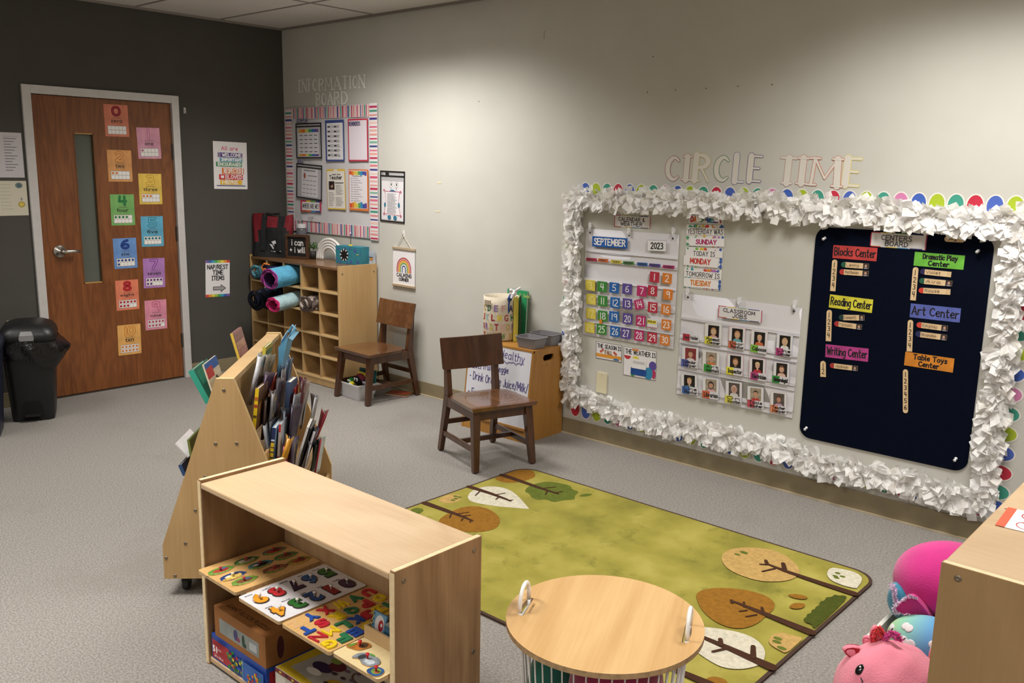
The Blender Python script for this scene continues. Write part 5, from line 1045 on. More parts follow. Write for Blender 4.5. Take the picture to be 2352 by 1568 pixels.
for pts, w_ in (([(1810, 655), (1500, 555), (1100, 420), (920, 350)], [.036, .03, .022, .012]), ([(1390, 1065), (1100, 950), (800, 830), (560, 735)], [.04, .034, .024, .012]), ([(1010, 1440), (780, 1340), (500, 1215), (215, 1095), (150, 1070)], [.042, .036, .028, .02, .012]), ([(560, 1720), (300, 1590), (95, 1500), (-100, 1420)], [.04, .036, .03, .02])): trunk(g7, pts, w_)
for a, c, w_ in (((1090, 405), (1075, 340), .02), ((910, 350), (895, 310), .016), ((990, 395), (860, 425), .01), ((900, 355), (835, 350), .01), ((870, 855), (855, 800), .012), ((670, 790), (670, 745), .01), ((800, 875), (690, 895), .008), ((700, 830), (620, 840), .008), ((550, 750), (540, 725), .014), ((765, 1320), (765, 1205), .02), ((430, 1190), (425, 1130), .018), ((470, 1230), (345, 1260), .012)): trunk(g7, [a, c], [w_, w_ * .8])
rug.rect(0, 0, 0.0001, .0001, M_bind)
o = rug.build('forest_rug'); o.matrix_world = Matrix.Translation((RX0, RY0, 0)) @ Matrix.Rotation(-PI / 2, 4, 'X'); tag(o, 'green carpet rug with tan, white and brown trees and a brown bound edge', 'rug')
# ------------------------------------------------------------------ things on and in the cubby unit
CT0 = .861
fab = lambda h, **k: mat(h, .9, spec=.2, noise=.3, scale=18, bump=.5, bscale=60, **k)
# tote bag
tg = thing('tote_bag', 'black and red insulated tote bag on the far left of the cubby top', 'bag', (.055, -.352, CT0), math.radians(27))
bk, rd_ = mat('#15171b', .7, noise=.2, scale=12, bump=.4, bscale=25), mat('#7a1220', .7, noise=.25, scale=12, bump=.4, bscale=25)
b = MB(); Wt, Dt, Ht = .30, .13, .31
def bagp(u, v, side): return (Wt * u + .012 * math.sin(v * 5 + u * 3), (-.012 * math.sin(PI * u) - .006 * math.sin(7 * u + 5 * v) if side == 0 else Dt + .01 * math.sin(PI * u)) * (1 - .2 * v) + (Dt * .28 * v if side == 0 else -Dt * .25 * v), Ht * v + (.012 * math.sin(u * 6.5 + .6) if v > .95 else 0))
n = 14
for sd in (0, 1):
    vs = [bagp(i / n, j / n, sd) for j in range(n + 1) for i in range(n + 1)]
    for j in range(n):
        for i in range(n):
            u, v = (i + .5) / n, (j + .5) / n; red = (v > .62 and not (.26 < u < .42 or .72 < u < .84)) or (u < .17 and v > .36)
            if .42 < u < .72 and v < .7: red = False
            if u > .84 and v < .8 - (u - .84) * 1.2: red = False
            q = (j * (n + 1) + i, j * (n + 1) + i + 1, (j + 1) * (n + 1) + i + 1, (j + 1) * (n + 1) + i); b.add([vs[k] for k in q], [(0, 1, 2, 3) if sd == 0 else (3, 2, 1, 0)], rd_ if red else bk)
for e in (0, 1):
    for j in range(n):
        a0, a1, c1_, c0_ = bagp(e, j / n, 0), bagp(e, (j + 1) / n, 0), bagp(e, (j + 1) / n, 1), bagp(e, j / n, 1); b.add([a0, a1, c1_, c0_], [(0, 1, 2, 3) if e == 0 else (3, 2, 1, 0)], bk if j < 5 else rd_)
b.add([bagp(0, 0, 0), bagp(1, 0, 0), bagp(1, 0, 1), bagp(0, 0, 1)], [(3, 2, 1, 0)], bk); o = b.build('bag_body', tg, smooth=True)
m_ = o.modifiers.new('weld', 'WELD'); m_.merge_threshold = .0005
b = MB()
for x in (.1, .235): b.add([(x - .02, -.018, .05), (x + .02, -.018, .05), (x + .02, -.004, .2), (x - .02, -.004, .2), (x - .017, .018, .31), (x + .017, .018, .31)], [(0, 1, 2, 3), (3, 2, 5, 4)], bk)
b.tube([(.1, .02, .30), (.11, .03, .325), (.17, .04, .318), (.225, .03, .326), (.235, .02, .30)], .009, bk, 8); b.build('strap', tg)
b = MB(); b.X = Matrix.Translation((0, -.0165, 0)); wm = mat('#cfd2d6', .5)
b.fl([(.155, .10), (.172, .078), (.184, .06), (.192, .07), (.176, .098)], wm); b.fl([(.172, .118), (.205, .128), (.212, .105), (.190, .10), (.2, .085), (.186, .092), (.180, .108)], wm); b.rect(.17, .045, .178, .05, wm); b.rect(.186, .042, .204, .047, wm); b.rect(.238, .046, .252, .05, wm); b.build('logo_print', tg)
# letterboard sign
sg = thing('framed_sign', 'small brown framed black sign reading i can + i will', 'sign', (.318, -.238, CT0), math.radians(19))
fw = wood('dark_walnut_frame', '#3a2518', '#5a3c28', 'X', 14, 8, .5); b = MB(); q = .20; h = .178
for a in ((0, 0, q, .018), (0, h - .018, q, h), (0, .018, .018, h - .018), (q - .018, .018, q, h - .018)): b.box(a[0], 0, a[1], a[2], .036, a[3], fw)
b.build('frame', sg, bevel=.0015)
b = MB(); b.box(.018, .012, .018, q - .018, .03, h - .018, mat('#151416', .7)); b.X = Matrix.Translation((0, .012, 0)); b.lay = 2; wh = mat('#eceaea', .5)
b.hand('i can', .052, .098, .152, .142, wh, .0065); b.hand('+ i will', .034, .045, .168, .085, wh, .0065); b.build('letter_panel', sg)
jr = thing('jar', 'clear jar with a white lid behind the framed sign', 'jar', (.268, -.055, CT0))
b = MB(); gl = mat('#cfd4d8', .08, spec=.8, Transmission_Weight=.85, Alpha=1.0); b.lathe([(.0, 0), (.036, 0), (.04, .01), (.04, .2), (.034, .215), (.0, .215)], gl, 24); b.build('glass', jr, smooth=True)
b = MB(); b.lathe([(0, .10), (.035, .10), (.035, .2), (0, .2)], mat('#6e6c78', .7), 20); b.build('contents', jr)
b = MB(); b.lathe([(0, .2155), (.037, .2155), (.037, .245), (0, .246)], mat('#dcdadb', .5), 24); b.build('lid', jr)
pt = thing('potted_plant', 'small artificial green plant between the sign and the white rainbow', 'plant', (.50, -.12, CT0))
b = MB(); b.lathe([(0, 0), (.024, 0), (.031, .055), (.028, .056), (.026, .045), (0, .045)], mat('#2a2622', .6), 20); b.build('pot', pt, smooth=True)
b = MB(); rp_ = random.Random(3)
for k in range(170):
    a = rp_.uniform(0, 2 * PI); e = rp_.uniform(.1, 1.4); r = rp_.uniform(.02, .055); c = Vector((r * math.cos(a) * math.cos(e), r * math.sin(a) * math.cos(e), .065 + r * math.sin(e) * 1.1)); d = Vector((math.cos(a), math.sin(a), rp_.uniform(-.3, .8))).normalized(); s_ = d.cross(Vector((0, 0, 1))).normalized() * .006; L = .018
    b.add([tuple(c), tuple(c + d * L * .5 + s_), tuple(c + d * L), tuple(c + d * L * .5 - s_)], [(0, 1, 2, 3)], mat(rp_.choice(['#3f7a2a', '#5a9a38', '#2e5c22']), .6))
b.build('foliage', pt)
rb_ = thing('ceramic_rainbow', 'white ceramic rainbow arch standing on the cubby top', 'ornament', (.655, -.085, CT0), math.radians(6))
b = MB(); wc = mat('#e4e2df', .35)
for k in range(4):
    ro = .148 - k * .0205; rc = ro - .0105; pts = [(-rc, 0, .0)] + [(rc * math.cos(PI - PI * i / 24), 0, .02 + rc * math.sin(PI * i / 24) * .98) for i in range(25)] + [(rc, 0, .0)]; b.tube(pts, .0112, wc, 10)
b.build('arches', rb_, smooth=True)
# monster tissue box
mx_ = thing('monster_box', 'teal decorated box with a toothy black mouth and one antenna', 'box', (.815, -.15, CT0), math.radians(8))
b = MB(); tl_ = mat('#2f7f90', .7, noise=.15, scale=20); Lb, Db, Hb = .245, .085, .125; b.box(0, 0, 0, Lb, Db, Hb, tl_); b.lay = 3
pu = mat('#4a5a9c', .7)
for x, z, r in ((.03, .105, .010), (.012, .03, .008), (.045, .012, .010), (.14, .112, .008), (.19, .1, .013), (.215, .02, .012), (.15, .018, .011), (.115, .01, .008), (.24, .075, .006), (.1, .11, .007)): b.ell(x, z, r, r, pu, 16)
b.rect(.205, .07, .225, .075, '#d8cf4a'); b.build('body', mx_)
b = MB(); b.X = Matrix.Translation((0, -.0012, 0)); b.lay = 2; mc = (.085, .063); b.ell(mc[0], mc[1], .04, .043, '#0d0c0e', 32)
for k in range(9):
    a = 2 * PI * k / 9 + .3; p1 = (mc[0] + .040 * math.cos(a - .17), mc[1] + .043 * math.sin(a - .17)); p2 = (mc[0] + .040 * math.cos(a + .17), mc[1] + .043 * math.sin(a + .17)); b.fl([p1, p2, (mc[0] + .024 * math.cos(a), mc[1] + .026 * math.sin(a))], '#efeff0')
b.build('mouth', mx_)
b = MB(); b.lathe([(0, 0), (.016, 0), (.013, .008), (0, .01)], mat('#d8c82a', .7), 16, Matrix.Translation((.105, .045, Hb))); b.tube([(.105, .045, Hb + .008), (.106, .045, Hb + .06), (.104, .045, Hb + .085)], .0022, mat('#1c1b1f', .7), 6); b.ball((.104, .045, Hb + .09), .006, '#e8e8ea', 12); b.build('antenna', mx_, smooth=True)
zp = thing('picture_pouch', 'clear pouch of small cards at the back right of the cubby top', 'pouch', (1.006, -.034, CT0))
b = MB(); b.box(0, 0, 0, .086, .024, .092, mat('#b9c0cc', .15, noise=.2, scale=30)); b.lay = 2; b.ell(.03, .035, .016, .008, '#4a6488'); b.rect(.05, .03, .082, .05, '#c8883a'); b.rect(.004, .05, .084, .056, '#3a4458'); b.ell(.06, .015, .014, .006, '#c9cdd6'); b.build('cards', zp)
# bedding in the holes
rb2 = random.Random(5)
def bundle(name, label, c, r, cols, n, cat='blanket', rot=0, seed=1):
    """a crumpled roll of cloth: folded sheets packed into a lump"""
    o = thing(name, label, cat, c, rot); b = MB(); rr = random.Random(seed); N, M_ = 22, 14; vs = []
    for j in range(M_ + 1):
        t_ = PI * j / M_
        for i in range(N):
            a = 2 * PI * i / N; k = 1 + .13 * math.sin(3 * a + 2.1 * t_ + seed) + .09 * math.sin(7 * a - 3 * t_ + seed * 2) + .05 * rr.uniform(-1, 1); vs.append((r[0] * k * math.sin(t_) * math.cos(a), -r[1] * math.cos(t_) * (.9 + .1 * k), r[2] * k * math.sin(t_) * math.sin(a)))
    for j in range(M_):
        for i in range(N):
            q = (j * N + i, j * N + (i + 1) % N, (j + 1) * N + (i + 1) % N, (j + 1) * N + i); cidx = int((math.sin(i * .9 + j * .5 + seed) + 1) * .499 * len(cols)); b.add([vs[k] for k in q], [(0, 1, 2, 3)], cols[cidx])
    ob = b.build('cloth', o, smooth=True); w_ = ob.modifiers.new('weld', 'WELD'); w_.merge_threshold = .0004; sb = ob.modifiers.new('s', 'SUBSURF'); sb.levels = sb.render_levels = 1
    b = MB()
    for k in range(n):
        a0 = rr.uniform(0, 6); s0 = rr.uniform(.35, .9); P = [(r[0] * s0 * math.cos(a0 + q * .35), -r[1] * (.80 + .24 * math.sqrt(max(0, 1 - s0 * s0))), r[2] * s0 * math.sin(a0 + q * .35)) for q in range(8)]; b.tube(P, [.004, .009, .011, .012, .012, .011, .009, .004], rr.choice(cols), 7)
    b.build('folds', o, smooth=True); return o
aq, rdm, navy, pk, mg_ = fab('#5f9fb0'), fab('#9c1f2c'), fab('#14182a'), fab('#c9306e'), fab('#9a3f86')
bundle('nap_blanket', 'aqua and red blanket stuffed in the top left cubby hole', (cubx(0), -.255, cubz(4) + .062), (.088, .12, .062), [aq, rdm, fab('#79b3bf'), aq, fab('#3d6a78')], 7, seed=2)
nb1 = bundle('nap_blanket', 'orange trimmed navy blanket behind the blue roll in the top row', (cubx(1) - .02, -.30, cubz(4) + .07), (.075, .11, .065), [fab('#1c2038'), fab('#2b2448'), fab('#1c2038')], 3, seed=4)
b = MB(); orr = mat('#e88332', .8)
b.tube([(.03, .0, .115), (-.02, -.01, .122), (-.05, -.01, .10), (-.045, -.012, .078), (-.02, -.012, .082), (.02, -.01, .088)], .007, orr, 8); b.tube([(-.028, -.012, .08), (-.03, -.014, .05), (-.01, -.014, .015), (.025, -.01, .005)], .007, orr, 8); b.build('orange_hem', nb1, smooth=True, loc=(-.01, -.095, -.05))
# the open-ended blue roll
def roll(name, label, c, R, L, m_out, m_in, m_edge, rz, rx, group=None, sq=1.0):
    o = thing(name, label, 'rolled blanket', c, rot=(rx, 0, rz)); b = MB(); turns = 1.75; N = 70; P = []
    for k in range(N + 1):
        a = turns * 2 * PI * k / N; r = R * (.66 + .34 * k / N); P.append((r * math.cos(a - 1.2), r * sq * math.sin(a - 1.2)))
    def strip_(y0, y1, dr, m): 
        vs = []
        for k, (x, z) in enumerate(P):
            l_ = math.hypot(x, z); f = (l_ + dr) / l_; wv = .004 * math.sin(k * .9); vs += [(x * f, y0 + wv, z * f), (x * f, y1, z * f)]
        b.add(vs, [(2 * k, 2 * k + 1, 2 * k + 3, 2 * k + 2) for k in range(N)], m)
    strip_(-L / 2, L / 2, .005, m_out); strip_(-L / 2, L / 2, -.005, m_in); o1 = b.build('cloth', o, smooth=True)
    b = MB(); b.tube([(x, -L / 2 + .004 * math.sin(k * .9), z) for k, (x, z) in enumerate(P)], .0062, m_edge, 8); e = P[-1]; b.tube([(e[0], -L / 2 + L * q / 6, e[1] - .004 * math.sin(q * 2)) for q in range(7)], .007, m_edge, 8); b.build('binding', o, smooth=True); return o
bl = fab('#5fabd0')
roll('blanket_roll', 'bright blue blanket roll with a magenta bound edge sticking out of the top row', (cubx(2) - .045, -.375, cubz(4) + .066), .085, .30, bl, fab('#4d3060'), mg_, math.radians(10), math.radians(4), sq=.9)
roll('blanket_roll', 'pale blue blanket roll with a hot pink lining in the second row', (cubx(2) - .02, -.365, cubz(3) + .045), .068, .30, fab('#a9c6cc'), fab('#c2306e'), pk, math.radians(8), math.radians(6), sq=.8)
bundle('nap_blanket', 'navy patterned blanket bulging out of the second row on the left', (cubx(1) - .045, -.375, cubz(3) + .035), (.115, .12, .085), [fab('#11141f'), fab('#1a2036'), fab('#11141f'), fab('#3a4252'), fab('#11141f')], 9, seed=7)
bundle('nap_blanket', 'grey brown animal print blanket in the second row, fourth column', (cubx(3) - .01, -.30, cubz(3) + .052), (.085, .09, .062), [fab('#6d5f58'), fab('#b5a9a2'), fab('#4a3e3a'), fab('#8c7c76')], 9, seed=9)
b = MB(); b.add([(0, 0, 0), (.035, 0, .006), (.03, .012, .055), (-.008, .012, .05)], [(0, 1, 2, 3)], '#c9c6cc'); b.build('care_tag', nb1, loc=(-.015, -.12, -.105))
# ------------------------------------------------------------------ under the first chair
bx = thing('woven_basket', 'white woven plastic basket under the chair by the cubbies', 'basket', (1.305, -.352, 0), math.radians(-4))
b = MB(); pl = mat('#d3d2d6', .45); bw, bd2, bh = .122, .085, .105
def ringp(f, z, r=.02): return [(x, y, z) for x, y in rrect(-bw * f, -bd2 * f, bw * f, bd2 * f, r, 4)]
L0, L1, L2, L3 = ringp(.84, 0), ringp(.98, bh - .008), ringp(1.04, bh - .006), ringp(1.04, bh); I3, I0 = ringp(.95, bh), ringp(.80, .006); n = len(L0); rings = [L0, L1, L2, L3, I3, I0]; vs = [v for r_ in rings for v in r_]
b.add(vs, [(j * n + i, j * n + (i + 1) % n, (j + 1) * n + (i + 1) % n, (j + 1) * n + i) for j in range(5) for i in range(n)] + [tuple(range(n - 1, -1, -1)), tuple(5 * n + i for i in range(n))], pl); b.build('tub', bx, smooth=False)
b = MB()
for r_ in range(7):
    for s_, fx, fy, L in ((0, 1, 0, bw), (1, 0, 1, bd2)):
        for k in range(-7, 8):
            z = .012 + r_ * .0115; f = .84 + .14 * z / bh; u = (k + (.5 if r_ % 2 else 0)) * L * 2 / 16
            if abs(u) > L * f - .022: continue
            for sg in (-1, 1):
                if s_ == 0: b.box(u - .0055, sg * (bd2 * f + .0012) - .001, z - .003, u + .0055, sg * (bd2 * f + .0012) + .001, z + .003, pl)
                elif sg > 0: b.box(sg * (bw * f + .0012) - .001, u - .0045, z - .003, sg * (bw * f + .0012) + .001, u + .0045, z + .003, pl)
o = b.build('weave', bx)
b = MB(); b.prism(rrect(-.022, .068, .022, .082, .006), -bd2 * .955 - .004, -bd2 * .955 - .0024, mat('#5a585c', .8), Matrix.Rotation(PI / 2, 4, 'Z')); b.build('grip_hole', bx)
def book(name, label, M, w_, h_, t_, cov, spine=None, deco=None, soft=False, grp=None, cat='book'):
    """closed book: width along x, thickness along y, height along z, spine at x=0; soft ones curl and fan"""
    o = thing(name, label, cat, (0, 0, 0), group=grp); o.matrix_world = M; c = mat(cov, .3 if soft else .45, noise=.35 if soft else .12, scale=25) if isinstance(cov, str) else cov; sp = mat(spine, .45) if spine else c; e = .0022; g = .003
    if soft:
        rr = random.Random(len(label) * 7 + int(h_ * 9999)); NX, NZ = 6, 8; a1, a2, ph = rr.uniform(-.010, .018), rr.uniform(-.012, .012), rr.uniform(0, 6)
        def sheet_(b, y, m, fan, s_=1.0, m2=None):
            vs = [(w_ * s_ * i / NX, y + (i / NX) * (j / NZ) ** 2 * a1 + a2 * math.sin(PI * i / NX) * (j / NZ) + fan * (i / NX) * (j / NZ) ** 1.5 + .0006 * math.sin(ph + i * .9 + j * .6), h_ * s_ * j / NZ - .012 * (1 if fan else 0) * (i / NX) ** 2) for j in range(NZ + 1) for i in range(NX + 1)]
            for j in range(NZ):
                for i in range(NX):
                    q = [vs[j * (NX + 1) + i], vs[j * (NX + 1) + i + 1], vs[(j + 1) * (NX + 1) + i + 1], vs[(j + 1) * (NX + 1) + i]]; mm = m
                    if m2 and 0 < i and 1 <= j < NZ - 1: mm = m2[(i // 2 + j // 2) % len(m2)]
                    b.add(q, [(0, 1, 2, 3)], mm)
        arts = [mat(k, .35, noise=.45, scale=45) for k in deco] if isinstance(deco, (list, tuple)) else None; fan = rr.uniform(.004, .016)
        b = MB(); sheet_(b, 0, c, -fan * .4, 1, arts); sheet_(b, t_, c, fan, 1, arts); b.add([(0, 0, 0), (0, t_, 0), (0, t_, h_), (0, 0, h_)], [(3, 2, 1, 0)], sp); b.tube([(0, t_ / 2, .002), (0, t_ / 2 + .001, h_ - .001)], max(.0016, t_ * .45), sp, 6); ob = b.build('cover', o, smooth=True); ob.modifiers.new('w', 'WELD').merge_threshold = .0003; k_ = ob.modifiers.new('s', 'SOLIDIFY'); k_.thickness = .0009; k_.offset = 0
        b = MB(); pg = mat('#bdb7ab', .8, noise=.3, scale=40)
        for k in range(3): sheet_(b, t_ * (k + 1) / 4, pg, -fan * .4 + fan * 1.4 * (k + 1) / 4, .965)
        b.build('pages', o, smooth=True).modifiers.new('w', 'WELD').merge_threshold = .0003; return o
    b = MB(); b.box(0, 0, 0, w_, e, h_, c); b.box(0, t_ - e, 0, w_, t_, h_, c); b.box(0, e, 0, e, t_ - e, h_, sp); 
    if spine: b.box(-.0004, -.0003, 0, .001, t_ + .0003, h_, sp)
    if isinstance(deco, (list, tuple)):
        b.lay = 2; L_ = len(deco)
        for i, k in enumerate(deco): b.rect(w_ * .08, h_ * (.08 + .84 * i / L_), w_ * .92, h_ * (.08 + .84 * (i + 1) / L_) - .003, mat(k, .45, noise=.35, scale=30))
    elif deco: deco(b, w_, h_, t_)
    b.build('cover', o); b = MB(); b.box(e, e, g, w_ - g, t_ - e, h_ - g, mat('#d8d2c4', .8, noise=.25, scale=150)); b.build('pages', o); return o
bookM = lambda x, y, z, rz=0, rx=0, ry=0: Matrix.Translation((x, y, z)) @ Euler((math.radians(rx), math.radians(ry), math.radians(rz))).to_matrix().to_4x4()
book('board_book', 'teal board book with a green edge standing in the white basket', bookM(1.252, -.316, .012, 4, -8), .165, .175, .008, '#2f7a6c', '#3f8a3f', lambda b, w_, h_, t_: (setattr(b, 'lay', 3), b.rect(.006, .006, w_ - .006, h_ - .006, '#2a6670')))
book('board_book', 'yellow patterned board book at the front of the white basket', bookM(1.262, -.338, .012, -4, -8), .15, .155, .008, '#d8bb2e', None, lambda b, w_, h_, t_: (setattr(b, 'lay', 3), [b.ell(.02 + .022 * k, .07 + .03 * (k % 2), .006, .005, '#b8922a', 8) for k in range(6)]))
def pom(label, c, r, body, eyes, extra=None, hood=None):
    o = thing('felt_monster', label, 'toy', c, group='felt monsters in the white basket'); b = MB(); b.ball((0, 0, 0), r, fab(body), 18); b.build('head', o, smooth=True)
    if hood: b = MB(); b.ball((0, .006, .006), (r * 1.12, r * .9, r * 1.08), fab(hood), 16); b.build('hood', o, smooth=True)
    for x in (-1, 1): b = MB(); b.ball((x * r * .32, -r * .88, r * .25), (r * .28, r * .12, r * .36), mat('#eceaea', .6), 12); b.ball((x * r * .32, -r * 1.0, r * .22), (r * .1, r * .05, r * .14), mat('#151418', .5), 8); b.build('eye', o, smooth=True)
pom('green felt monster with big white eyes, left in the basket', (1.292, -.395, .112), .026, '#1f7a3a', 2)
pom('black felt monster with a rainbow hood, middle of the basket', (1.345, -.37, .125), .036, '#1a191d', 2, hood='#7a2f3a')
pom('yellow felt monster low at the front of the basket', (1.322, -.415, .100), .02, '#d9c82a', 2)
pom('blue felt monster at the right end of the basket', (1.412, -.36, .112), .028, '#28406e', 2)
pom('small black felt monster at the left end of the basket', (1.25, -.375, .105), .018, '#141317', 2)
book('picture_book', 'green edged book with an orange cover lying flat under the chair', Matrix.Translation((1.40, -.20, .013)) @ Euler((math.radians(-90), 0, math.radians(20))).to_matrix().to_4x4(), .17, .12, .012, '#a8482a', '#2f6a30', lambda b, w_, h_, t_: (setattr(b, 'lay', 3), b.frame(0, 0, w_, h_, .008, '#2f6a30')))
# ------------------------------------------------------------------ on the easel box
EZ = EH + .001
ab = thing('fabric_bin', 'cream fabric storage bin printed with rows of coloured letters', 'storage bin', (2.425, -.142, EZ), math.radians(38))
b = MB(); cf = mat('#d6cbb8', .9, spec=.2, noise=.08, scale=20, bump=.3, bscale=50); prof = [(0, 0), (.098, 0), (.104, .01), (.108, .13), (.104, .20), (.107, .262), (.103, .262), (.1, .20), (.103, .13), (.098, .012), (0, .012)]; b.lathe(prof, cf, 40); b.build('bin_body', ab, smooth=True)
b = MB(); RB = .1115; rows_ = [(.178, 'CDEFAB', .21), (.122, 'JKLMGHI', .155), (.066, 'QRSTNOPQ', .10), (.008, 'TUVWXU', .045)]; lc = {'C': '#c9a83a', 'D': '#2a6a4a', 'E': '#8e74a8', 'F': '#cfa39c', 'A': '#232052', 'B': '#b8643e', 'J': '#a8443c', 'K': '#8fb4b4', 'L': '#a12f3c', 'M': '#d8c24a', 'G': '#a8443c', 'H': '#2a6a4a', 'I': '#232052', 'R': '#8e6aa4', 'S': '#bcae5c', 'T': '#a12f3c', 'N': '#d8b8ae', 'O': '#bcae5c', 'P': '#a088b4', 'Q': '#a12f3c', 'U': '#7fae9a', 'V': '#a12f3c', 'W': '#4a8a4a', 'X': '#c9a83a'}
for z, word, _ in rows_:
    n_ = len(word); an0 = -PI / 2 - 1.32
    for k, ch in enumerate(word):
        a = an0 + 2.64 * (k + .5) / n_; vs, fs, _ = font_mesh(ch, .03); hw = .0135 if ch != 'I' else .005
        P3 = []
        for u, v in vs:
            aa = a + (u - .5) * 2 * hw / RB; zz = z + v * .040; rr_ = (.104 + (zz - .01) / .12 * .004 if zz < .13 else .108 - (zz - .13) / .07 * .004 if zz < .2 else .104 + (zz - .2) / .062 * .003) + .0012; P3.append((rr_ * math.cos(aa), rr_ * math.sin(aa), zz))
        b.add(P3, fs, lc[ch])
b.build('letter_print', ab)
b = MB()
for k in range(9): pass
P = [(.1085 * math.cos(a), .1085 * math.sin(a)) for a in [-PI / 2 - 1.05 + .55 * k / 6 for k in range(7)]]; vs = [(x * 1.02, y * 1.02, z) for x, y in P for z in (.215, .243)]; b.add(vs, [(2 * k, 2 * k + 2, 2 * k + 3, 2 * k + 1) for k in range(6)], mat('#a89a84', .8)); b.build('leather_tab', ab)
hp = thing('hand_pointer', 'white pointing hand on a blue stick leaning out of the letter bin', 'pointer', (2.425 + .112, -.142 - .045, EZ + .212))
b = MB(); whd = mat('#ecebee', .4); b.tube([(-.03, .01, -.16), (-.012, .004, .02), (.004, .0, .062)], .005, mat('#1f4f9c', .5), 8); b.tube([(-.008, .004, .04), (.006, 0, .07)], [.014, .011], mat('#1f4f9c', .6), 10); b.build('stick', hp, smooth=True)
b = MB(); b.X = Matrix.Translation((.0, 0, -.022)) @ Matrix.Scale(1.3, 4); b.ball((.02, -.004, .082), (.022, .012, .016), whd, 14); b.tube([(.03, -.004, .088), (.048, -.006, .100), (.066, -.008, .110)], [.0065, .006, .0045], whd, 8); b.ball((.066, -.008, .110), .0047, whd, 8)
for k, (x, z) in enumerate(((.036, .082), (.034, .074), (.029, .067))): b.tube([(x - .012, -.008, z), (x, -.014, z), (x - .002, -.017, z - .004), (x - .01, -.016, z - .005)], [.006, .006, .0055, .005], whd, 8)
b.tube([(.006, -.006, .086), (.014, -.014, .096), (.024, -.016, .097)], [.007, .0062, .005], whd, 8); b.build('hand', hp, smooth=True)
GZ = EZ
book('hardback_book', 'green hardback book standing behind the letter bin', bookM(2.372, -.042, GZ, 0, -3), .160, .288, .016, '#2f9a64', '#2a8a58', lambda b, w_, h_, t_: (setattr(b, 'lay', 3), b.hand('Dr. Seuss', .1, h_ - .038, .18, h_ - .018, mat('#b8c86a', .5), .003)))
book('hardback_book', 'tall yellow spined book at the right behind the letter bin', bookM(2.553, -.150, GZ, 128, 0, 0), .085, .268, .014, '#b8a838', '#cdbf4a')
book('hardback_book', 'tan yellow book tight against the yellow spined book', bookM(2.5645, -.1425, GZ, 128, 0, 0), .08, .262, .013, '#a39238', '#bdae45')
book('hardback_book', 'dark green book nearest the wall in the row behind the letter bin', bookM(2.576, -.134, GZ, 128, 0, 0), .075, .272, .007, '#23331f', '#2a3a22')
def tray(label, c, rz, L=.15, D=.105, Ht_=.062):
    o = thing('plastic_bin', label, 'bin', c, math.radians(rz), group='grey bins on the easel box'); b = MB(); gm_ = mat('#807e82', .5)
    R = lambda f, z, e=0: [(x, y, z) for x, y in rrect(-L / 2 * f - e, -D / 2 * f - e, L / 2 * f + e, D / 2 * f + e, .02, 5)]
    rings = [R(.82, 0), R(.97, Ht_ - .004), R(1, Ht_ - .003, .003), R(1, Ht_, .003), R(.96, Ht_), R(.80, .004)]; n = len(rings[0]); vs = [v for r_ in rings for v in r_]
    b.add(vs, [(j * n + i, j * n + (i + 1) % n, (j + 1) * n + (i + 1) % n, (j + 1) * n + i) for j in range(5) for i in range(n)] + [tuple(range(n - 1, -1, -1)), tuple(5 * n + i for i in range(n))], gm_); b.build('bin_body', o)
tray('grey plastic bin on the easel box, nearer the camera', (2.725, -.205, EZ), 0, .16, .125)
tray('grey plastic bin on the easel box, nearer the wall', (2.722, -.068, EZ), 0, .175, .115, .066)
# ------------------------------------------------------------------ double-sided book display, turned 46 degrees
AE = math.radians(45.95); AO = Vector((3.099, -2.653, 0)); AM = Matrix.Translation(AO) @ Matrix.Rotation(AE, 4, 'Z'); AMi = AM.inverted()
bdp = thing('book_display', 'maple A-frame book display on casters packed with picture books', 'book display', tuple(AO), AE)
AL = .893; ow = [(0, .07), (.485, .07), (.485, .2), (.273, .812), (.212, .812), (0, .2)]
for a in (0, AL - .018):
    b = MB(); b.prism(ow, a, a + .018, maple, side=maple_edge)
    if a == 0:
        for px, py in ((514, 896), (495, 1019), (543.5, 1018), (471, 1095), (448.5, 1172), (426, 1247.5), (381.5, 1281), (402, 1322)):
            n_ = AM.to_3x3() @ Vector((0, 1, 0)); d = RM @ Vector(((px - 1176) / FPX, -(py - 784) / FPX, -1)); t_ = (AO - CP).dot(n_) / d.dot(n_); q_ = AMi @ (CP + d * t_); bolt(b, q_.x, 0, q_.z, '-y', .0065)
    b.build('end_panel', bdp, bevel=.002)
b = MB(); b.box(.215, .018, .79, .27, AL - .018, .808, maple); b.build('top_rail', bdp)
b = MB(); b.box(.236, .018, .1, .249, AL - .018, .79, maple); b.build('centre_panel', bdp)
b = MB(); b.box(.004, .018, .075, .481, AL - .018, .09, maple); b.build('bottom_board', bdp)
def slope(z): return .485 - (z - .2) / .612 * .212 if z > .2 else .485
for sg in (1, -1):
    for z in (.30, .49):
        x1 = slope(z) - .012; b = MB(); x0 = .249
        if sg > 0: b.box(x0, .018, z, x1, AL - .018, z + .01, maple); b.box(x1 - .01, .018, z - .01, x1, AL - .018, z + .045, maple)
        else: b.box(.485 - x1, .018, z, .236, AL - .018, z + .01, maple); b.box(.485 - x1, .018, z - .01, .485 - x1 + .01, AL - .018, z + .045, maple)
        b.build('ledge', bdp)
    b = MB(); x1 = .478
    if sg > 0: b.box(x1 - .012, .018, .09, x1, AL - .018, .16, maple)
    else: b.box(.485 - x1, .018, .09, .485 - x1 + .012, AL - .018, .16, maple)
    b.build('ledge', bdp)
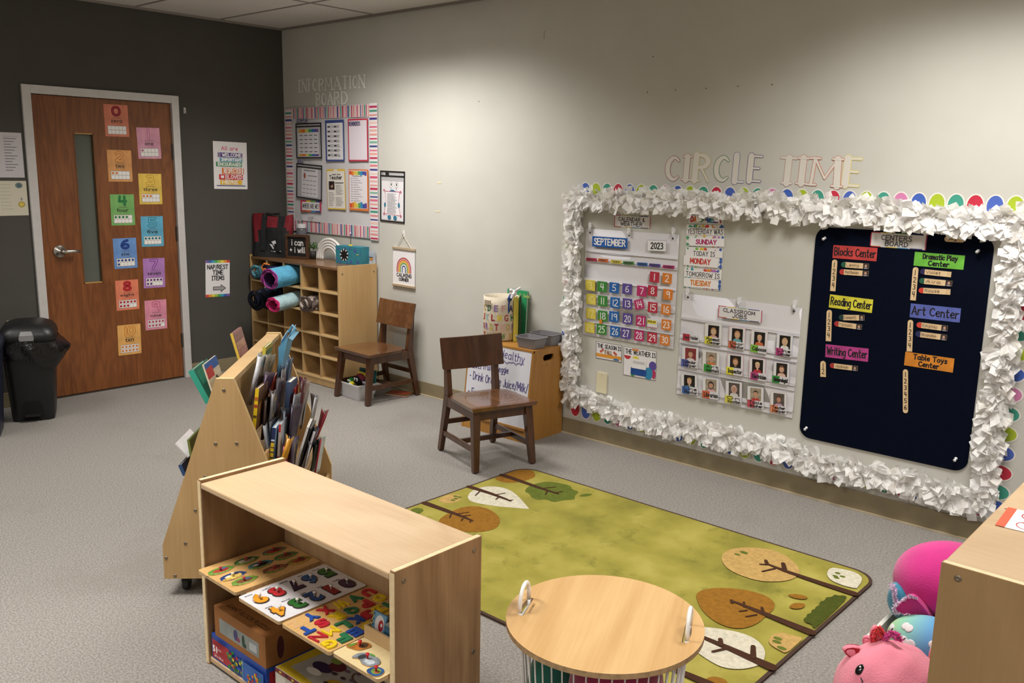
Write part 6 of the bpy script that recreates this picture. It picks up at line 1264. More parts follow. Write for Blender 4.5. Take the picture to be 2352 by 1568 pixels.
for x in (.06, .425):
    for y in (.06, AL - .06):
        b = MB(); k_ = mat('#1c1b1c', .5); b.lathe([(0, -.011), (.024, -.011), (.027, -.006), (.027, .006), (.024, .011), (0, .011)], k_, 20, Matrix.Translation((x, y, .0275)) @ Matrix.Rotation(PI / 2, 4, 'Y')); b.box(x - .016, y - .012, .036, x + .016, y + .012, .0695, mat('#4a4846', .4, .7)); b.build('caster', bdp)
def ap(px, py, yl):      # photo point on the plane local y = yl of the display
    n_ = AM.to_3x3() @ Vector((0, 1, 0)); p0 = AM @ Vector((0, yl, 0)); d = RM @ Vector(((px - 1176) / FPX, -(py - 784) / FPX, -1)); t_ = (p0 - CP).dot(n_) / d.dot(n_); return AMi @ (CP + d * t_)
stripes = lambda *cs: list(cs)
def dbook(label, top, bot, yl, t_, w_, cov, spine=None, deco=None, soft=False, zmin=None, name='picture_book', sp=None, xlo=None):
    w_ = w_ * .72; a, c = ap(*top, yl), ap(*bot, yl); h = max(.08, (a - c).length); lean = math.atan2(a.x - c.x, a.z - c.z)
    # width runs away from the camera along the display, thickness across; the spine is the near edge
    L = Matrix.Translation((c.x, yl, c.z)) @ Matrix.Rotation(lean, 4, 'Y') @ Matrix.Rotation(PI / 2 + random.uniform(-.06, .06), 4, 'Z') @ Matrix.Rotation(random.uniform(-.02, .08), 4, 'Y') @ Matrix.Translation((0, -t_ / 2, 0))
    dd = deco
    o = book(name, label, AM @ L, w_, h, t_, cov, spine, dd, soft, 'picture books on the display')
    if sp: b = MB(); [b.box(-.0012, .0004, h * f0, -.0003, t_ - .0004, h * f1, c_) for f0, f1, c_ in sp]; b.build('spine_print', o)
    return o
# camera side (right of the ridge), top tier to bottom tier; near-edge ends read off the photo
BK = [
 ('tall yellow edged hardback standing against the centre near the far end', (607, 797), (600, 900), .36, .012, .16, '#a9a03a', '#c7b944', stripes('#7f8a3a', '#b8a84a', '#5a7a48')),
 ('white and pale blue magazine bundle next to the yellow edged hardback', (597, 820), (572, 930), .20, .016, .17, '#c9ccd2', None, stripes('#b8a08e', '#8fb0c0', '#a89a8a'), True),
 ('clear sleeved book with a pale rolled top beside the blue bag', (613, 817), (588, 925), .28, .009, .17, '#8f8778', None, stripes('#8a7a5a', '#6e705a'), True),
 ('brown picture book with a bright yellow spine, nearest in the top tier', (590, 893), (583, 988), .07, .012, .19, '#6e4a28', '#e2c21e', stripes('#7d5a30', '#96683a', '#5a3a22'), False, [(.55, .62, '#a8442a'), (.3, .36, '#5a4a1a'), (.72, .8, '#b8641e')]),
 ('thin violet covered book leaning behind the yellow spined book', (612, 862), (596, 940), .16, .006, .17, '#4a3550', None, None, True),
 ('red orange topped book in the middle of the top tier', (625, 870), (621, 935), .30, .010, .15, '#b8452e', '#c9583a', None),
 ('dark navy book with a blue cover near the far end of the top tier', (661, 826), (654, 905), .52, .008, .17, '#2f4a68', None, stripes('#3f6a98', '#2a3f58'), True),
 ('blue picture book in a clear sleeve in the top tier', (645, 842), (632, 925), .40, .007, .18, '#38608a', None, stripes('#4a78a4', '#c9b84a', '#35557a'), True),
 ('grey blue sleeved book with reddish art in the middle tier', (648, 850), (640, 975), .34, .006, .19, '#6f6a70', None, stripes('#7a7880', '#8e4448', '#5a5058'), True),
 ('large dark covered book with a red figure beside the grey blue one', (636, 872), (628, 985), .26, .008, .19, '#57505a', None, stripes('#6a6470', '#97484a', '#4c3a40'), True),
 ('slate blue hardback with a thick white page block in the middle', (662, 878), (656, 968), .30, .018, .17, '#4d5f7e', '#3f4f6e', stripes('#7a8fb0', '#b06a5a', '#4a5a7a')),
 ('small bright red hardback right of the slate blue one', (674, 893), (668, 962), .36, .010, .14, '#c0302a', '#a82420', None),
 ('maroon magazine with curled pages at the right of the middle tier', (694, 874), (680, 985), .40, .007, .17, '#5c2630', None, stripes('#6e3038', '#9a7a6a'), True),
 ('pale page edged magazine behind the maroon one', (699, 880), (688, 970), .50, .006, .17, '#a58e84', None, None, True),
 ('olive brown sleeved book right of the maroon magazines', (703, 900), (690, 985), .55, .006, .17, '#6e6850', None, None, True),
 ('thin grey book with black pages near the middle of the display', (676, 908), (664, 1005), .24, .007, .17, '#6a6c76', None, stripes('#4a4c58', '#7a7c88'), True),
 ('dark purple thin book in front of the maroon magazines', (671, 935), (662, 1025), .18, .006, .17, '#3c3044', None, None, True),
 ('grey sleeved book low in the middle tier', (628, 905), (612, 1010), .14, .008, .17, '#807c80', None, stripes('#6a6670', '#8e8a8c', '#b8a87a'), True),
 ('brown grey picture book behind the yellow spined book', (610, 920), (602, 1010), .12, .009, .17, '#54423c', None, stripes('#6a5040', '#4a3830'), True),
 ('pale grey bound stack with curled covers at the front of the lowest tier', (606, 978), (618, 1068), .07, .010, .17, '#8a8d94', None, None, True),
 ('dark grey magazine right of the pale grey stack', (620, 968), (622, 1070), .12, .006, .17, '#4a4c54', None, None, True),
 ('light blue topped hardback with a navy and yellow spine', (629, 983), (621, 1072), .07, .013, .18, '#7fa8d0', '#20305e', None, False, [(.0, .62, '#dcc02a'), (.66, .7, '#c9d4e4'), (.1, .14, '#2a3a6a'), (.22, .26, '#2a3a6a'), (.36, .4, '#2a3a6a'), (.48, .52, '#2a3a6a')]),
 ('slim red and white spined book next to the navy and yellow spine', (642, 976), (638, 1072), .09, .008, .18, '#b8c0cc', '#c8c4c8', None, False, [(.82, 1, '#b8202e'), (0, .25, '#a01c2a'), (.3, .75, '#d8d4d6')]),
 ('grey blue sleeved book behind the red and white spine', (652, 946), (646, 1060), .16, .006, .18, '#66707e', None, stripes('#6a7a90', '#8a3a44'), True),
 ('golden yellow workbook with fanned pages low in front', (664, 1008), (645, 1072), .05, .014, .12, '#d89a2e', None, stripes('#e0a83e', '#c98a2a'), True),
 ('pink and red covered book under the golden workbook', (652, 1040), (650, 1075), .055, .008, .16, '#a84a5a', None, None, True),
 ('violet sleeved book right of the golden workbook', (672, 1012), (668, 1080), .10, .008, .17, '#56486a', None, stripes('#6a5a80', '#a89a6a'), True),
 ('white edged hardback leaning out of the lowest tier', (707, 981), (677, 1078), .16, .008, .17, '#d6d4d4', '#c9c8ca', None),
 ('black covered thin hardback behind the white edged one', (712, 984), (684, 1080), .20, .007, .17, '#26262c', None, None),
 ('navy and white sleeved book leaning right in the lowest tier', (722, 992), (690, 1085), .22, .009, .18, '#3e3a58', '#cfcdd4', None, True),
 ('pale grey open leaflet between the leaning books', (714, 1022), (697, 1085), .18, .003, .16, '#d4d2d6', None, None, True),
 ('grey hardback with a silver wire edge sticking out to the right', (724, 914), (706, 1005), .42, .006, .17, '#9a9aa0', '#b4b4ba', None, True),
 ('crimson magazine with curled corners sticking out at the far right', (748, 950), (718, 1025), .50, .012, .15, '#9c2838', None, stripes('#a83040', '#c88a8a'), True),
 ('black book with a green cover at the bottom right', (727, 1022), (712, 1092), .24, .007, .15, '#20261f', None, stripes('#5a7a52', '#26322a'), True),
 ('slim book with a pink red edge at the bottom right', (736, 1010), (723, 1090), .27, .006, .15, '#b9c0be', '#b82844', None, True)]
for q in BK:
    lab, top, bot, yl, t_, w_, cov, spine, deco = q[:9]; soft = q[9] if len(q) > 9 else False; sp = q[10] if len(q) > 10 else None
    dbook(lab, top, bot, yl, t_, w_, cov, spine, deco, soft, sp=sp)
# divider panels that show between the books
# blue gift bag near the far end
o = thing('blue_folder', 'tall light blue folder with a looped handle near the far end', 'folder', (0, 0, 0)); o.matrix_world = AM @ Matrix.Translation((0, .66, 0)); b = MB()
a_, c_, e_ = ap(668, 752, .66), ap(640, 875, .66), ap(655, 770, .66); bm_ = mat('#5f9cc0', .45, noise=.15, scale=20)
b.add([(c_.x, 0, c_.z), (c_.x + .004, .12, c_.z), (a_.x, .13, a_.z - .01), (a_.x - .012, 0, a_.z - .04), (e_.x - .03, .0, e_.z - .05)], [(0, 1, 2, 3), (0, 3, 4)], bm_)
b.add([(c_.x - .012, .0, c_.z), (c_.x - .012, .12, c_.z), (e_.x - .01, .13, e_.z), (e_.x - .015, 0, e_.z - .02)], [(0, 1, 2, 3)], mat('#7fb2d0', .45)); b.tube([(a_.x - .02, .06, a_.z - .03), (a_.x, .05, a_.z + .0), (a_.x + .012, .04, a_.z - .012), (a_.x - .012, .035, a_.z - .05)], .006, bm_, 8)
b.add([(a_.x - .012, 0, a_.z - .045), (a_.x + .012, .02, a_.z - .02), (a_.x + .03, .03, a_.z - .022), (a_.x + .006, .0, a_.z - .055)], [(0, 1, 2, 3)], mat('#7fb2d0', .45)); b.build('folder', o); m_ = o.children[0].modifiers.new('s', 'SOLIDIFY'); m_.thickness = .0015
# far side (left of the ridge)
def fbook(label, corners, yl, t_, cov, spine, deco, name='picture_book'):
    """corners: near-bottom, near-top and far-top of the visible cover in the photo"""
    nb, nt, w_ = corners; a, c = ap(*nt, yl), ap(*nb, yl); h = (a - c).length; lean = math.atan2(a.x - c.x, a.z - c.z)
    L = Matrix.Translation((c.x, yl, c.z)) @ Matrix.Rotation(lean, 4, 'Y') @ Matrix.Rotation(PI / 2, 4, 'Z') @ Matrix.Translation((0, -t_ / 2, 0)); return book(name, label, AM @ L, w_, h, t_, cov, spine, deco, False, 'picture books on the display')
fbook('teal green hardback poking out on the door side of the display', ((478, 925), (438, 851), .19), .14, .020, '#1f6e5c', '#2f9c86', stripes('#1f6e5c', '#2a8a70'))
fbook('cream, blue and red covered picture book leaning on the teal hardback', ((492, 915), (466, 838), .17), .14, .006, '#d8cfb8', None, lambda b, w_, h_, t_: (setattr(b, 'lay', 2), b.rect(0, h_ * .72, w_, h_, '#2a5aa4'), b.rect(0, h_ * .55, w_ * .5, h_ * .85, '#b83a3e'), b.ell(w_ * .6, h_ * .45, .012, .009, '#3a3432'), b.rect(w_ * .2, h_ * .1, w_ * .8, h_ * .18, '#4a8a5a')))
fbook('mauve pink book with a yellow edge at the far end on the door side', ((550, 828), (531, 766), .16), .60, .010, '#9c6f6c', '#d8b84a', stripes('#b08682', '#c49a84', '#8e6660'))
fbook('blank white folder jutting out low on the door side', ((432, 1050), (402, 1019), .19), .16, .004, '#dedbdf', '#c9c7cc', None, 'paper_folder')
fbook('olive green book beside the white folder', ((440, 1055), (432, 1010), .17), .14, .008, '#57692f', '#6e7a3c', stripes('#5f7434', '#4a5a2a'))
fbook('dark blue book lowest on the door side of the display', ((424, 1092), (413, 1068), .16), .12, .012, '#1a2c4a', '#2a4a78', stripes('#1a2c4a'))
# ------------------------------------------------------------------ puzzles on the low shelf
PZ = .321
def tray_board(name, label, x0, y0, w_, d_, base, t_=.010, r=.008):
    """board seen from above; returns builder with local x to the right, z away from the camera"""
    o = thing(name, label, 'puzzle', (x0, y0, PZ)); b = MB(); b.X = Matrix.Translation((0, 0, t_)) @ Matrix.Rotation(-PI / 2, 4, 'X')
    b.prism(rrect(0, 0, w_, d_, r, 3), 0, t_, base, side=mat('#c4a478', .55, noise=.2, scale=80)); b.lay = 1; return o, b
def knob(b, x, y, z, col='#b8283a', h=.012):
    b.lathe([(.0025, 0), (.0025, h * .6), (.005, h * .7), (.005, h), (0, h)], mat(col, .35), 12, Matrix.Translation((x, y, z)))
pine = wood('puzzle_plywood', '#c89c60', '#dfb97e', 'Y', 5, 9, .4, 1.5, .5)
# farm puzzle
fx, fy, fw_, fd = 3.628, -2.803, .213, .298
o, b = tray_board('farm_puzzle', 'wooden farm animal puzzle at the left end of the low shelf', fx, fy, fw_, fd, pine); b.build('board', o)
FP = [('barn', .055, .045, .042, .022, '#a8402f', '#6a9a3c'), ('sheepdog', .115, .05, .036, .022, '#e3c468', '#25407c'), ('farmer', .165, .058, .040, .024, '#7a4a30', '#6f9a38'), ('goat', .05, .135, .036, .022, '#b8a894', '#4e7038'), ('cow', .105, .15, .042, .026, '#26262a', '#4a7f88'), ('pig', .162, .165, .040, .026, '#b4684f', '#8a5440'), ('tractor', .05, .235, .04, .022, '#a83a2c', '#7a7060'), ('rooster', .108, .24, .036, .02, '#8a5a3c', '#5a7f44'), ('horse', .165, .25, .042, .024, '#9a4a2c', '#9a8a3a')]
for nm_, x, y, rx, ry, c1_, c2_ in FP:
    rx, ry = .030, .036
    q = thing('puzzle_piece', 'oval %s piece of the farm puzzle' % nm_, 'puzzle piece', (fx + x, fy + y, PZ + .0102), group='farm puzzle pieces'); b = MB(); rr = random.Random(int(x * 999))
    pts = [(rx * (1 + .08 * math.sin(3 * a + x * 50)) * math.cos(a) * .72, ry * 1.25 * (1 + .08 * math.cos(4 * a)) * math.sin(a)) for a in [2 * PI * k / 26 for k in range(26)]]
    b.slab(pts, 0, .0012, pine, side=pine); b.X = Matrix.Translation((0, 0, .0012)) @ Matrix.Rotation(-PI / 2, 4, 'X'); b.lay = 2
    def bl2(cx_, cz_, a_, c__, m__, sd):
        r3 = random.Random(sd); b.fl(closed([(cx_ + a_ * (1 + r3.uniform(-.15, .12)) * math.cos(2 * PI * k / 14), cz_ + c__ * (1 + r3.uniform(-.15, .12)) * math.sin(2 * PI * k / 14)) for k in range(14)], 1), m__)
    bl2(0, 0, rx * .72, ry * 1.22, mat(c2_, .5, noise=.5, scale=120), 3); bl2(rx * .3, -ry * .2, rx * .35, ry * .95, mat('#7f9a4a' if nm_ not in ('sheepdog', 'horse') else '#c9a850', .5, noise=.5, scale=120), 5); bl2(rx * .0, ry * .05, rx * .42, ry * .78, mat(c1_, .5, noise=.55, scale=150), 7); bl2(-rx * .15, -ry * .35, rx * .2, ry * .3, mat('#d8d2c0' if nm_ in ('cow', 'sheepdog', 'goat') else c1_, .5), 9); bl2(-rx * .25, ry * .4, rx * .16, ry * .3, mat('#4a5f98' if nm_ in ('barn', 'farmer') else '#3a2e2a', .5), 11); b.X = Matrix.Identity(4); b.build('piece', q)
    b = MB(); knob(b, 0, 0, .0032, '#a83038' if nm_ != 'sheepdog' else '#e8dcc0', .009); b.build('knob', q, smooth=True)
# number puzzle: reads from the right, digits' tops to the right
nx, ny, nw_, nd = 3.868, -2.812, .205, .302
o, b = tray_board('number_puzzle', 'white number puzzle with pegged digits, second from the left on the shelf', nx, ny, nw_, nd, mat('#dedce0', .35, noise=.08, scale=40)); b.lay = 3
NF = Matrix(((0, 1, 0, 0), (-1, 0, 0, 0), (0, 0, 1, 0), (0, 0, 0, 1)))     # reading right -> -y, up -> +x
b.build('board', o)
wds = ['zero', 'one', 'two', 'three', 'four', 'five', 'six', 'seven', 'eight', 'nine']; dc = ['#432246', '#8e2228', '#1f4a86', '#2a6a2c', '#e0982a', '#2a6a2c', '#2a5a90', '#3c2248', '#b82a30', '#e0982a']
tb_ = MB()
for i in range(10):
    r_, c_ = divmod(i, 5); x = .156 - .10 * r_; y = nd - .035 - .058 * c_
    q = thing('number_piece', '%s digit %d of the white number puzzle' % ({'#432246': 'dark purple', '#8e2228': 'dark red', '#1f4a86': 'blue', '#2a6a2c': 'green', '#e0982a': 'orange', '#2a5a90': 'steel blue', '#3c2248': 'deep violet', '#b82a30': 'red'}[dc[i]], i), 'puzzle piece', (nx + x, ny + y, PZ + .0103), group='number puzzle digits')
    b = MB(); 
    for bold, m, z, s1, s2 in ((.075, mat('#3a2e2a', .6), .0022, .044, .064), (.055, mat(dc[i], .35), .0034, .038, .058)):
        vs, fs, asp = font_solid(str(i), bold); X = NF @ Matrix.Diagonal((s1 if i != 1 else s1 * .6, s2, z, 1)); b.add([tuple(X @ Vector(v)) for v in vs], fs, m)
    b.build('digit', q); b = MB(); knob(b, 0, 0, .0035, '#e9e4da', .014); b.build('peg', q, smooth=True)
    vs, fs, asp = font_mesh(wds[i], .01); lw_ = .006 * len(wds[i]); X = NF @ Matrix.Translation((-lw_ / 2 + .01, -.044, .0107)); tb_.add([tuple(Matrix.Translation((x, y, 0)) @ X @ Vector((u * lw_, v * .008, 0))) for u, v in vs], fs, '#3a3840')
tb_.build('number_words', o)
# alphabet puzzle
lx, ly, lw2, ld = 4.084, -2.812, .212, .300
o, b = tray_board('alphabet_puzzle', 'natural wood alphabet puzzle with bright letters, third along the shelf', lx, ly, lw2, ld, pine); b.build('board', o)
cl_ = {'U': 'r', 'V': 'g', 'W': 'y', 'X': 'r', 'Y': 'b', 'O': 'y', 'P': 'r', 'Q': 'g', 'R': 'y', 'S': 'r', 'T': 'b', 'H': 'g', 'I': 'y', 'J': 'r', 'K': 'b', 'L': 'g', 'M': 'y', 'N': 'r', 'A': 'b', 'B': 'y', 'C': 'r', 'D': 'y', 'E': 'b', 'F': 'g', 'G': 'y', 'Z': 'n'}
ch_ = {'r': ('#b81f32', 'red'), 'g': ('#23704a', 'green'), 'y': ('#e2c41c', 'yellow'), 'b': ('#1c4aa0', 'blue'), 'n': ('#cfa878', 'unpainted recessed')}
for r_, row in enumerate(('UVWXYZ', 'OPQRST', 'HIJKLMN', 'ABCDEFG')):
    for c_, chh in enumerate(row):
        y = ld - .026 - (ld - .05) * c_ / (len(row) - 1); x = .030 + .051 * r_; col, cn = ch_[cl_[chh]]
        q = thing('letter_piece', '%s letter %s of the wooden alphabet puzzle' % (cn, chh), 'puzzle piece', (lx + x, ly + y, PZ + (.0102 if chh != 'Z' else .0092)), group='alphabet puzzle letters'); b = MB()
        vs, fs, asp = font_solid(chh, .05 if chh not in 'MWN' else .0) if chh != 'I' else ([(a, b_, c) for q in ((-.5, -.5, .5, -.25), (-.15, -.25, .15, .25), (-.5, .25, .5, .5)) for c in (0, 1) for a, b_ in ((q[0], q[1]), (q[2], q[1]), (q[2], q[3]), (q[0], q[3]))], [tuple(8 * k + i for i in f) for k in range(3) for f in ((3, 2, 1, 0), (4, 5, 6, 7), (0, 1, 5, 4), (1, 2, 6, 5), (2, 3, 7, 6), (3, 0, 4, 7))], 1); X = NF @ Matrix.Rotation(math.radians(random.uniform(-6, 6)), 4, 'Z') @ Matrix.Diagonal((.036 if chh != 'I' else .028, .040, .0045 if chh != 'Z' else .0014, 1)); b.add([tuple(X @ Vector(v)) for v in vs], fs, mat(col, .4)); b.build('letter', q)
# animal puzzle
ax, ay, aw, ad = 4.300, -2.806, .180, .235
o, b = tray_board('animal_puzzle', 'pale wooden zoo animal puzzle at the right end of the shelf', ax, ay, aw, ad, wood('pale_plywood', '#dcc693', '#ecdcae', 'Y', 4, 8, .4, 1.4, .4)); b.build('board', o)
def apiece(nm_, x, y, pts, c1_, c2_, dec):
    q = thing('puzzle_piece', '%s piece of the zoo animal puzzle' % nm_, 'puzzle piece', (ax + x, ay + y, PZ + .0102), group='zoo puzzle pieces'); b = MB(); P = closed([(u * .78, v * .62) for u, v in pts], 2)
    b.slab(P, 0, .003, mat(c1_, .45, noise=.45, scale=60), side=mat('#b8955e', .6)); b.X = Matrix.Translation((0, 0, .003)) @ Matrix.Rotation(-PI / 2, 4, 'X'); b.lay = 2; b.X = b.X @ Matrix.Diagonal((.78, 1, .62, 1)); dec(b); b.X = Matrix.Identity(4); b.build('piece', q); b = MB(); knob(b, 0, 0, .003, '#c4202c', .014); b.build('knob', q, smooth=True)
apiece('orange and brown rhinoceros', .030, .066, [(-.035, -.045), (-.01, -.04), (.02, -.028), (.028, .01), (.03, .035), (.005, .04), (-.02, .02), (-.03, -.01)], '#b8702a', '#5a3c22', lambda b: (b.ell(.008, .01, .016, .022, mat('#4e3420', .5, noise=.4, scale=60), 14), b.ell(-.022, -.02, .007, .02, mat('#6a8a30', .5), 12)))
apiece('grey elephant', .092, .040, [(-.045, -.045), (-.02, -.02), (.01, -.042), (.045, -.03), (.055, .01), (.03, .035), (.0, .03), (-.03, .03), (-.05, .0)], '#8e979e', '#2a2e32', lambda b: (b.ell(-.02, -.005, .012, .022, mat('#3a4046', .5, noise=.5, scale=60), 14), b.ell(.02, -.01, .02, .018, mat('#b9c3ca', .5, noise=.4, scale=60), 14), b.ell(-.004, .03, .014, .006, mat('#5f9a3c', .5), 10)))
apiece('blue rimmed green snake', .152, .018, [(-.028, -.028), (.02, -.03), (.028, -.005), (.018, .03), (-.015, .03), (-.03, .005)], '#2a5a98', '#6a9a3c', lambda b: (b.ell(0, 0, .018, .02, mat('#7a9c44', .5, noise=.5, scale=80), 14), b.ell(.006, -.004, .009, .009, mat('#a85a3c', .5), 10)))
# block box on top
o = thing('wooden_block_box', 'open wooden box with a race car picture and blue patterned blocks', 'toy box', (4.3, -2.703, PZ + .0105)); b = MB(); ww_, dd_, hh_ = .186, .19, .024; wd2 = wood('raw_pine_box', '#c9a677', '#dfc298', 'X', 8, 8, .5, 1.4, .4)
for q in ((0, 0, ww_, .007), (0, dd_ - .007, ww_, dd_), (0, .007, .007, dd_ - .007), (ww_ - .007, .007, ww_, dd_ - .007)): b.box(q[0], q[1], 0, q[2], q[3], hh_ + .011, wd2)
b.box(.007, .007, .0, ww_ - .007, dd_ - .007, .006, wd2); b.build('box_body', o, bevel=.001)
b = MB(); b.X = Matrix.Translation((.010, .012, .014)) @ Matrix.Rotation(math.radians(-14), 4, 'X'); b.box(0, 0, 0, .052, .007, .058, mat('#6fa3c8', .4)); b.lay = 2; b.ell(.03, .03, .018, .024, '#e6e4e8', 20); b.ell(.036, .028, .010, .015, '#b02a34', 16); b.ell(.038, .03, .004, .005, '#e8e6ea', 10); 
for k in range(8): b.rect(0, .058 * k / 8, .004, .058 * (k + .5) / 8, '#d8c44a' if k % 2 else '#1a191c'); b.rect(.004, .058 * k / 8, .008, .058 * (k + .5) / 8, '#1a191c' if k % 2 else '#d8c44a')
b.build('picture_block', o)
for k in range(5):
    q = thing('puzzle_block', 'blue checked block with a white top, %s in the wooden box' % ['leftmost', 'second', 'middle', 'fourth', 'rightmost'][k], 'block', (4.3 + .068 + k * .0215, -2.703 + .012, PZ + .0170), group='blocks in the wooden box'); b = MB(); b.box(0, 0, 0, .0205, .13, .050, mat(['#3a6f92', '#2f7a62', '#4a86a8', '#356a94', '#6a3f78'][k], .45, noise=.2, scale=60)); b.box(.0005, .001, .050, .02, .129, .0508, mat(['#cfd4d2', '#d8dcd8', '#cfd0cc', '#7a5a44', '#6a4c38'][k], .6)); b.X = Matrix.Identity(4); b.lay = 1
    for z in (.014, .028, .042): b.rect(0, z, .0205, z + .0012, '#1f3c58')
    b.build('block', q)
# boxes on the bottom shelf
BZ = .027
o = thing('floor_puzzle_box', 'blue and red floor puzzle box marked 51 at the bottom left', 'puzzle box', (3.628, -2.768, BZ)); b = MB(); L_, D_, H_ = .302, .235, .082; bl_ = mat('#1e449a', .4, noise=.1, scale=20); rd2 = mat('#b01f2c', .4, noise=.12, scale=30); b.box(0, 0, 0, L_, D_, H_, bl_); b.lay = 2
b.rect(.004, .006, .10, H_ - .016, rd2); rr = random.Random(8)
for k in range(46):
    x = .095 + rr.random() * .085; z = .006 + rr.random() * (H_ - .03); b.rect(x, z, x + .012, z + .010, mat(rr.choice(['#c9c22e', '#2a8a3c', '#1f4fae', '#b8262e', '#2a6a38']), .4))
b.rect(.183, .0, .186, H_ - .012, '#6aa0dc'); b.rect(.188, .004, .296, H_ - .016, mat('#2a5fae', .4, noise=.2, scale=40))
for k in range(22):
    x = .2 + rr.random() * .08; z = .01 + rr.random() * .045; b.ell(x, z, .005, .005, rr.choice(['#c9c22e', '#2a8a3c', '#d87a2a', '#b8262e']), 8)
b.ell(.052, .066, .026, .008, '#8e1620'); b.text('51', .02, .034, .046, .056, '#efeef0', .04); b.text('pcs', .05, .044, .07, .053, '#e0c8cc', .01); b.text('24 x 36 in', .03, .020, .08, .029, '#efeef0', .01)
b.X = Matrix.Translation((L_, 0, 0)) @ Matrix.Rotation(PI / 2, 4, 'Z'); b.lay = 2; b.rect(.01, .006, D_ - .01, H_ - .014, rd2); b.ell(.04, .055, .02, .009, '#8e1620'); b.build('box_body', o, bevel=.001)
o = thing('brown_puzzle_box', 'brown cardboard giant floor puzzle box stacked on the blue one', 'puzzle box', (3.648, -2.766, BZ + .0825)); b = MB(); L_, D_, H_ = .280, .225, .100; cb_ = mat('#9a6430', .75, noise=.15, scale=14); b.box(0, 0, 0, L_, D_, H_, cb_); b.lay = 2; b.rect(.028, .020, .245, .068, mat('#8e9490', .4, noise=.25, scale=20))
b.ell(.12, .045, .012, .018, '#4a3f72', 12); b.ell(.135, .035, .008, .008, '#8e3a58', 10); b.ell(.162, .042, .008, .020, '#2c4436', 12); b.ell(.172, .03, .006, .008, '#2c4436', 10); b.rect(.195, .03, .235, .055, mat('#b4b8ba', .3))
b.X = Matrix.Translation((L_, 0, 0)) @ Matrix.Rotation(PI / 2, 4, 'Z'); b.lay = 2; b.ell(.05, .05, .012, .036, '#4a1c20', 18); b.X = Matrix.Translation((0, 0, H_)) @ Matrix.Rotation(-PI / 2, 4, 'X'); b.lay = 2; b.text('GIANT FLOOR PUZZLE', .03, .022, .25, .040, '#3a2412', .005); b.build('box_body', o, bevel=.003)
o = thing('picture_puzzle_box', 'large flat yellow and grey picture puzzle box on the bottom shelf', 'puzzle box', (3.985, -2.772, BZ)); b = MB(); L_, D_, H_ = .46, .275, .118; b.box(0, 0, 0, L_, D_, H_, mat('#b9b2a4', .6, noise=.2, scale=14)); b.lay = 2; b.rect(0, H_ - .014, L_, H_, mat('#7a1e22', .5, noise=.4, scale=60)); b.rect(.0, .0, .05, H_ - .016, mat('#cfc9bc', .7, noise=.2, scale=30)); rr = random.Random(4)
for k in range(14): b.rect(.02 + k * .03, H_ - .010, .03 + k * .03, H_ - .004, rr.choice(['#d8c24a', '#1a191c', '#c9c4bc']))
b.X = Matrix.Translation((0, 0, H_)) @ Matrix.Rotation(-PI / 2, 4, 'X'); b.lay = 2; b.rect(.002, .002, L_ - .002, D_ - .002, mat('#b79a22', .45, noise=.2, scale=20)); b.fl([(.03, .03), (.42, .012), (.45, .25), (.05, .26)], mat('#9a948c', .45, noise=.15, scale=20)); b.ell(.1, .09, .04, .02, mat('#2a1c3a', .5), 20); b.ell(.13, .12, .03, .022, mat('#5a1e28', .5), 18); b.ell(.105, .135, .02, .012, mat('#7a8a3a', .5), 14); b.ell(.1, .06, .03, .013, mat('#c9c2b8', .5), 18); b.ell(.21, .06, .045, .020, mat('#b08a24', .5), 24); b.ell(.24, .13, .05, .028, mat('#5a4636', .5), 24); b.ell(.24, .13, .042, .022, mat('#9a948c', .5), 24)
for k in range(26): b.ell(.15 + rr.random() * .24, .035 + rr.random() * .19, .010, .006, rr.choice(['#4a2c34', '#3c2a28', '#6a4a5a', '#57303a']), 9)
b.build('box_body', o, bevel=.001)
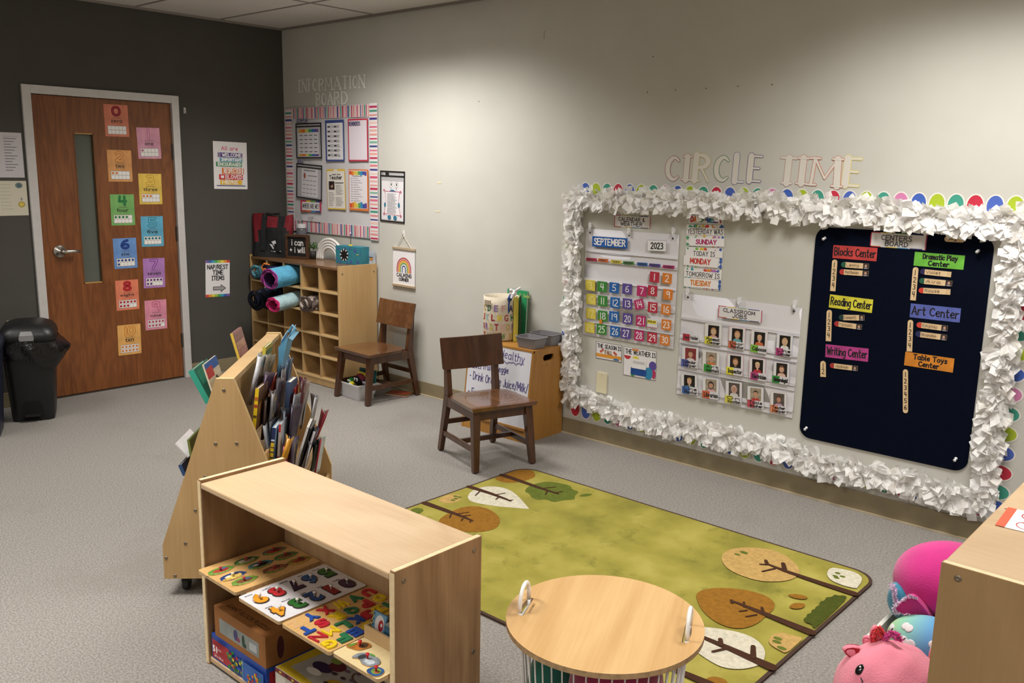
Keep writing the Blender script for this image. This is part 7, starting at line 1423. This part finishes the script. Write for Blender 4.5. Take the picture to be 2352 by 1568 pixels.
# ------------------------------------------------------------------ bins by the door
def trash(loc, rz, label, tint, hh=.60, bag=True):
    o = thing('trash_can', label, 'trash can', (loc[0], loc[1], 0), math.radians(rz)); K = mat(tint, .42, noise=.1, scale=10); n_ = 8
    def rg(wx, wy, z, r=.05, dy=0): return [(x, y + dy, z) for x, y in rrect(-wx, -wy, wx, wy, r, n_)]
    b = MB(); R_ = [rg(.112, .128, 0, .04), rg(.118, .134, .05, .045), rg(.140, .155, .43, .05), rg(.146, .160, .47, .055)]; m_ = len(R_[0]); vs = [v for r in R_ for v in r]
    b.add(vs, [(j * m_ + i, j * m_ + (i + 1) % m_, (j + 1) * m_ + (i + 1) % m_, (j + 1) * m_ + i) for j in range(3) for i in range(m_)] + [tuple(range(m_ - 1, -1, -1)), tuple(3 * m_ + i for i in range(m_))], K); b.build('bin_body', o, smooth=True).modifiers.new('e', 'EDGE_SPLIT').split_angle = .9
    b = MB(); R_ = [rg(.150, .168, .485, .06), rg(.155, .172, .515, .065), rg(.148, .166, .545, .07, .004), rg(.125, .145, .575, .07, .01), rg(.085, .105, .592, .06, .015), rg(.03, .04, .598, .02, .015)]; vs = [v for r in R_ for v in r]
    b.add(vs, [(j * m_ + i, j * m_ + (i + 1) % m_, (j + 1) * m_ + (i + 1) % m_, (j + 1) * m_ + i) for j in range(5) for i in range(m_)] + [tuple(range(m_ - 1, -1, -1)), tuple(5 * m_ + i for i in range(m_))], K); b.build('lid', o, smooth=True)
    b = MB(); sv = mat('#9a9a9c', .3, .6); b.prism([(-.036, .498), (.036, .498), (.040, .512), (.036, .53), (-.036, .53), (-.040, .512)], -.178, -.168, sv); b.add([(-.036, -.178, .53), (.036, -.178, .53), (.028, -.158, .552), (-.028, -.158, .552)], [(0, 1, 2, 3)], sv); b.build('lock_tab', o)
    b = MB(); b.prism([(-.055, .012), (.055, .012), (.055, .09), (.04, .125), (-.04, .125), (-.055, .09)], -.139, -.1315, mat('#030304', .9)); b.build('pedal_recess', o); b = MB(); b.prism(rrect(-.042, .035, .042, .05, .006, 3), -.165, -.13, K); b.build('pedal', o, bevel=.002)
    if bag:
        b = MB(); bgm = mat('#101012', .22, bump=.8, bscale=26, scale=26); N, M_ = 48, 9; vs = []; rr = random.Random(6)
        for j in range(M_ + 1):
            for i in range(N):
                a = 2 * PI * i / N; t_ = j / M_; base_r = rrpt(a, .150, .164); k = 1.03 + .05 * math.sin(PI * t_) + .035 * math.sin(a * 9 + t_ * 4) * math.sin(PI * t_) + .02 * rr.uniform(-1, 1); bulge = 1 + .36 * math.exp(-((min(a, abs(2 * PI - a)) - .1) ** 2) * 3.5) * abs(math.sin(PI * min(1, t_ * 1.08))) ** .7
                droop = .03 * math.sin(a * 3 + 1) * (1 - t_); vs.append((base_r[0] * k * bulge, base_r[1] * k * (1 + (bulge - 1) * .3), .355 + droop + (.495 - .355 - droop) * t_))
        b.add(vs, [(j * N + i, j * N + (i + 1) % N, (j + 1) * N + (i + 1) % N, (j + 1) * N + i) for j in range(M_) for i in range(N)], bgm); b.build('bag_liner', o, smooth=True)
    return o
def rrpt(a, wx, wy):
    c, s_ = math.cos(a), math.sin(a); p = 4.5; r = (abs(c / wx) ** p + abs(s_ / wy) ** p) ** (-1 / p); return (r * c, r * s_)
trash((.315, -2.065), 66, 'black pedal trash can with a black liner in front of the wooden door', '#141416')
trash((.50, -2.435), 66, 'dark navy bin at the left edge beside the black trash can', '#141a30', bag=False)
# ------------------------------------------------------------------ soft toys in the white tub
sb = thing('storage_tub', 'white plastic tub holding soft toys beside the right cabinet', 'tub', (5.345, -1.36, 0)); b = MB(); wp = mat('#dddcd6', .4); w2, d2, h2 = .155, .20, .20
def rr3(f, z, e=0): return [(x, y, z) for x, y in rrect(-w2 * f - e, -d2 * f - e, w2 * f + e, d2 * f + e, .04, 5)]
rings = [rr3(.85, 0), rr3(.98, h2 - .012), rr3(1, h2 - .010, .008), rr3(1, h2, .008), rr3(.97, h2), rr3(.83, .006)]; n = len(rings[0]); vs = [v for r in rings for v in r]
b.add(vs, [(j * n + i, j * n + (i + 1) % n, (j + 1) * n + (i + 1) % n, (j + 1) * n + i) for j in range(5) for i in range(n)] + [tuple(range(n - 1, -1, -1)), tuple(5 * n + i for i in range(n))], wp); b.build('tub', sb)
def plush_m(h, **k): return mat(h, .85, spec=.15, noise=.12, scale=12, bump=.25, bscale=220, Sheen_Weight=.35, **k)
def blob(c, r, rot=None, squash=0, n=32, lump=.0, seed=0):
    B = MB(); B.ball(c, r, None or '#000000', n, rot=rot); return B
# magenta toy
mt = thing('soft_toy', 'round magenta soft toy with a teal belly and fluffy fin, on top of the tub', 'soft toy', (5.335, -1.235, .315)); mg2 = plush_m('#cc2a84'); b = MB(); b.ball((0, 0, 0), (.175, .165, .125), mg2, 40); o = b.build('body', mt, smooth=True)
b = MB(); b.ball((-.105, -.085, -.055), (.058, .062, .068), plush_m('#3f8fae'), 28); b.build('belly', mt, smooth=True)
def fluff(path, r, m, n_, L, seed=1):
    B = MB(); rr = random.Random(seed)
    for k in range(n_):
        t_ = rr.random() * (len(path) - 1); i = int(t_); p = Vector(path[i]).lerp(Vector(path[min(i + 1, len(path) - 1)]), t_ - i); d = Vector((rr.uniform(-1, 1), rr.uniform(-1, .3), rr.uniform(-1, 1))).normalized(); s_ = d.cross(Vector((rr.random(), rr.random(), rr.random()))).normalized() * r * .35
        B.add([tuple(p - s_), tuple(p + s_), tuple(p + d * L * rr.uniform(.5, 1.1))], [(0, 1, 2)], m)
    return B
def on_ell(c, r, az, el, f=1.0): return (c[0] + r[0] * f * math.cos(el) * math.cos(az), c[1] + r[1] * f * math.cos(el) * math.sin(az), c[2] + r[2] * f * math.sin(el))
lil = plush_m('#ead6ee')
pm_ = lambda px, py, y: tuple(U(px, py, 1, y) - Vector((5.335, -1.235, .315)))
FC = pm_(2100, 1398, -1.42)
fluff([pm_(2048, 1342, -1.35), pm_(2052, 1350, -1.375), pm_(2055, 1362, -1.385), pm_(2056, 1375, -1.39), pm_(2062, 1390, -1.39)], .009, lil, 420, .014).build('fluffy_edge', mt)
b = MB(); P2 = closed([(0, 0), (.03, .045), (.05, .04), (.095, -.012), (.093, -.030), (.035, -.036), (-.01, -.022)], 2)
b.X = Matrix.Translation((FC[0] - .045, FC[1], FC[2])) @ Euler((.25, 0, .12)).to_matrix().to_4x4(); b.prism(P2, -.006, .012, mg2); o = b.build('fin', mt, smooth=False, bevel=.005)
FX = Matrix.Translation((FC[0] - .045, FC[1] - .004, FC[2])) @ Euler((.25, 0, .12)).to_matrix().to_4x4()
fluff([tuple(FX @ Vector((x, -.004, z))) for x, z in ((.05, .044), (.03, .047), (0, .006), (-.012, -.016), (-.005, -.03), (.093, -.012), (.097, -.03), (.09, -.034))], .008, plush_m('#f0dcf2'), 420, .011, 3).build('fluffy_edge', mt)
# pastel toy
pm = bpy.data.materials.new('rainbow_plush'); pm.use_nodes = True; nt = pm.node_tree; bs_ = nt.nodes['Principled BSDF']; tc = nt.nodes.new('ShaderNodeTexCoord'); sx = nt.nodes.new('ShaderNodeSeparateXYZ'); nt.links.new(tc.outputs['Object'], sx.inputs[0]); mr = nt.nodes.new('ShaderNodeMapRange'); mr.inputs['From Min'].default_value = -.16; mr.inputs['From Max'].default_value = .10; nt.links.new(sx.outputs[0], mr.inputs['Value']); cr = nt.nodes.new('ShaderNodeValToRGB'); e = cr.color_ramp.elements; e[0].color = hexc('#c6d088'); e[1].color = hexc('#7a72c0'); q = e.new(.28); q.color = hexc('#8ec8a8'); q = e.new(.6); q.color = hexc('#5f9fd0'); nt.links.new(mr.outputs[0], cr.inputs[0]); nt.links.new(cr.outputs[0], bs_.inputs['Base Color']); bs_.inputs['Roughness'].default_value = .8
pc, pr = (0, 0, 0), (.130, .088, .082)
pt2 = thing('soft_toy', 'pastel rainbow soft toy with white hearts in the tub under the magenta one', 'soft toy', (5.352, -1.452, .205)); b = MB(); b.ball(pc, pr, pm, 36); b.build('body', pt2, smooth=True)
b = MB(); b.ball((.058, -.048, .0), (.064, .058, .080), plush_m('#bfe0dc'), 28); b.build('belly', pt2, smooth=True)
b = MB(); wv = plush_m('#e6e2e6')
for az, el, s_ in ((-2.3, .75, .017), (-2.0, .28, .020), (-1.35, .55, .015), (-1.6, -.1, .018), (-2.75, .4, .012)):
    for dx in (-.5, .5):
        p = on_ell(pc, pr, az + dx * s_ / .1, el, 1.0); nn = Vector((p[0] / pr[0] ** 2, p[1] / pr[1] ** 2, p[2] / pr[2] ** 2)).normalized(); b.ball(p, (s_ * .75, s_ * .75, .0022), wv, 14, rot=nn.to_track_quat('Z', 'Y').to_matrix())
b.build('heart_spots', pt2, smooth=True)
b = MB(); b.tube([on_ell(pc, pr, -2.35 + .28 * math.cos(PI * k / 8), .42 - .25 * math.sin(PI * k / 8), 1.01) for k in range(9)], .0022, mat('#1c1a2a', .5), 6); b.build('closed_eye', pt2)
# pink toy
pkc = plush_m('#f08ca2'); pr2 = (.150, .145, .145); PKL = (5.345, -1.762, .182)
pk2 = thing('soft_toy', 'pink soft toy with red lined ears, tufty mane and a shiny black eye', 'soft toy', PKL)
N, M_ = 44, 26; b = MB(); vs = []
for j in range(1, M_):
    t_ = PI * j / M_
    for i in range(N):
        a = 2 * PI * i / N; u = Vector((math.sin(t_) * math.cos(a), math.sin(t_) * math.sin(a), math.cos(t_))); k = 1 + .02 * math.sin(5 * u.x + 3 * u.z) + .022 * math.sin(9 * u.y + 4 * u.x + 2) * max(0, u.z) + .012 * math.sin(14 * u.x - 9 * u.z); vs.append((pr2[0] * u.x * k, pr2[1] * u.y * k, pr2[2] * u.z * k))
vs += [(0, 0, pr2[2] * .99), (0, 0, -pr2[2])]; fs = [((j) * N + i, (j + 1) * N + i, (j + 1) * N + (i + 1) % N, j * N + (i + 1) % N) for j in range(M_ - 2) for i in range(N)] + [(len(vs) - 2, i, (i + 1) % N) for i in range(N)] + [(len(vs) - 1, (M_ - 2) * N + (i + 1) % N, (M_ - 2) * N + i) for i in range(N)]
b.add(vs, fs, pkc); b.build('body', pk2, smooth=True)
def ear(base, tip, w_, lin_):
    B = MB(); A = Vector(base); T_ = Vector(tip); d = (T_ - A); s_ = d.cross(Vector((.3, -1, .1))).normalized() * w_; f = s_.cross(d).normalized(); pts = [A + s_, A + d * .5 + s_ * .85, A + d * .85 + s_ * .45, T_, A + d * .85 - s_ * .45, A + d * .5 - s_ * .85, A - s_]
    vs = [tuple(p + f * .006) for p in pts] + [tuple(p - f * .012) for p in pts] + [tuple(A + d * .45 + f * .018)]; n = 7; B.add(vs, [(i, i + 1, 14) for i in range(6)] + [(6, 0, 14)] + [(i, i + 7, i + 8, i + 1) for i in range(6)] + [tuple(range(13, 6, -1))], pkc)
    o = B.build('ear', pk2, smooth=True); o.modifiers.new('s', 'SUBSURF').render_levels = 2
    B = MB(); pts2 = [A + (p - A) * .8 + d * .04 for p in pts]; B.add([tuple(p - f * .0145) for p in pts2] + [tuple(p - f * .0115) for p in pts2], [tuple(range(6, -1, -1))] + [(i, (i + 1) % 7, (i + 1) % 7 + 7, i + 7) for i in range(7)], plush_m(lin_)); B.build('ear_lining', o); B = MB(); B.add([tuple(p + f * .0105) for p in pts2] + [tuple(p + f * .0085) for p in pts2], [tuple(range(7))] + [(i + 7, (i + 1) % 7 + 7, (i + 1) % 7, i) for i in range(7)], plush_m(lin_)); B.build('ear_lining', o)
def pl_(px, py, y): p = U(px, py, 1, y); return (p.x - PKL[0], p.y - PKL[1], p.z - PKL[2])
ear(pl_(1972, 1500, -1.78), pl_(1932, 1488, -1.80), .022, '#a81e30')
ear(pl_(2000, 1480, -1.72), pl_(1983, 1458, -1.72), .02, '#d8607a')
ear(pl_(2018, 1475, -1.74), pl_(2008, 1432, -1.74), .024, '#c43040')
fluff([pl_(2010, 1470, -1.75), pl_(2012, 1452, -1.75), pl_(2020, 1442, -1.75), pl_(2030, 1462, -1.75)], .009, plush_m('#ff5860'), 700, .014, 5).build('red_tuft', pk2)
fluff([pl_(2034, 1468, -1.75), pl_(2045, 1452, -1.75), pl_(2058, 1458, -1.75), pl_(2068, 1468, -1.75)], .009, plush_m('#ff66c4'), 700, .014, 6).build('magenta_tuft', pk2)
def surf(px, py):       # where the sight line meets the pink body
    d = (RM @ Vector(((px - 1176) / FPX, -(py - 784) / FPX, -1))); o_ = CP - Vector(PKL); S = Vector((1 / pr2[0], 1 / pr2[1], 1 / pr2[2])); dd = Vector([d[i] * S[i] for i in range(3)]); oo = Vector([o_[i] * S[i] for i in range(3)]); A, Bq, Cq = dd.dot(dd), 2 * dd.dot(oo), oo.dot(oo) - 1.03; D = Bq * Bq - 4 * A * Cq
    return o_ + d * ((-Bq - math.sqrt(max(D, 0))) / (2 * A))
p = surf(1975, 1537); b = MB(); nrm = Vector((p.x / pr2[0] ** 2, p.y / pr2[1] ** 2, p.z / pr2[2] ** 2)).normalized(); b.ball(tuple(p), (.012, .016, .005), mat('#0c0b0e', .15), 18, rot=nrm.to_track_quat('Z', 'Y').to_matrix()); b.ball(tuple(p + nrm * .0045 + Vector((.003, 0, .006))), .0028, mat('#f4f4f6', .3), 8); b.build('eye', pk2, smooth=True)
b = MB(); b.tube([tuple(surf(x, y)) for x, y in ((1977, 1556), (1980, 1562), (1981, 1570), (1977, 1578))], .0016, mat('#2a1a20', .6), 6); b.build('smile', pk2)
rp9 = thing('pink_cushion', 'coral pink soft toy just visible behind the pink one', 'soft toy', (5.44, -1.60, .26)); b = MB(); b.ball((0, 0, 0), (.06, .05, .05), plush_m('#d9606c'), 24); b.build('body', rp9, smooth=True)
